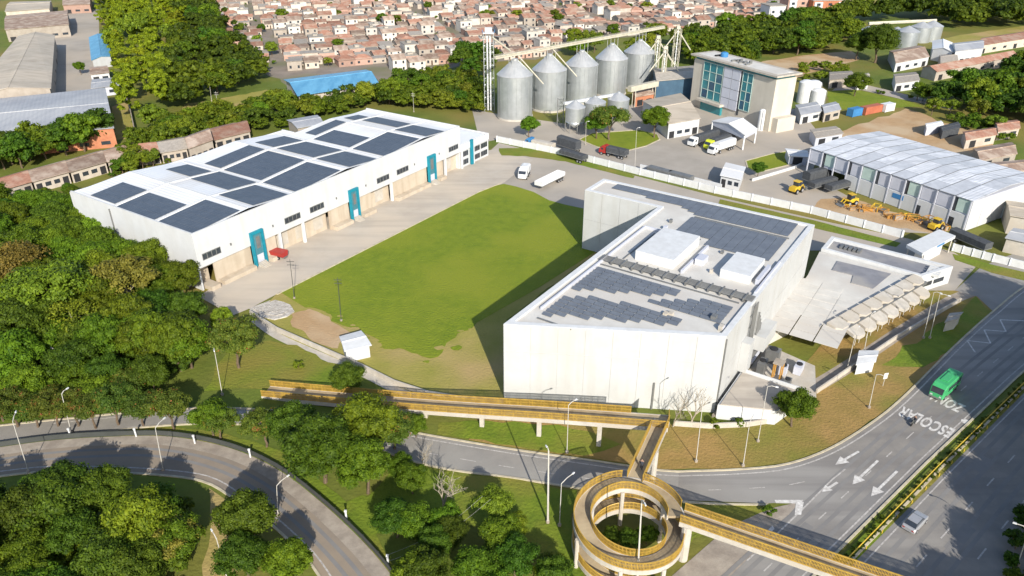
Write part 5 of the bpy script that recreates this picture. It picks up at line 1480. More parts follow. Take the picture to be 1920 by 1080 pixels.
# span over the highway
h0, h1 = hp(0, RO - .3), G(1640, 1092, 6.0)
hd = (h1 - h0).normalized()
span = [h0 + hd * 1.6 * k for k in range(34)]
l, r = deck_part('span_deck', span, 2.1, fb, mt=M['deck'])
railing(l, fb); railing(r, fb); stringer(l, fb); stringer(r, fb)
p = h0 + hd * .9 - Vector((-hd.y, hd.x, 0)) * .7
b = MB(); b.tube([(p.x, p.y, 0), (p.x, p.y, 5.55)], .62, 12); b.build('pier', M['concrete'], fb)
p = h0 + hd * 31; b = MB(); b.tube([(p.x, p.y, 0), (p.x, p.y, 5.55)], .5, 12); b.build('pier', M['concrete'], fb)

# ------------------------------------------------------------------ lamp posts and masts
def lamp(label, base, top, arm=(1.6, 0), dark=False, name='street_lamp', group='street lamps', r=.07):
    c = G(*base); h_ = zat(c.x, c.y, top[1])
    tx = PX(c.x, c.y, h_)[0]
    lean = (top[0] - tx) / 1400 * (c.y * CP + (CAM_H - h_) * SP)
    lean = max(-1.2, min(1.2, lean)) * .5
    t = thing(name, label, 'street lamp' if name == 'street_lamp' else 'mast', c, group)
    m = M['pole_dark'] if dark else M['pole']
    tp = c + Vector((lean, 0, h_ - .25))
    b = MB(); b.tube([c, c.lerp(tp, .5), tp], r, 6, r1=r * .6); b.build('post', m, t)
    b = MB(); b.lathe(c, [(.24, 0), (.24, .35), (.12, .4)], 8); b.build('base', M['concrete_dirty'], t)
    if name == 'street_lamp':
        e = tp + Vector((arm[0] * .8, arm[1] * .8, .25))
        b = MB(); b.tube([tp, tp.lerp(e, .5) + Vector((0, 0, .14)), e], .055, 5); b.build('arm', m, t)
        d = Vector((arm[0], arm[1], 0)).normalized()
        b = MB(); b.hexa([e + d * x * .42 - Vector((-d.y, d.x, 0)) * y * .10 + Vector((0, 0, -.06)) for x, y in ((0, 1), (1, .7), (1, -.7), (0, -1))],
                         [e + d * x * .38 - Vector((-d.y, d.x, 0)) * y * .08 + Vector((0, 0, .1)) for x, y in ((0, 1), (1, .7), (1, -.7), (0, -1))]); b.build('lamp_head', M['white_trim'], t)
    else:
        b = MB()
        for k in (0, 1): b.tube([tp + Vector((-.7, 0, -.5 - .7 * k)), tp + Vector((.7, 0, -.5 - .7 * k))], .06, 4)
        b.build('crossarm', m, t)
    return t
lamp('leaning pale street lamp on the inner edge of the curved ramp, leftmost', (54, 886), (40, 788), (-.6, 2.0))
lamp('pale street lamp on the curved ramp where the tree shadow ends', (306, 882), (300, 800), (.6, 2.0))
lamp('pale street lamp on the curved ramp in the round tree shadow', (521, 966), (530, 908), (1.2, 1.7))
lamp('pale street lamp at the lower frame edge beside the dark tree island', (426, 1085), (405, 1008), (-1, 1.2))
lamp('pale street lamp rising out of the left wood', (122, 706), (102, 656), (-1.2, .8))
lamp('pale street lamp on the grass at the right edge of the left wood', (417, 741), (405, 650), (.5, -1.2))
lamp('street lamp in front of the footbridge ramp between two piers', (1063, 849), (1065, 757), (1.2, 1.0))
lamp('tall street lamp on the dry bank under the corner of the tall white block', (1305, 866), (1315, 738), (.7, 1.4))
lamp('tall street lamp on the dry bank, right of the one below the white block corner', (1393, 874), (1403, 790), (.9, 1.4))
lamp('tallest street lamp on the bank, in front of the beige terrace', (1421, 828), (1437, 722), (1.2, -.5))
lamp('thick pale pole on the grass left of the spiral ramp', (1027, 980), (1026, 842), (-.2, .4), r=.15)
lamp('slim lamp with an arm over the slip road beside the spiral ramp', (1049, 986), (1053, 904), (1.8, 1.8))
lamp('tall lamp post standing in front of the spiral ramp', (1194, 1100), (1194, 935), (.2, -.8), r=.13)
lamp('street lamp on the bank above the word lettering', (1629, 765), (1640, 700), (1.0, -.8))
lamp('left one of two lamp posts by the scalloped annex end', (1731, 634), (1741, 546), (.8, -.8))
lamp('right one of two lamp posts by the scalloped annex end', (1743, 634), (1753, 550), (1.2, -1.0))
lamp('lamp post behind the small white meter hut', (1619, 664), (1629, 588), (.8, .6))
lamp('lamp post on the brown strip in front of the scallop columns', (1588, 692), (1606, 616), (.6, .6))
lamp('lamp post on the corner of the silo yard lawn', (1190, 322), (1191, 240), (.8, .4))
lamp('lamp post near the trees on the silo yard lawn', (1098, 272), (1098, 228), (.8, .3))
lamp('left dark mast at the lawn corner near the apron', (552, 560), (546, 484), dark=True, name='utility_mast', group='dark masts by the lawn', r=.08)
lamp('right dark mast at the lawn corner above the pump house', (640, 602), (635, 518), dark=True, name='utility_mast', group='dark masts by the lawn', r=.08)
lamp('pale pole among the trees behind the left factory wall', (397, 190), (394, 152), name='utility_mast', group='pale poles at the wood edge')
lamp('second pale pole, beside the field path behind the wood', (409, 206), (406, 170), name='utility_mast', group='pale poles at the wood edge')
lamp('pale pole rising behind the long warehouse ridge', (490, 210), (487, 184), name='utility_mast', group='pale poles behind the warehouse')
lamp('pale pole in front of the trees near the far warehouse end', (776, 210), (774, 172), name='utility_mast', group='pale poles behind the warehouse')
lamp('pale lamp in the lower right corner by the shrubs', (1908, 1060), (1918, 990), (-1.4, .8))
lamp('street lamp at the left frame side above the curved ramp', (134, 812), (138, 736), (.4, 1.0))
for k, (x, y) in enumerate(((133, 819), (256, 819), (366, 832), (470, 858), (650, 974), (728, 1058))):
    lab = ['first', 'second', 'third', 'fourth', 'fifth', 'last'][k] + ' white marker post from the left outside the crash barrier'
    c = G(x, y); t = thing('marker_post', lab, 'marker post', c, 'white marker posts along the ramp')
    b = MB(); b.box(c, (.11, 0, 0), (0, .07, 0), 1.35); b.build('post', M['white_trim'], t)
    b = MB(); b.box(c + Vector((0, 0, 1.351)), (.16, 0, 0), (0, .1, 0), .25); b.build('cap', M['white_trim'], t)
t = thing('road_sign', 'white double road sign on a short pole on the dry bank', 'sign', G(1655, 724))
c = G(1655, 724); b = MB(); b.tube([c, c + Vector((0, 0, 2.6))], .05, 5); b.build('post', M['pole'], t)
for z_ in (1.5, 2.1): 
    b = MB(); b.box(c + Vector((0, -.06, z_)), (.38, .1, 0), (0, .02, 0), .5); b.build('sign_plate', M['white_trim'], t)
# wires seen over the lower grass
def wire(label, pts):
    a, c = pts
    b = MB(); k = 14
    b.tube([a.lerp(c, i / k) - Vector((0, 0, 1.2 * math.sin(math.pi * i / k))) for i in range(k + 1)], .012, 3)
    tag(b.build('overhead_wire', M['pole']), label, 'wire', 'overhead wires by the bare tree')
wire('thin overhead wire crossing the grass below the bare tree, upper', (G(728, 1040, 2), G(905, 930, 6)))
wire('thin overhead wire crossing the grass below the bare tree, lower', (G(730, 1052, 1.6), G(920, 936, 5.6)))

# ------------------------------------------------------------------ vehicles
def loft(b, secs, m=0):
    """closed sections (lists of points, same count) joined in order and capped"""
    n = len(secs[0]); base = len(b.v)
    for s in secs: b.v.extend(tuple(p) for p in s)
    for i in range(len(secs) - 1):
        for j in range(n):
            a, c = base + i * n + j, base + i * n + (j + 1) % n
            b.f.append((a, c, c + n, a + n)); b.m.append(m)
    b.f.append(tuple(base + j for j in reversed(range(n)))); b.m.append(m)
    b.f.append(tuple(base + (len(secs) - 1) * n + j for j in range(n))); b.m.append(m)
def rrect(x, w, z0, z1, r=.12):
    pts = [(-w + r, z0), (w - r, z0), (w, z0 + r), (w, z1 - r), (w - r * .9, z1), (-w + r * .9, z1), (-w, z1 - r), (-w, z0 + r)]
    return [Vector((x, y, z)) for y, z in pts]
def place(t, p, az):
    t.location = (p.x, p.y, p.z); t.rotation_euler = (0, 0, az)
def wheel(parent, x, y, r=.33, w=.12):
    b = MB()
    n = 14
    for s in (-1, 1):
        pass
    ring = lambda rr, yy: [Vector((x + rr * math.cos(2 * math.pi * j / n), yy, r + rr * math.sin(2 * math.pi * j / n))) for j in range(n)]
    loft(b, [ring(r * .8, y - w), ring(r, y - w * .7), ring(r, y + w * .7), ring(r * .8, y + w)])
    wh = b.build('wheel', M['rubber'], parent)
    b = MB(); loft(b, [ring(r * .55, y - w - .012), ring(r * .55, y + w + .012)]); b.build('rim', M['silver'], wh)
def bus(label, p, az, L=6.8, w=1.08, h=2.75, body='green_paint'):
    t = thing('minibus', label, 'bus', (0, 0, 0))
    b = MB(); x0, x1 = -L / 2, L / 2
    loft(b, [rrect(x0, w * .93, .45, h - .25), rrect(x0 + .15, w, .35, h - .05), rrect(x0 + .5, w, .35, h), rrect(x1 - .9, w, .35, h), rrect(x1 - .25, w * .98, .35, h - .5), rrect(x1, w * .9, .42, 1.25)])
    b.build('body', M[body], t)
    for s in (-1, 1):
        n = 5
        for k in range(n):
            xa = x0 + .5 + k * (L - 2.0) / n
            b = MB(); b.abox(xa, xa + (L - 2.0) / n - .14, s * w - .02, s * w + .02, 1.35, 2.15); b.build('window', M['glass'], t)
    b = MB(); zz = lambda f: 1.3 + f * (h - .55 - 1.3)
    b.face([(x1 - .02, -w * .82, 1.3), (x1 - .02, w * .82, 1.3), (x1 - .27, w * .85, h - .52), (x1 - .27, -w * .85, h - .52)])
    b.hexa([(x1 - .1, -w * .82, 1.28), (x1 + .01, -w * .82, 1.28), (x1 + .01, w * .82, 1.28), (x1 - .1, w * .82, 1.28)], [(x1 - .36, -w * .84, h - .5), (x1 - .22, -w * .84, h - .5), (x1 - .22, w * .84, h - .5), (x1 - .36, w * .84, h - .5)])
    b.build('windscreen', M['glass'], t)
    b = MB(); b.abox(x0 - .03, x0 + .02, -w * .75, w * .75, 1.5, 2.25); b.build('rear_window', M['glass'], t)
    b = MB(); b.abox(-L * .28, L * .22, -w * .5, w * .5, h + .001, h + .16); b.build('roof_rack', M[body], t)
    b = MB(); b.abox(x1 - .06, x1 + .08, -w * .9, w * .9, .38, .62); b.abox(x0 - .08, x0 + .06, -w * .9, w * .9, .38, .62); b.build('bumper', M['steel_dark'], t)
    for s in (-1, 1):
        b = MB(); b.abox(x1 - .03, x1 + .03, s * w * .62 - .16, s * w * .62 + .16, .72, .95); b.build('headlight', M['white_trim'], t)
        for xw in (x0 + 1.3, x1 - 1.2): wheel(t, xw, s * (w - .1), .42, .15)
    place(t, p, az); return t
dirm = math.atan2(-md.y, -md.x)     # travel towards the lower left
bus('green minibus driving past the road lettering in the tree shade', G(1769, 734), dirm)
def car(label, p, az, body='silver', L=4.2, w=.86, van=False, group=None):
    t = thing('car', label, 'car', (0, 0, 0), group)
    x0, x1 = -L / 2, L / 2
    b = MB()
    loft(b, [rrect(x0, w * .9, .38, .85), rrect(x0 + .2, w, .25, .98), rrect(x0 + .8, w, .25, 1.0), rrect(x1 - 1.3, w, .25, .95), rrect(x1 - .3, w * .97, .25, .78), rrect(x1, w * .86, .32, .66)])
    b.build('body', M[body], t)
    cb = [rrect(x0 + .35, w * .84, .9, 1.0, .05), rrect(x0 + .75, w * .78, .9, 1.45, .1), rrect(x1 - 1.9, w * .78, .9, 1.47, .1), rrect(x1 - 1.15, w * .84, .88, .98, .04)]
    b = MB(); loft(b, cb); b.build('glasshouse', M['glass'], t)
    b = MB(); b.abox(x0 + .78, x1 - 1.92, -w * .7, w * .7, 1.46, 1.50); b.build('roof', M[body], t)
    for s in (-1, 1):
        b = MB(); b.abox(x1 - .12, x1 - .01, s * w * .62 - .18, s * w * .62 + .18, .5, .66); b.build('headlight', M['white_trim'], t)
        b = MB(); b.abox(x0 - .01, x0 + .05, s * w * .66 - .14, s * w * .66 + .14, .62, .8); b.build('tail_light', M['red'], t)
        for xw in (x0 + .8, x1 - .85): wheel(t, xw, s * (w - .08), .32, .11)
    place(t, p, az); return t
car('silver hatchback driving in the right carriageway below the median rail', G(1714, 984), dirm + math.pi + .0)
def truck(label, p, az, cab='white_paint', box='tarp', L=11.5, box_h=2.6, tractor=True, trailer=True, flat=False, name='truck', group=None):
    """cab at +x"""
    t = thing(name, label, 'truck' if tractor else 'trailer', (0, 0, 0), group)
    w = 1.25
    xb0 = -L / 2
    xb1 = xb0 + (L - 2.6 if tractor else L)
    if trailer:
        b = MB(); b.abox(xb0, xb1, -w, w, 1.15, 1.35); b.build('chassis', M['steel_dark'], t)
        b = MB()
        if flat:
            b.abox(xb0, xb1, -w, -w + .08, 1.351, 2.4); b.abox(xb0, xb1, w - .08, w, 1.351, 2.4); b.abox(xb0, xb0 + .08, -w + .081, w - .081, 1.351, 2.4); b.abox(xb1 - .08, xb1, -w + .081, w - .081, 1.351, 2.4); b.abox(xb0 + .081, xb1 - .081, -w + .081, w - .081, 1.351, 1.45)
        else:
            loft(b, [[Vector((x, y, z)) for y, z in ((-w, 1.36), (w, 1.36), (w, 1.36 + box_h * .86), (w * .6, 1.36 + box_h), (-w * .6, 1.36 + box_h), (-w, 1.36 + box_h * .86))] for x in (xb0, xb0 + .02, xb1 - .02, xb1)])
        b.build('cargo_box', M[box], t)
        for xw in (xb0 + .9, xb0 + 1.95, xb0 + 3.0)[:3 if L > 9 else 2]:
            for s in (-1, 1): wheel(t, xw, s * (w - .18), .48, .17)
    if tractor:
        xc = L / 2
        b = MB(); loft(b, [rrect(xc - 2.2, w * .96, .7, 2.95, .15), rrect(xc - 1.2, w * .96, .6, 3.0, .15), rrect(xc - .45, w * .96, .6, 2.35, .15), rrect(xc, w * .92, .55, 1.7, .15)]); b.build('cab', M[cab], t)
        b = MB(); b.hexa([(xc - .16, -w * .8, 1.72), (xc - .02, -w * .8, 1.72), (xc - .02, w * .8, 1.72), (xc - .16, w * .8, 1.72)], [(xc - .62, -w * .8, 2.5), (xc - .44, -w * .8, 2.5), (xc - .44, w * .8, 2.5), (xc - .62, w * .8, 2.5)]); b.build('windscreen', M['glass'], t)
        for s in (-1, 1):
            b = MB(); b.abox(xc - 1.5, xc - .8, s * w * .96 - .02, s * w * .96 + .02, 1.7, 2.3); b.build('side_window', M['glass'], t)
            wheel(t, xc - 1.0, s * (w - .18), .5, .18); 
            if trailer: wheel(t, xc - 3.4, s * (w - .18), .5, .18)
    place(t, p, az); return t
def azpx(a, c):
    p, q = G(*a), G(*c); return math.atan2(q.y - p.y, q.x - p.x)
ta = azpx((1380, 258), (1300, 284))
truck('white-cabbed lorry with dark tarpaulin load, leftmost lane under the canopy', G(1318, 268), ta, 'white_paint', 'tarp', 13, 1.9, group='lorries queuing at the tower')
truck('lime-cabbed lorry with dark tarpaulin load, middle lane by the canopy', G(1348, 274), ta, 'lime', 'tarp', 13, 1.8, group='lorries queuing at the tower')
truck('white box lorry with white cab, right lane by the canopy', G(1352, 284), ta, 'white_paint', 'white_paint', 11, 2.0, group='lorries queuing at the tower')
truck('red-cabbed lorry with dark load driving past the silo lawn', G(1150, 293), azpx((1168, 297), (1134, 289)), 'red', 'tarp', 9, 1.6)
truck('white tractor unit and short white box standing at the far lawn edge', G(983, 332), azpx((990, 322), (975, 345)), 'white_paint', 'white_paint', 5.6, 1.8)
truck('open long white trailer parked beside the far lawn edge', G(1031, 346), azpx((1058, 332), (1008, 357)), box='white_paint', L=11, tractor=False, flat=True, name='trailer')
truck('blue-cabbed lorry with pale canvas load behind the boundary wall', G(1012, 279), azpx((1040, 284), (976, 270)), 'blue', 'concrete', 10, 1.3)
truck('dark long trailer parked behind the blue-cabbed lorry', G(1066, 282), azpx((1090, 290), (1040, 274)), box='tarp', L=8, tractor=False, name='trailer')
truck('low dark trailer parked behind the wall near the silo lawn', G(1075, 300), azpx((1110, 306), (1050, 288)), box='tarp', L=9, box_h=1.2, tractor=False, name='trailer')
wa_ = azpx((1600, 345), (1500, 372))
truck('dark tarpaulin trailer under the open shed end, nearest the shed corner', G(1530, 340), wa_, box='tarp', L=9, box_h=2.2, tractor=False, name='trailer', group='trailers at the storage shed')
truck('long low dark trailer in front of the open shed end', G(1540, 353), wa_, box='tarp', L=9, box_h=1.2, tractor=False, name='trailer', group='trailers at the storage shed')
truck('second low dark trailer, by the wheel loader', G(1572, 358), wa_, box='tarp', L=9, box_h=1.2, tractor=False, name='trailer', group='trailers at the storage shed')
truck('dark trailer standing behind the storage shed lower end', G(1815, 462), azpx((1790, 452), (1840, 474)), box='tarp', L=9, box_h=1.5, tractor=False, name='trailer')
for k, (x, y, lab) in enumerate(((1236, 331, 'dark long skip trailer behind the tall block, left one'), (1275, 341, 'dark long skip trailer behind the tall block, right one'))):
    truck(lab, G(x, y), azpx((1340, 360), (1200, 322)), box='steel_dark', L=7, box_h=1.1, tractor=False, name='trailer')
for k, (x, y, L_, mk, lab) in enumerate(((1601, 217, 5, 'blue', 'blue shipping container beside the red one at the dirt lot'), (1632, 212, 9, 'red_box', 'long red-brown shipping container at the edge of the dirt lot'), (1662, 208, 5, 'white_paint', 'white small container right of the red one'))):
    if mk == 'red_box': M['red_box'] = mat('rust red container', (.42, .13, .07), (.34, .10, .055), rough=.6, wave=(.5, 0, 'X', .8))
    t = thing('shipping_container', lab, 'container', (0, 0, 0))
    b = MB(); b.abox(-L_ / 2, L_ / 2, -1.25, 1.25, .15, 2.75); b.build('body', M[mk], t)
    for sx in (-1, 1):
        for sy in (-1, 1):
            b = MB(); b.abox(sx * (L_ / 2 - .08) - .1, sx * (L_ / 2 - .08) + .1, sy * 1.2 - .1, sy * 1.2 + .1, 0, 2.82)
            b.build('corner_post', M[mk], t)
    b = MB(); b.abox(L_ / 2, L_ / 2 + .05, -1.1, -.05, .3, 2.6); b.abox(L_ / 2, L_ / 2 + .05, .05, 1.1, .3, 2.6); b.build('door', M[mk], t)
    place(t, G(x, y), azpx((1600, 222), (1668, 208)))
def loader(label, p, az, s=1.0, name='wheel_loader', arm=True, group=None):
    t = thing(name, label, 'digger', (0, 0, 0), group)
    b = MB(); loft(b, [rrect(-2.6 * s, .95 * s, .8 * s, 1.9 * s), rrect(-.4 * s, .95 * s, .8 * s, 2.0 * s), rrect(.5 * s, .8 * s, .8 * s, 1.3 * s)]); b.build('body', M['yellow_paint'], t)
    b = MB(); loft(b, [rrect(-1.2 * s, .75 * s, 2.0 * s, 3.1 * s), rrect(.2 * s, .75 * s, 1.6 * s, 3.1 * s)]); b.build('cab', M['glass'], t)
    b = MB(); b.abox(-1.4 * s, .3 * s, -.85 * s, .85 * s, 3.11 * s, 3.25 * s); b.build('cab_roof', M['yellow_paint'], t)
    for sx in (-1.7, .6):
        for sy in (-1, 1): wheel(t, sx * s, sy * .95 * s, .72 * s, .28 * s)
    b = MB()
    for sy in (-.5, .5): b.tube([(.3 * s, sy * s, 1.3 * s), (1.5 * s, sy * s, 1.9 * s), (2.6 * s, sy * s, .7 * s)], .14 * s, 4)
    b.build('arm', M['yellow_paint'], t)
    b = MB(); loft(b, [[Vector((2.4 * s, y, .3 * s)), Vector((3.4 * s, y, .15 * s)), Vector((3.3 * s, y, .3 * s)), Vector((2.7 * s, y, .6 * s)), Vector((2.8 * s, y, 1.2 * s)), Vector((2.5 * s, y, 1.1 * s))] for y in (-1.2 * s, 1.2 * s)]); b.build('bucket', M['steel_dark'], t)
    place(t, p, az); return t
loader('yellow wheel loader parked in front of the dark trailers', G(1494, 360), azpx((1480, 364), (1510, 352)))
loader('yellow digger in the scrap row, nearest the storage shed door', G(1755, 430), R(30), .9)
loader('yellow digger at the left end of the scrap row', G(1590, 384), R(200), .9)
t = thing('dump_trailer', 'red tipping trailer standing on the apron beside the first teal portal', 'trailer', (0, 0, 0))
b = MB(); loft(b, [[Vector((x, y, z)) for y, z in ((-.8, .8), (.8, .8), (1.1, 1.9), (-1.1, 1.9))] for x in (-1.9, 1.9)]); b.build('tub', M['red'], t)
b = MB(); b.abox(-2.0, 2.0, -.5, .5, .5, .79); b.tube([(1.9, 0, .6), (3.3, 0, .5)], .08, 4); b.build('chassis', M['steel_dark'], t)
for sy in (-1, 1): wheel(t, -.5, sy * .8, .45, .16)
place(t, G(523, 484), azpx((523, 484), (505, 480)))
t = thing('tool_cart', 'low dark cart standing on the apron at the near end of the dock', 'cart', (0, 0, 0))
b = MB(); b.abox(-2.2, 2.2, -.5, .5, .35, .55); b.tube([(2.2, 0, .5), (2.9, 0, 1.0)], .05, 4); b.build('platform', M['concrete_dirty'], t)
for sx in (-1.6, 1.6):
    for sy in (-1, 1): wheel(t, sx, sy * .42, .2, .08)
place(t, G(462, 507), azpx((445, 514), (478, 501)))
# scrap row: rusty frames and scaffold pieces
rs = random.Random(9)
M['orange_rust'] = mat('orange rusty steel', (.46, .24, .05), (.34, .15, .035), rough=.7, scale=1.5)
kinds = ('yellow rusty lattice frame', 'orange rusty hopper frame', 'tan scrap bin', 'orange stacked scaffold frames')
for k in range(14):
    x_ = 1585 + k * 14; y_ = 385 + k * 3.1 + rs.uniform(-5, 6)
    c = G(x_, y_)
    lab = ('first', 'second', 'third', 'fourth', 'fifth', 'sixth', 'seventh', 'eighth', 'ninth', 'tenth', 'eleventh', 'twelfth', 'thirteenth', 'last')[k] + ' ' + kinds[k % 4] + ' from the left in the scrap row'
    t = thing('scrap_frame', lab, 'scrap', c, 'scrap row before the storage shed')
    a = rs.uniform(0, 3)
    d_, n_ = polar(math.degrees(a), 1), polar(math.degrees(a) + 90, 1)
    L_, w_, h_ = rs.uniform(.9, 1.8), rs.uniform(.5, .9), rs.uniform(.7, 1.9)
    mk = M['yellow_paint'] if k % 4 == 0 else (M['soil_bin'] if k % 4 == 2 and 'soil_bin' in M else M['orange_rust'])
    b = MB()
    for sx in (-1, 1):
        for sy in (-1, 1):
            p = c + d_ * L_ * sx + n_ * w_ * sy
            b.tube([p, p + Vector((0, 0, h_))], .09, 4)
        b.tube([c + d_ * L_ * sx - n_ * w_ + Vector((0, 0, h_)), c + d_ * L_ * sx + n_ * w_ + Vector((0, 0, h_))], .09, 4)
    for sy in (-1, 1):
        b.tube([c - d_ * L_ + n_ * w_ * sy + Vector((0, 0, h_)), c + d_ * L_ + n_ * w_ * sy + Vector((0, 0, h_))], .09, 4)
        b.tube([c - d_ * L_ + n_ * w_ * sy, c + d_ * L_ + n_ * w_ * sy + Vector((0, 0, h_))], .06, 4)
    b.build('frame', mk, t)
    b = MB(); b.box(c + Vector((0, 0, .05)), d_ * L_ * .8, n_ * w_ * .8, h_ * rs.uniform(.3, .8)); b.build('tray', (M['orange_rust'], M['concrete_dirty'], M['steel_dark'])[k % 3], t)
# motorcycle with rider
t = thing('motorcycle', 'small dark motorcycle ridden past the road lettering', 'motorcycle', (0, 0, 0))
for xw in (-.65, .65):
    b = MB(); n = 14
    ring = lambda rr, yy: [Vector((xw + rr * math.cos(2 * math.pi * j / n), yy, .31 + rr * math.sin(2 * math.pi * j / n))) for j in range(n)]
    loft(b, [ring(.24, -.06), ring(.31, -.03), ring(.31, .03), ring(.24, .06)]); b.build('wheel', M['rubber'], t)
b = MB(); loft(b, [rrect(-.75, .1, .6, .8, .04), rrect(-.1, .16, .35, .85, .06), rrect(.3, .15, .4, .98, .06), rrect(.5, .08, .6, .9, .03)]); b.build('body', M['pole_dark'], t)
b = MB(); b.tube([(.65, 0, .31), (.42, 0, 1.05)], .05, 5); b.tube([(.42, -.36, 1.08), (.42, .36, 1.08)], .03, 5); b.build('handlebar', M['steel_dark'], t)
mp_, ma_ = G(1712, 796), dirm
place(t, mp_, ma_)
def person(label, joints, edges, radii, p, az):
    me = bpy.data.meshes.new('person'); me.from_pydata(joints, edges, []); me.update()
    o = bpy.data.objects.new('person', me); COL.objects.link(o)
    sk = o.modifiers.new('skin', 'SKIN'); o.modifiers.new('sub', 'SUBSURF').levels = 1
    for v, r_ in zip(me.skin_vertices[0].data, radii): v.radius = (r_, r_)
    me.skin_vertices[0].data[0].use_root = True
    dg = bpy.context.evaluated_depsgraph_get()
    m2 = bpy.data.meshes.new_from_object(o.evaluated_get(dg))
    o.modifiers.clear(); o.data = m2
    m2.materials.clear(); m2.materials.append(M['cloth']); m2.materials.append(M['skin'])
    hz_ = max(v.co.z for v in m2.vertices)
    for pl_ in m2.polygons:
        pl_.use_smooth = True
        if pl_.center.z > hz_ - .30: pl_.material_index = 1
    tag(o, label, 'person'); place(o, p, az); return o
J = [(-.15, 0, .85), (-.08, 0, 1.15), (-.02, 0, 1.38), (0, 0, 1.5), (.02, 0, 1.66), (.0, .2, 1.36), (.2, .3, 1.12), (.4, .32, 1.06), (.0, -.2, 1.36), (.2, -.3, 1.12), (.4, -.32, 1.06), (-.12, .12, .84), (.25, .2, .72), (.15, .2, .35), (-.12, -.12, .84), (.25, -.2, .72), (.15, -.2, .35)]
Ed = [(0, 1), (1, 2), (2, 3), (3, 4), (2, 5), (5, 6), (6, 7), (2, 8), (8, 9), (9, 10), (0, 11), (11, 12), (12, 13), (0, 14), (14, 15), (15, 16)]
Rd = [.15, .15, .16, .07, .125, .08, .055, .045, .08, .055, .045, .1, .085, .055, .1, .085, .055]
person('person in dark clothes seated on the motorcycle', J, Ed, Rd, mp_ + Vector((0, 0, .0)), ma_)
J2 = [(0, 0, .92), (0, 0, 1.15), (0, 0, 1.38), (0, 0, 1.5), (.02, 0, 1.64), (0, .19, 1.37), (.05, .23, 1.1), (.12, .22, .88), (0, -.19, 1.37), (-.05, -.23, 1.1), (.02, -.22, .86), (.0, .1, .88), (.12, .1, .48), (.08, .1, .06), (0, -.1, .88), (-.06, -.1, .48), (-.18, -.1, .06)]
person('person in dark clothes walking where the link meets the spiral ramp', J2, Ed, Rd, link[1] + Vector((.2, 0, 0)), R(70))
# ------------------------------------------------------------------ suburb
TOWN = PG([(352, -24), (392, 44), (440, 84), (486, 122), (530, 150), (620, 128), (700, 132), (735, 150), (800, 126), (872, 112), (1000, 110), (1084, 70), (1270, 60), (1390, 46), (1500, 34), (1530, -24)])
BLOCK = PG([(526, 184), (510, 146), (610, 118), (722, 132), (730, 170)])     # the blue-roofed hall keeps its ground
def inpoly(p, poly):
    c = False
    for i in range(len(poly)):
        a, b_ = poly[i], poly[(i + 1) % len(poly)]
        if (a.y > p.y) != (b_.y > p.y) and p.x < (b_.x - a.x) * (p.y - a.y) / (b_.y - a.y) + a.x: c = not c
    return c
def house_mesh(kind, w, d, h, rise):
    """parts in local coordinates: walls, roof, windows, door; front towards -y"""
    wl = MB(); c = [(-w / 2, -d / 2), (w / 2, -d / 2), (w / 2, d / 2), (-w / 2, d / 2)]
    flat_ = kind == 'flat'
    wl.prism(c, 0, h, top=False)
    rf = MB(); o = .35
    if flat_:
        rf.abox(-w / 2 - .1, w / 2 + .1, -d / 2 - .1, d / 2 + .1, h + .001, h + .25)
        rf.abox(-w * .2, w * .1, -d * .1, d * .25, h + .251, h + 1.3)
    elif kind == 'hip':
        q = [(-w / 2 - o, -d / 2 - o, h - .1), (w / 2 + o, -d / 2 - o, h - .1), (w / 2 + o, d / 2 + o, h - .1), (-w / 2 - o, d / 2 + o, h - .1)]
        a, b_ = (-w * .18, 0, h + rise), (w * .18, 0, h + rise)
        rf.face([q[0], q[1], b_, a]); rf.face([q[1], q[2], b_]); rf.face([q[2], q[3], a, b_]); rf.face([q[3], q[0], a]); rf.face(q[::-1])
    elif kind == 'shed':
        rf.hexa([(-w / 2 - o, -d / 2 - o, h), (w / 2 + o, -d / 2 - o, h), (w / 2 + o, d / 2 + o, h + rise), (-w / 2 - o, d / 2 + o, h + rise)], [(-w / 2 - o, -d / 2 - o, h + .15), (w / 2 + o, -d / 2 - o, h + .15), (w / 2 + o, d / 2 + o, h + rise + .15), (-w / 2 - o, d / 2 + o, h + rise + .15)])
        wl.face([(-w / 2, d / 2, h), (w / 2, d / 2, h), (w / 2, d / 2, h + rise), (-w / 2, d / 2, h + rise)][::-1])
    else:
        for s in (-1, 1):
            q = [(-w / 2 - o, s * (d / 2 + o), h - .15), (w / 2 + o, s * (d / 2 + o), h - .15), (w / 2 + o, 0, h + rise), (-w / 2 - o, 0, h + rise)]
            if s > 0: q = [q[1], q[0], q[3], q[2]]
            rf.hexa(q, [(x, y, z + .16) for x, y, z in q])
        for s in (-1, 1):
            t_ = [(s * w / 2, -d / 2, h), (s * w / 2, d / 2, h), (s * w / 2, 0, h + rise)]
            wl.face(t_ if s > 0 else t_[::-1])
    ws = []
    for x in (-w * .28, w * .28):
        for s in (-1, 1):
            for z_ in ((1.0, 3.7) if h > 5 else (1.0,)):
                m = MB(); m.abox(x - .55, x + .55, s * (d / 2 + .03) - .03, s * (d / 2 + .03) + .03, z_, z_ + 1.2); ws.append(m)
    dr = MB(); dr.abox(-.45, .45, -d / 2 - .06, -d / 2 - .001, 0, 2.1)
    return wl, rf, ws, dr
PROTO = []
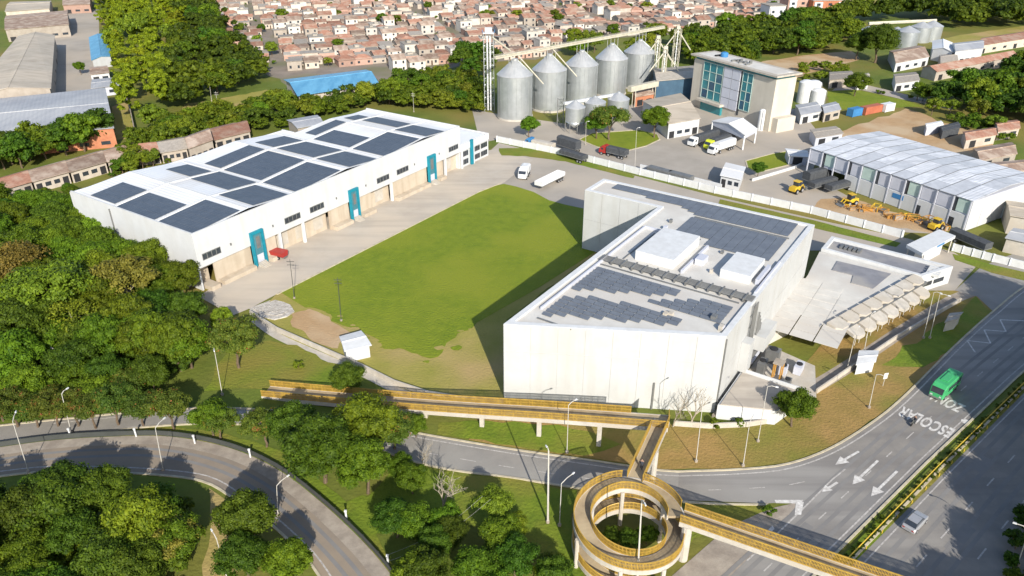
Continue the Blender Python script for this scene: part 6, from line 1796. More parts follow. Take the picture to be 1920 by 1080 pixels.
specs = [('gable', 7.4, 9.2, 3.0, 1.5, 'terracotta', 'house_wall', 'terracotta gabled house with pale walls'), ('gable', 8.2, 8.6, 5.8, 1.5, 'terracotta', 'house_wall', 'two storey terracotta roofed house with pale walls'), ('hip', 8.4, 9.0, 3.2, 1.7, 'terracotta', 'house_pink', 'hip roofed terracotta house with pinkish walls'),
         ('gable', 7.4, 9.2, 3.0, 1.2, 'brown_roof', 'house_wall', 'brown gabled house with pale walls'), ('shed', 7.6, 8.6, 3.2, .8, 'cement_roof', 'house_wall', 'grey sheet roofed house with pale walls'), ('flat', 7.4, 8.8, 6.0, 0, 'flat_roof', 'white_wall_h', 'flat roofed two storey white house'), ('flat', 7.8, 8.4, 3.2, 0, 'flat_roof', 'house_pink', 'flat roofed low pinkish house'), ('gable', 8.0, 9.0, 5.6, 1.3, 'brown_roof', 'white_wall_h', 'two storey brown roofed white house')]
M['white_wall_h'] = mat('white house paint', (.55, .515, .46), (.45, .41, .36), scale=.5, obj_rand=.15)
for kd, w, d, h, ri, rm, wm, lab in specs:
    wl, rf, ws, dr = house_mesh(kd, w, d, h, ri)
    PROTO.append((wl, rf, ws, dr, rm, wm, lab, w, d))
ORD = ('leftmost', 'second from left', 'third from left', 'fourth from left', 'fifth from left', 'sixth from left', 'seventh from left', 'eighth from left', 'ninth from left', 'tenth from left', 'eleventh from left', 'twelfth from left', 'thirteenth from left', 'fourteenth from left')
def rank_labels(items):
    """(object, base label): look-alikes are told apart by their order across the view"""
    by = {}
    for o, base in items: by.setdefault(base, []).append(o)
    for base, os_ in by.items():
        os_.sort(key=lambda o: PX(o.location.x, o.location.y, 0)[0])
        n = len(os_)
        for i, o in enumerate(os_):
            if n == 1 or n > 14: tag(o, base)
            else: tag(o, ('rightmost' if i == n - 1 else ORD[i]) + ' ' + base)
def zone(px, py):
    side = 'left part' if px < 620 else ('middle' if px < 900 else ('behind silos' if px < 1230 else 'right end'))
    dep = 'front rows' if py > 92 else ('middle rows' if py > 46 else 'back rows')
    return dep, side
saz = R(21); ux, uy = math.cos(saz), math.sin(saz)
cand = []
rh = random.Random(5)
row = 0
t0 = -700
vv = 180.0
while vv < 640:
    off_ = rh.uniform(0, 7)
    for uu in np.arange(-380, 420, 7.4):
        uu = uu + off_
        u = uu + rh.uniform(-.4, .4); v = vv + rh.uniform(-.6, .6)
        if int((uu + 400) / 7.4) % 13 == 5: continue
        p = Vector((u * ux - v * uy, u * uy + v * ux, 0))
        if not inpoly(p, TOWN) or inpoly(p, BLOCK): continue
        px, py = PX(p.x, p.y, 2)
        if px < -40 or px > 1960 or py < -16: continue
        if rh.random() < .07: continue
        cand.append((p, px, py, row))
    row += 1
    vv += 8.8 if row % 2 else 12.2
cand.sort(key=lambda c: -c[2])
built = {}
hl = []
HS = []
extra = [MB() for _ in PROTO]
for i, (p, px, py, rw) in enumerate(cand):
    k = rh.choices(range(8), (22, 7, 15, 20, 17, 7, 8, 5))[0]
    wl, rf, ws, dr, rm, wm, lab, w, d = PROTO[k]
    az = saz + (0 if rw % 2 else math.pi) + rh.choice((0, 0, 0, math.pi / 2)) * (1 if k in (2, 5, 6) else 0) + rh.uniform(-.09, .09)
    sc = (rh.uniform(.72, .98), rh.uniform(.78, 1.05), rh.uniform(.55, 1.0))
    if i < 300:
        dep, side = zone(px, py)
        t = thing('suburb_house', None, 'house', p, 'houses in the far suburb')
        hl.append((t, lab + ', suburb ' + dep + ', ' + side))
        t.rotation_euler = (0, 0, az); t.scale = sc
        if k not in built:
            t.location = (0, 0, 0); t.rotation_euler = (0, 0, 0)
            prs = [wl.build('wall', M[wm]), rf.build('roof', M[rm])] + [m.build('window', M['glass']) for m in ws] + [dr.build('door', M['door'])]
            built[k] = prs
            for q in prs: q.parent = t
            t.location = p; t.rotation_euler = (0, 0, az)
        else:
            for q in built[k]:
                c = q.copy(); COL.objects.link(c); c.parent = t
    else:
        mt = Matrix.Translation(p) @ Matrix.Rotation(az, 4, 'Z') @ Matrix.Diagonal((*sc, 1))
        e = extra[k]
        for src, mi in ((wl, 0), (rf, 1)):
            n = len(e.v)
            e.v.extend(tuple(mt @ Vector(v)) for v in src.v)
            e.f.extend(tuple(n + j for j in f) for f in src.f); e.m.extend([mi] * len(src.f))
rank_labels(hl)
all_ = MB(); mats_ = []
for k, e in enumerate(extra):
    n = len(all_.v)
    all_.v.extend(e.v); all_.f.extend(tuple(n + j for j in f) for f in e.f); all_.m.extend(m + 2 * k for m in e.m)
    mats_ += [M[PROTO[k][5]], M[PROTO[k][4]]]
if all_.f:
    o = all_.build('suburb_houses', mats_, kind='stuff')
    o['label'] = 'mass of small houses in the farthest rows of the suburb'

# ------------------------------------------------------------------ trees
LEAFSETS = {}
def crown_mesh(name, seed, rx, rz, zc, nb, nl, leaf, mat_, shape='round', core=True, gap=.0):
    r = random.Random(seed); g = np.random.default_rng(seed)
    V, Fq = [], []
    cores = MB()
    for i in range(nb):
        for _ in range(30):
            d = Vector((r.gauss(0, 1), r.gauss(0, 1), r.gauss(0, 1))).normalized()
            if shape == 'umbrella' and d.z < -.25: continue
            if d.z < -.75: continue
            break
        rad = r.uniform(.45, 1.0) ** .5
        lump = 1 + .5 * noise.noise(d * 1.7 + Vector((seed, 0, 0)))
        c = Vector((d.x * rx, d.y * rx, d.z * rz)) * rad * lump * .82 + Vector((0, 0, zc))
        br = rx * r.uniform(.16, .36) * (1.0 if shape != 'plume' else .8)
        n = nl
        u = g.normal(size=(n, 3)); u /= np.linalg.norm(u, axis=1)[:, None]
        u[:, 2] = np.where(u[:, 2] < -.3, -u[:, 2], u[:, 2])
        sq = .72
        pos = np.array(c)[None] + u * np.array([br, br, br * sq]) * g.uniform(.70, 1.22, size=(n, 1))
        nrm = u + g.normal(scale=.45, size=(n, 3)); nrm[:, 2] += .35
        if shape == 'plume': nrm[:, 2] += .5
        nrm /= np.linalg.norm(nrm, axis=1)[:, None]
        t1 = np.cross(nrm, g.normal(size=(n, 3))); t1 /= np.linalg.norm(t1, axis=1)[:, None]
        t2 = np.cross(nrm, t1)
        sz = leaf * g.uniform(.6, 1.25, size=(n, 1))
        asp = 1.0 if shape != 'plume' else .55
        q = np.stack([pos - t1 * sz, pos - t2 * sz * .62 * asp - nrm * sz * .12, pos + t1 * sz, pos + t2 * sz * .62 * asp - nrm * sz * .12], 1)
        V.append(q.reshape(-1, 3))
        if core and r.random() > gap:
            k = 6
            pr = [(br * .02, -br * .5), (br * .62, -br * .28), (br * .74, br * .1), (br * .45, br * .42), (br * .02, br * .5)]
            cores.lathe(c, pr, k)
    V = np.concatenate(V)
    nv = len(V)
    cv = np.array(cores.v).reshape(-1, 3)
    allv = np.concatenate([V, cv]) if len(cv) else V
    faces = np.arange(nv, dtype=np.int32).reshape(-1, 4)
    cf = np.array([f for f in cores.f if len(f) == 4], dtype=np.int32).reshape(-1, 4) + nv
    af = np.concatenate([faces, cf]) if len(cf) else faces
    me = bpy.data.meshes.new(name)
    me.vertices.add(len(allv)); me.vertices.foreach_set('co', allv.astype(np.float32).ravel())
    me.loops.add(af.size); me.loops.foreach_set('vertex_index', af.ravel())
    me.polygons.add(len(af)); me.polygons.foreach_set('loop_start', np.arange(0, af.size, 4, dtype=np.int32))
    me.update(calc_edges=True)
    me.materials.append(mat_)
    return me
def trunk_mesh(seed, h, r, spread, zt, mat_, limbs=5, sub=2):
    g = random.Random(seed + 77); b = MB()
    p = Vector((0, 0, -.2)); pts = [p]
    for i in range(3): p = p + Vector((g.uniform(-.25, .25), g.uniform(-.25, .25), h / 3 + .1)); pts.append(p)
    b.tube(pts, r, 7, r1=r * .6)
    for k in range(limbs):
        a = 2 * math.pi * (k + g.random() * .6) / limbs
        s = pts[2].lerp(pts[3], g.uniform(.2, 1))
        e = Vector((math.cos(a) * spread * g.uniform(.5, 1), math.sin(a) * spread * g.uniform(.5, 1), zt * g.uniform(.85, 1.15)))
        mdl = s.lerp(e, .5) + Vector((0, 0, .4))
        b.tube([s, mdl, e], r * .45, 5, r1=r * .15)
        for j in range(sub):
            e2 = mdl + Vector((g.uniform(-1, 1), g.uniform(-1, 1), g.uniform(.3, 1.0))) * spread * .45
            b.tube([mdl, e2], r * .2, 4, r1=r * .08)
    me = bpy.data.meshes.new('trunk'); me.from_pydata(b.v, [], b.f); me.update(); me.materials.append(mat_)
    return me
TP = {}
def proto(key, seed, rx, rz, zc, nb, nl, leaf, mt, shape='round', bark=None, th=None, tr=.28, **kw):
    TP[key] = (crown_mesh('crown', seed, rx, rz, zc, nb, nl, leaf, mt, shape, **kw), trunk_mesh(seed, th or zc * .55, tr, rx * .6, zc, bark or M['bark']))
for s in range(3):                      # near trees, fine leaves
    proto('dark%d' % s, 10 + s, 4.6, 3.3, 6.0, 72, 210, .20, L_DARK)
    proto('mid%d' % s, 20 + s, 4.3, 3.2, 5.8, 66, 210, .20, L_MID)
    proto('red%d' % s, 30 + s, 4.5, 2.6, 5.6, 54, 200, .19, L_RED, 'umbrella', gap=.25)
    proto('olive%d' % s, 40 + s, 4.6, 2.4, 6.4, 52, 200, .20, L_OLIVE, 'umbrella', gap=.3)
proto('lime0', 57, 3.9, 3.0, 5.6, 56, 200, .20, L_LIME)
proto('rust0', 58, 4.8, 2.3, 6.6, 46, 150, .20, L_RUST, 'umbrella', gap=.5, bark=M['bark_pale'])
proto('rust1', 59, 4.6, 2.5, 6.2, 44, 150, .20, L_RUST, 'umbrella', gap=.5, bark=M['bark_pale'])
proto('thin0', 51, 4.2, 2.2, 6.6, 26, 60, .20, L_OLIVE, 'umbrella', bark=M['bark_pale'], core=False)
proto('flower0', 53, 2.6, 1.8, 4.0, 26, 90, .24, L_FLOWER)
proto('bush0', 55, 1.7, 1.2, 1.1, 18, 80, .2, L_MID, th=.8, tr=.1)
proto('bush1', 56, 1.7, 1.1, 1.0, 18, 80, .2, L_DARK, th=.8, tr=.1)
for s in range(3):                      # far trees, coarser leaves
    proto('fdark%d' % s, 110 + s, 5.0, 3.8, 6.0, 36, 90, .40, L_DARK)
    proto('fmid%d' % s, 120 + s, 4.8, 3.6, 5.8, 36, 90, .40, L_MID)
    proto('folive%d' % s, 140 + s, 4.8, 3.2, 5.6, 34, 90, .38, L_OLIVE)
    proto('fyellow%d' % s, 150 + s, 4.2, 5.2, 6.4, 36, 110, .46, L_YELLOW, 'plume')
for s in range(2):
    proto('wsmall%d' % s, 260 + s, 5.0, 4.2, 4.2, 12, 30, .9, L_MID)
    proto('wdark%d' % s, 210 + s, 5.2, 4.0, 5.6, 24, 44, .62, L_DARK)
    proto('wmid%d' % s, 220 + s, 5.2, 3.8, 5.4, 24, 44, .62, L_MID)
    proto('wolive%d' % s, 240 + s, 5.0, 3.4, 4.8, 24, 44, .60, L_OLIVE)
    proto('wyellow%d' % s, 250 + s, 4.6, 4.6, 5.4, 28, 90, .50, L_YELLOW, 'plume')
KW = dict(dark='dark green', mid='mid green', red='orange flecked', olive='olive green', thin='thin branched', lime='light green', rust='rusty olive', flower='pink flowering', bush='low green', fdark='dark green', fmid='mid green', folive='olive green', fyellow='yellow green')
rt = random.Random(21)
base_label_list = None
def tree(key, p, s, label, group=None, name=None, sz=None):
    cr, tk = TP[key]
    nm = name or ('bush' if key.startswith('bush') else ('bamboo_clump' if key.startswith('fyellow') else 'tree'))
    t = thing(nm, label, 'bush' if nm == 'bush' else ('bamboo' if nm == 'bamboo_clump' else 'tree'), (p.x, p.y, 0), group)
    if base_label_list is not None: base_label_list.append((t, label)); 
    t.scale = (s, s, sz or s * rt.uniform(.9, 1.12)); t.rotation_euler = (0, 0, rt.uniform(0, 6.28))
    for n_, me in (('crown', cr), ('trunk', tk)):
        o = bpy.data.objects.new(n_, me); COL.objects.link(o); o.parent = t
    return t
def grove(poly_px, n, keys, s0, s1, where, group, sep=4.5, world=False, keep=None):
    poly = poly_px if world else PG(poly_px)
    xs = [p.x for p in poly]; ys = [p.y for p in poly]
    global base_label_list
    base_label_list = []
    placed = []
    tries = 0
    while len(placed) < n and tries < n * 60:
        tries += 1
        p = Vector((rt.uniform(min(xs), max(xs)), rt.uniform(min(ys), max(ys)), 0))
        if not inpoly(p, poly): continue
        s = rt.uniform(s0, s1)
        if any((p - q).length < sep * (s + sq) / 2 for q, sq in placed): continue
        if keep and not keep(p): continue
        placed.append((p, s))
        k = rt.choice(keys); base = k.rstrip('0123456789')
        size = 'big' if s > (s0 + s1) / 2 + (s1 - s0) * .2 else ('small' if s < (s0 + s1) / 2 - (s1 - s0) * .2 else 'medium')
        tree(k, p, s, '%s %s %s %s' % (size, KW[base], 'bush' if base == 'bush' else ('bamboo clump' if base == 'fyellow' else 'tree'), where), group)
    rank_labels(base_label_list); base_label_list = None
    return placed
D3, M3, R3, O3 = ['dark%d' % i for i in range(3)], ['mid%d' % i for i in range(3)], ['red%d' % i for i in range(3)], ['olive%d' % i for i in range(3)]
FD3, FM3, FO3, FY3 = ['fdark%d' % i for i in range(3)], ['fmid%d' % i for i in range(3)], ['folive%d' % i for i in range(3)], ['fyellow%d' % i for i in range(3)]
# left wood
grove([(-60, 430), (60, 400), (150, 420), (200, 470), (290, 530), (350, 580), (280, 620), (120, 560), (-60, 520)], 28, D3[:1] + M3 + M3, .75, 1.1, 'in the left wood next to the long warehouse', 'trees of the left wood', 4.6)
grove([(-60, 520), (120, 560), (280, 620), (300, 690), (200, 740), (-60, 720)], 26, D3[:2] + M3 + M3 + O3[:1], .78, 1.15, 'in the middle of the left wood', 'trees of the left wood', 4.8)
grove([(300, 600), (370, 610), (370, 690), (320, 720), (260, 700)], 6, M3 + D3, .75, 1.0, 'at the grass edge of the left wood', 'trees of the left wood', 4.6)
grove([(-60, 730), (120, 745), (300, 738), (330, 756), (100, 778), (-60, 798)], 10, R3 + D3 + M3, .6, .85, 'between the left wood and slip road', 'trees between wood and slip road', 4.6)
grove([(-40, 812), (20, 800), (120, 797), (240, 796), (336, 800), (336, 808), (240, 806), (120, 808), (20, 816)], 9, R3 + R3 + M3[:1], .66, .8, 'on the strip above the curved ramp', 'small trees along the ramp strip', 3.6)
# dark island at lower left
isl = [(-90, 968), (60, 958), (180, 956), (290, 958), (356, 972), (372, 1000), (366, 1060), (340, 1170), (-120, 1180)]
grove(isl, 22, D3 + D3 + M3, .62, .92, 'on the island inside the curved ramp', 'trees of the ramp island', 4.4)
grove([(470, 1000), (520, 1030), (560, 1090), (500, 1130), (450, 1090)], 3, M3 + D3, .6, .8, 'right of the ramp island', 'trees of the ramp island', 4.0)
# singles
def single(key, q, s, label, sz=None): return tree(key, G(*q), s, label, sz=sz)
single('olive0', (120, 625), 1.6, 'broad olive umbrella tree with pale limbs in the left wood', sz=1.5)
single('mid0', (240, 520), .95, 'bright mid green tree touching the left end wall of the long warehouse')
single('mid1', (345, 560), .9, 'rounded tree at the near corner of the long warehouse')
single('lime0', (420, 625), .55, 'small bright green tree at the end of the loading apron')
single('red0', (448, 690), .95, 'lone reddish tree with pale trunk on the grass below the apron')
single('rust1', (250, 590), 1.35, 'wide rusty olive umbrella tree near the warehouse end in the left wood')
single('rust0', (55, 560), 1.2, 'rusty olive umbrella tree at the left side of the left wood')
single('lime0', (185, 470), .9, 'light green tree below the warehouse left corner')
single('thin0', (165, 660), 1.1, 'thin tree with bare pale limbs in the middle of the left wood')
single('lime0', (60, 690), .8, 'light green tree low in the left wood')
single('lime0', (250, 1010), .75, 'light green tree on the island inside the curved ramp')
single('rust1', (330, 1060), .7, 'rusty olive tree at the right end of the ramp island')
single('mid1', (360, 690), .95, 'broad green tree left of the lone reddish tree')
single('flower0', (34, 420), .8, 'pink flowering tree at the left frame edge below the row houses')
single('dark1', (655, 738), .55, 'dark round tree behind the left end of the footbridge ramp')
single('bush0', (560, 690), .6, 'small bush alone on the grass below the pale wall')
single('dark0', (610, 905), 1.05, 'big dark tree in front of the ramp of the footbridge, lowest of its group')
single('mid0', (690, 860), 1.05, 'big mid green tree overlapping the footbridge ramp')
single('dark2', (560, 850), .8, 'dark tree left in the group before the footbridge ramp')
single('red1', (500, 838), .72, 'orange flecked tree at the left of the group before the footbridge ramp')
single('mid2', (690, 925), .85, 'mid green tree at the grass edge of the central group')
single('red2', (740, 842), .72, 'orange flecked tree beside the slip road at the central group')
single('red0', (415, 824), .6, 'orange flecked tree beside the crash barrier, right of the ramp lamp')
single('mid1', (400, 818), .65, 'light green tree beside the crash barrier next to the orange flecked one')
single('mid0', (780, 820), .4, 'small tree between slip road and footbridge piers')
single('olive1', (925, 985), .55, 'ragged olive tree on the lower grass right of the bare tree')
single('mid1', (770, 1010), .62, 'light green tree below the bare tree on the lower grass')
single('dark0', (845, 1030), .5, 'small dark tree below the bare tree')
single('dark1', (965, 1080), .55, 'dark bush like tree at the bottom edge left of the spiral ramp')
single('mid2', (890, 1100), .62, 'green tree at the bottom edge below the wires')
single('dark2', (1040, 1110), .5, 'dark low tree at the bottom edge beside the spiral ramp')
single('dark0', (800, 1110), .6, 'dark tree at the bottom edge near the curved ramp')
single('mid0', (1484, 800), .68, 'lone round green tree on the dry bank by the beige terrace')
single('bush0', (1340, 800), .6, 'low bush beside the pale wall under the tall block')
single('bush1', (1385, 798), .5, 'second low bush beside the pale wall, nearer the terrace')
single('dark1', (1180, 1030), .32, 'dark tree inside the spiral ramp ring')
single('mid0', (1212, 1020), .30, 'bright small tree inside the spiral ramp ring')
single('dark2', (1145, 1020), .27, 'small dark tree inside the spiral ramp ring, leftmost')
single('bush0', (1440, 962), .5, 'small bush on the paved gore by the painted corner')
single('red1', (1142, 262), 1.35, 'reddish broad tree on the silo yard lawn')
single('mid0', (1118, 260), 1.0, 'dark green tree left of the reddish one on the silo yard lawn')
single('mid1', (1226, 258), 1.05, 'green tree on the silo yard lawn nearest the beige shed')
single('mid2', (992, 258), .75, 'small palm like tree before the left grain silo')
single('dark0', (1420, 332), .45, 'low round bush tree on the lawn by the guard hut')
single('dark1', (1602, 180), 1.0, 'dark spreading tree on the far lawn beyond the white tanks')
single('dark2', (1640, 118), 1.9, 'very big dark tree in front of the far grey silos')
single('dark1', (1605, 112), 1.3, 'dark tree left of the very big dark tree')
single('mid1', (152, 140), .55, 'small tree standing on the paved factory yard')
single('mid0', (960, 1010), .45, 'small tree on the lower grass between wires and spiral ramp')
grove([(745, 890), (800, 900), (870, 960), (1000, 1040), (1060, 1090), (900, 1150), (760, 1150), (740, 1000)], 12, D3 + M3, .42, .62, 'in the shaded hollow below the bare tree', 'trees of the lower grass', 4.6)
grove([(1880, 1010), (1935, 960), (1990, 1010), (1930, 1110), (1880, 1090)], 8, ['bush0', 'bush1'], .6, 1.1, 'in the lower right corner of the frame', 'bushes in the lower right corner', 2.2)
ORD_N = ('first', 'second', 'third', 'fourth', 'fifth', 'sixth', 'seventh', 'eighth', 'ninth', 'tenth', 'eleventh', 'twelfth', 'thirteenth', 'fourteenth')
# trees along the highway beyond the right frame edge: they shade the road
for k, (x, y, s) in enumerate(sorted(((63, 50, 1.0), (69, 58, 1.15), (75, 64, 1.1), (80, 72, 1.25), (86, 79, 1.1), (57, 42, 1.1), (92, 86, 1.35), (97, 91, 1.3), (103, 100, 1.3), (73, 54, 1.2), (90, 87, 1.45), (94, 93, 1.5), (99, 98, 1.5), (104, 106, 1.5)), key=lambda q: q[1])):
    tree(rt.choice(D3 + M3), Vector((x, y, 0)), s, (ORD_N[k] + ' roadside tree past the right frame edge, counted from the bottom'), 'roadside trees past the right frame edge', sz=s * 1.25)
for k, (x, y, s) in enumerate(sorted(((83.5, 75, 1.45), (87.5, 78, 1.45), (93.5, 81, 1.5), (99.5, 84, 1.5), (105, 88, 1.5), (88, 66, 1.4), (111, 92, 1.5)), key=lambda q: q[1])):
    tree(rt.choice(D3), Vector((x, y, 0)), s, (ORD_N[k] + ' very tall roadside tree past the right frame edge, counted from the bottom'), 'tall roadside trees past the right frame edge', sz=s * 1.75)
# median hedge
hb = [med[4].lerp(med[0], k / 110) for k in range(111)]
hm = []
for k, p in enumerate(hb):
    for j in range(2):
        hm.append(p + mn * (rt.uniform(-.2, .85)) + md * rt.uniform(-.6, .6))
cr, tk = TP['bush1']
hv, hf = [], []
vv_ = np.empty(len(cr.vertices) * 3, dtype=np.float32); cr.vertices.foreach_get('co', vv_); vv_ = vv_.reshape(-1, 3)
ff_ = np.array([p.vertices[:] for p in cr.polygons], dtype=np.int64)
sel = ff_[::3]
for p in hm:
    s = rt.uniform(.14, .25); n0_ = sum(len(a) for a in hv)
    a = rt.uniform(0, 6.28); ca, sa = math.cos(a), math.sin(a)
    q = vv_ * s; q = np.stack([q[:, 0] * ca - q[:, 1] * sa + p.x, q[:, 0] * sa + q[:, 1] * ca + p.y, q[:, 2]], 1)
    hv.append(q); hf.append(sel + n0_)
me = bpy.data.meshes.new('median_planting'); me.from_pydata(np.concatenate(hv).tolist(), [], np.concatenate(hf).tolist()); me.update(); me.materials.append(L_DARK)
o = bpy.data.objects.new('median_planting', me); COL.objects.link(o); o['kind'] = 'stuff'; o['label'] = 'low dark planting along the highway median'
# bare tree and leafless tree before the white wall
def bare(label, p, h, seed, mt, leafy=False):
    g = random.Random(seed); t = thing('bare_tree', label, 'tree', (p.x, p.y, 0))
    b = MB(); tw = MB()
    def grow(a, d, L, r, lev):
        e = a + d * L; m_ = a.lerp(e, .5) + Vector((g.uniform(-.1, .1), g.uniform(-.1, .1), 0)) * L
        (b if lev < 2 else tw).tube([a, m_, e], r, 6 if lev < 2 else 4, r1=r * .6)
        if lev >= 4: return
        for k in range(3 if lev else 4):
            nd = (d + Vector((g.uniform(-1, 1), g.uniform(-1, 1), g.uniform(-.1, .7))) * .85).normalized()
            grow(e if k else m_, nd, L * g.uniform(.6, .85), r * .55, lev + 1)
    grow(p, Vector((.15, 0, 1)).normalized(), h * .36, h * .028, 0)
    b.build('trunk', mt, t); tw.build('branches', mt, t, kind=None)
    return t
bare('bare pale tree with forked branches on the lower grass', G(832, 962), 8.5, 3, M['bark_pale'])
bare('thin leafless tree before the right end of the tall white front wall', G(1296, 800), 6.5, 8, M['bark_pale'])
bare('second thin leafless tree before the tall white front wall, nearer the footbridge', G(1262, 800), 5.0, 12, M['bark_pale'])
bare('dry grey shrub tree beside the slip road near the central group', G(790, 880), 4.5, 15, M['bark_pale'])
# middle distance groves
def clear_A(p):
    u, v = FA.uv(p); return not (-3 < u < 104 and -3 < v < 47)
grove([(-40, 330), (40, 318), (150, 288), (215, 270), (205, 262), (60, 300), (-40, 316)], 14, FD3 + FM3, .95, 1.25, 'between the grey hall and row houses', 'trees behind the row houses', 4.2)
grove([(180, 20), (300, -20), (350, 30), (330, 110), (290, 190), (250, 235), (232, 190), (214, 90)], 24, FY3, .85, 1.25, 'beside the factory yard', 'bamboo stand beside the factory yard', 3.9)
grove([(310, -20), (360, -10), (420, 70), (470, 110), (478, 160), (400, 182), (330, 190), (300, 150), (335, 60)], 20, FD3 + FM3 + FM3, .95, 1.35, 'in the dark wood between bamboo and suburb', 'trees of the upper left wood', 4.3)
grove([(255, 270), (330, 235), (420, 222), (520, 190), (560, 208), (500, 228), (420, 245), (340, 266), (280, 282)], 14, FO3 + FM3, .55, .85, 'in the belt behind the long warehouse', 'trees of the green belt', 4.0)
grove([(560, 212), (560, 202), (640, 192), (720, 178), (780, 160), (880, 150), (905, 175), (890, 205), (800, 196), (700, 196), (620, 212)], 18, FM3 + FD3 + FO3, .6, .95, 'between the blue hall and silos', 'trees of the green belt', 4.0)
grove([(200, 322), (260, 318), (345, 298), (350, 306), (260, 326), (205, 340)], 9, ['bush0', 'bush1', 'fmid0', 'folive0'], .5, .62, 'in the hedge right behind the long warehouse', 'hedge behind the warehouse', 2.5, keep=clear_A)
grove([(70, 378), (140, 366), (145, 380), (60, 392)], 4, M3, .4, .5, 'below the row houses at the warehouse corner', 'trees at the row house fronts', 3.0, keep=clear_A)
grove([(1010, 112), (1090, 76), (1180, 68), (1280, 84), (1300, 100), (1200, 112), (1100, 120)], 12, FO3 + FM3, .8, 1.15, 'right behind the tall silos', 'trees behind the silos', 4.6)
grove([(860, 130), (905, 116), (920, 128), (905, 170), (870, 165)], 6, FD3, .9, 1.2, 'left of the lattice lift tower', 'trees beside the lift tower', 4.2)
grove([(1275, 108), (1300, 74), (1420, 54), (1560, 44), (1600, 60), (1590, 92), (1500, 104), (1420, 112), (1400, 140), (1500, 140)], 14, FD3 + FM3 + FM3, 1.0, 1.4, 'in the wood behind the beige tower', 'trees of the wood behind the tower', 4.6)
grove([(1740, 200), (1800, 172), (1930, 140), (2020, 150), (2020, 236), (1930, 232), (1840, 222)], 12, FD3 + FM3 + FO3[:1], .95, 1.3, 'in the dark wood at the right frame edge', 'trees of the right wood', 4.5)
grove([(1700, 186), (1620, 172), (1690, 176), (1800, 205), (1790, 212)], 8, ['bush0', 'bush1', 'fmid1'], .55, .8, 'in the hedge along the far lane', 'hedge along the far lane', 2.5)
grove([(1730, 212), (1800, 214), (1870, 236), (1860, 250), (1790, 236)], 10, ['bush0', 'bush1', 'folive1'], .55, .8, 'on the rough ground beside the dirt lot', 'bushes beside the dirt lot', 2.4)
grove([(1865, 400), (1912, 404), (1925, 378), (1880, 374)], 4, M3 + D3, .4, .5, 'below the storage shed end', 'trees by the storage shed end', 3.0)
grove(TOWN, 60, FD3[:1] + FM3 + FO3, .36, .80, 'among the suburb houses', 'trees in the suburb', 9.0, world=True)
# woods that read as one mass: the canopy behind and between the trees one can tell apart
def mass(name, poly, n, keys, s0, s1, label, sep=4.0, zs=(.8, 1.1), avoid=()):
    poly = poly if isinstance(poly[0], Vector) else PG(poly)
    xs = [p.x for p in poly]; ys = [p.y for p in poly]
    by = {}
    pl_ = []; tries = 0
    while len(pl_) < n and tries < n * 80:
        tries += 1
        p = Vector((rt.uniform(min(xs), max(xs)), rt.uniform(min(ys), max(ys)), 0))
        if not inpoly(p, poly) or any((p - q).length < sep for q in pl_): continue
        if any(inpoly(p, a) for a in avoid): continue
        pl_.append(p)
        k = rt.choice(keys)
        cm = TP[k][0]
        if k not in SRC:
            a = np.empty(len(cm.vertices) * 3, dtype=np.float32); cm.vertices.foreach_get('co', a)
            f = np.empty(len(cm.loops), dtype=np.int32); cm.loops.foreach_get('vertex_index', f)
            SRC[k] = (a.reshape(-1, 3), f.reshape(-1, 4))
        v_, f_ = SRC[k]
        s = rt.uniform(s0, s1); a = rt.uniform(0, 6.28); ca, sa = math.cos(a), math.sin(a)
        q = v_ * s; q = np.stack([q[:, 0] * ca - q[:, 1] * sa + p.x, q[:, 0] * sa + q[:, 1] * ca + p.y, q[:, 2] * rt.uniform(*zs)], 1)
        mname = cm.materials[0].name
        e = by.setdefault(mname, [[], [], 0, cm.materials[0]])
        e[0].append(q); e[1].append(f_ + e[2]); e[2] += len(q)
    vs, fs, mi, off = [], [], [], 0
    for j, e in enumerate(by.values()):
        v = np.concatenate(e[0]); f = np.concatenate(e[1]) + off
        vs.append(v); fs.append(f); mi.append(np.full(len(f), j, dtype=np.int32)); off += len(v)
    allv, af, mi = np.concatenate(vs), np.concatenate(fs), np.concatenate(mi)
    me = bpy.data.meshes.new(name)
    me.vertices.add(len(allv)); me.vertices.foreach_set('co', allv.astype(np.float32).ravel())
    me.loops.add(af.size); me.loops.foreach_set('vertex_index', af.astype(np.int32).ravel())
    me.polygons.add(len(af)); me.polygons.foreach_set('loop_start', np.arange(0, af.size, 4, dtype=np.int32))
    me.polygons.foreach_set('material_index', mi)
    me.update(calc_edges=True)
    for e in by.values(): me.materials.append(e[3])
    o = bpy.data.objects.new(name, me); COL.objects.link(o); o['kind'] = 'stuff'; o['label'] = label
SRC = {}
WD, WM, WO, WY = ['wdark0', 'wdark1'], ['wmid0', 'wmid1'], ['wolive0', 'wolive1'], ['wyellow0', 'wyellow1']
mass('far_wood', [(1540, 46), (1600, 36), (1720, 26), (1820, -10), (1990, -24), (2040, 50), (1960, 50), (1860, 56), (1790, 62), (1760, 46), (1740, 36), (1640, 42), (1580, 60)], 110, WD + WM, 1.1, 1.7, 'far dark wood across the top right of the view', 6)
mass('bamboo_wood', [(180, 10), (240, -24), (330, -24), (352, 30), (330, 110), (322, 190), (330, 236), (290, 270), (258, 272), (240, 215), (222, 130), (196, 60)], 85, WY + WY + WY + WO, .8, 1.25, 'yellow green bamboo canopy beside the factory yard', 3.6, (1.0, 1.5))
mass('dark_wood', [(310, -24), (362, -24), (420, 60), (474, 110), (500, 164), (420, 190), (350, 206), (316, 214), (320, 110), (345, 50)], 90, WD + WD + WM, .9, 1.4, 'dark canopy of the wood between bamboo and suburb', 4.2)
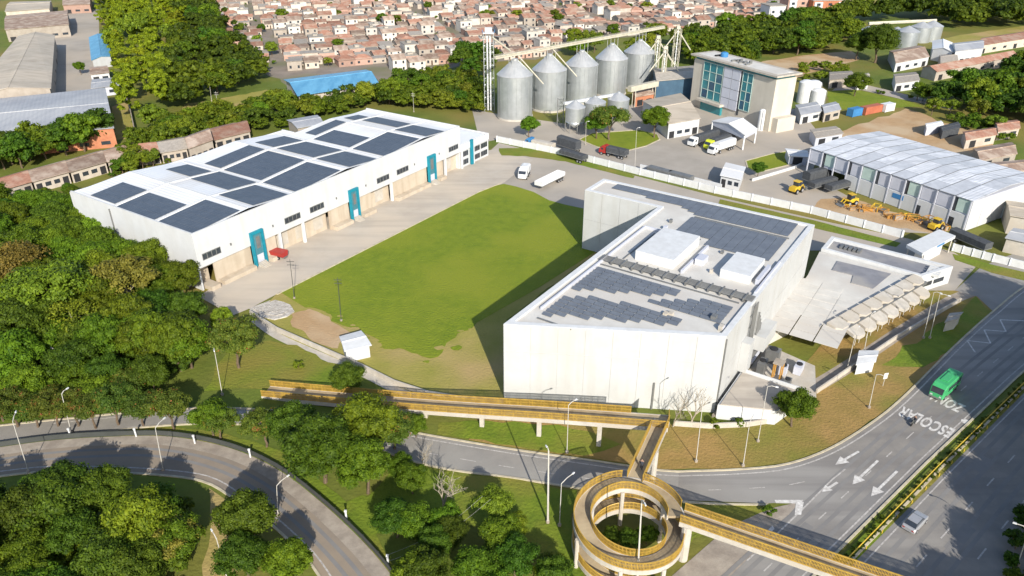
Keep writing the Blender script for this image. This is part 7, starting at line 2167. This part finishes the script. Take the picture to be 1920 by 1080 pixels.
mass('green_belt', [(214, 322), (262, 270), (330, 240), (420, 226), (500, 200), (545, 198), (600, 196), (640, 188), (710, 178), (780, 156), (880, 146), (905, 176), (900, 215), (800, 208), (720, 200), (690, 200), (640, 216), (600, 228), (560, 240), (500, 246), (420, 250), (350, 270), (270, 290), (250, 318)], 190, WM + WM + WO + WD[:1], .42, .78, 'dense green growth of the belt behind the long warehouse', 2.9, avoid=([FA(-2, -2), FA(104, -2), FA(104, 37), FA(60, 37), FA(60, 45), FA(-2, 45)], PG([(545, 246), (612, 238), (602, 222), (536, 226)])))
mass('tower_wood', [(1275, 110), (1300, 78), (1420, 58), (1560, 46), (1600, 62), (1590, 92), (1500, 106), (1410, 116), (1380, 132), (1300, 128)], 100, WD + WM + WM, .8, 1.25, 'canopy of the wood behind the beige tower', 4.4)
mass('right_wood', [(1740, 200), (1800, 172), (1930, 138), (2040, 140), (2040, 246), (1930, 238), (1840, 224)], 75, WD + WD + WM, .7, 1.1, 'canopy of the dark wood at the right frame edge', 3.8)
mass('hall_clump', [(-40, 332), (40, 316), (150, 284), (206, 268), (196, 258), (60, 292), (-40, 306)], 24, WD + WM, .7, 1.0, 'dark clump growing along the front of the grey hall', 3.4)
mass('town_greenery', TOWN, 150, ['wsmall0', 'wsmall1'], .16, .34, 'small garden greenery scattered between the suburb houses', 5)
mass('scrub', [(1500, 132), (1560, 128), (1600, 134), (1560, 150), (1500, 160)], 14, WM + WO, .3, .6, 'scrub beyond the white storage tanks', 3.2)
mass('wood_undergrowth', [(-60, 420), (80, 396), (160, 430), (230, 480), (300, 545), (370, 600), (380, 700), (320, 726), (200, 745), (-60, 745)], 75, WD + WM, .42, .62, 'low growth filling the floor of the left wood', 3.6)
mass('island_undergrowth', isl, 26, WD + WM, .36, .5, 'low growth on the floor of the ramp island', 3.4)
mass('lot_scrub', [(1760, 222), (1830, 226), (1880, 246), (1900, 268), (1850, 262), (1800, 246)], 22, WO + WM, .25, .45, 'scrub on the rough ground by the scrap yard', 2.4)
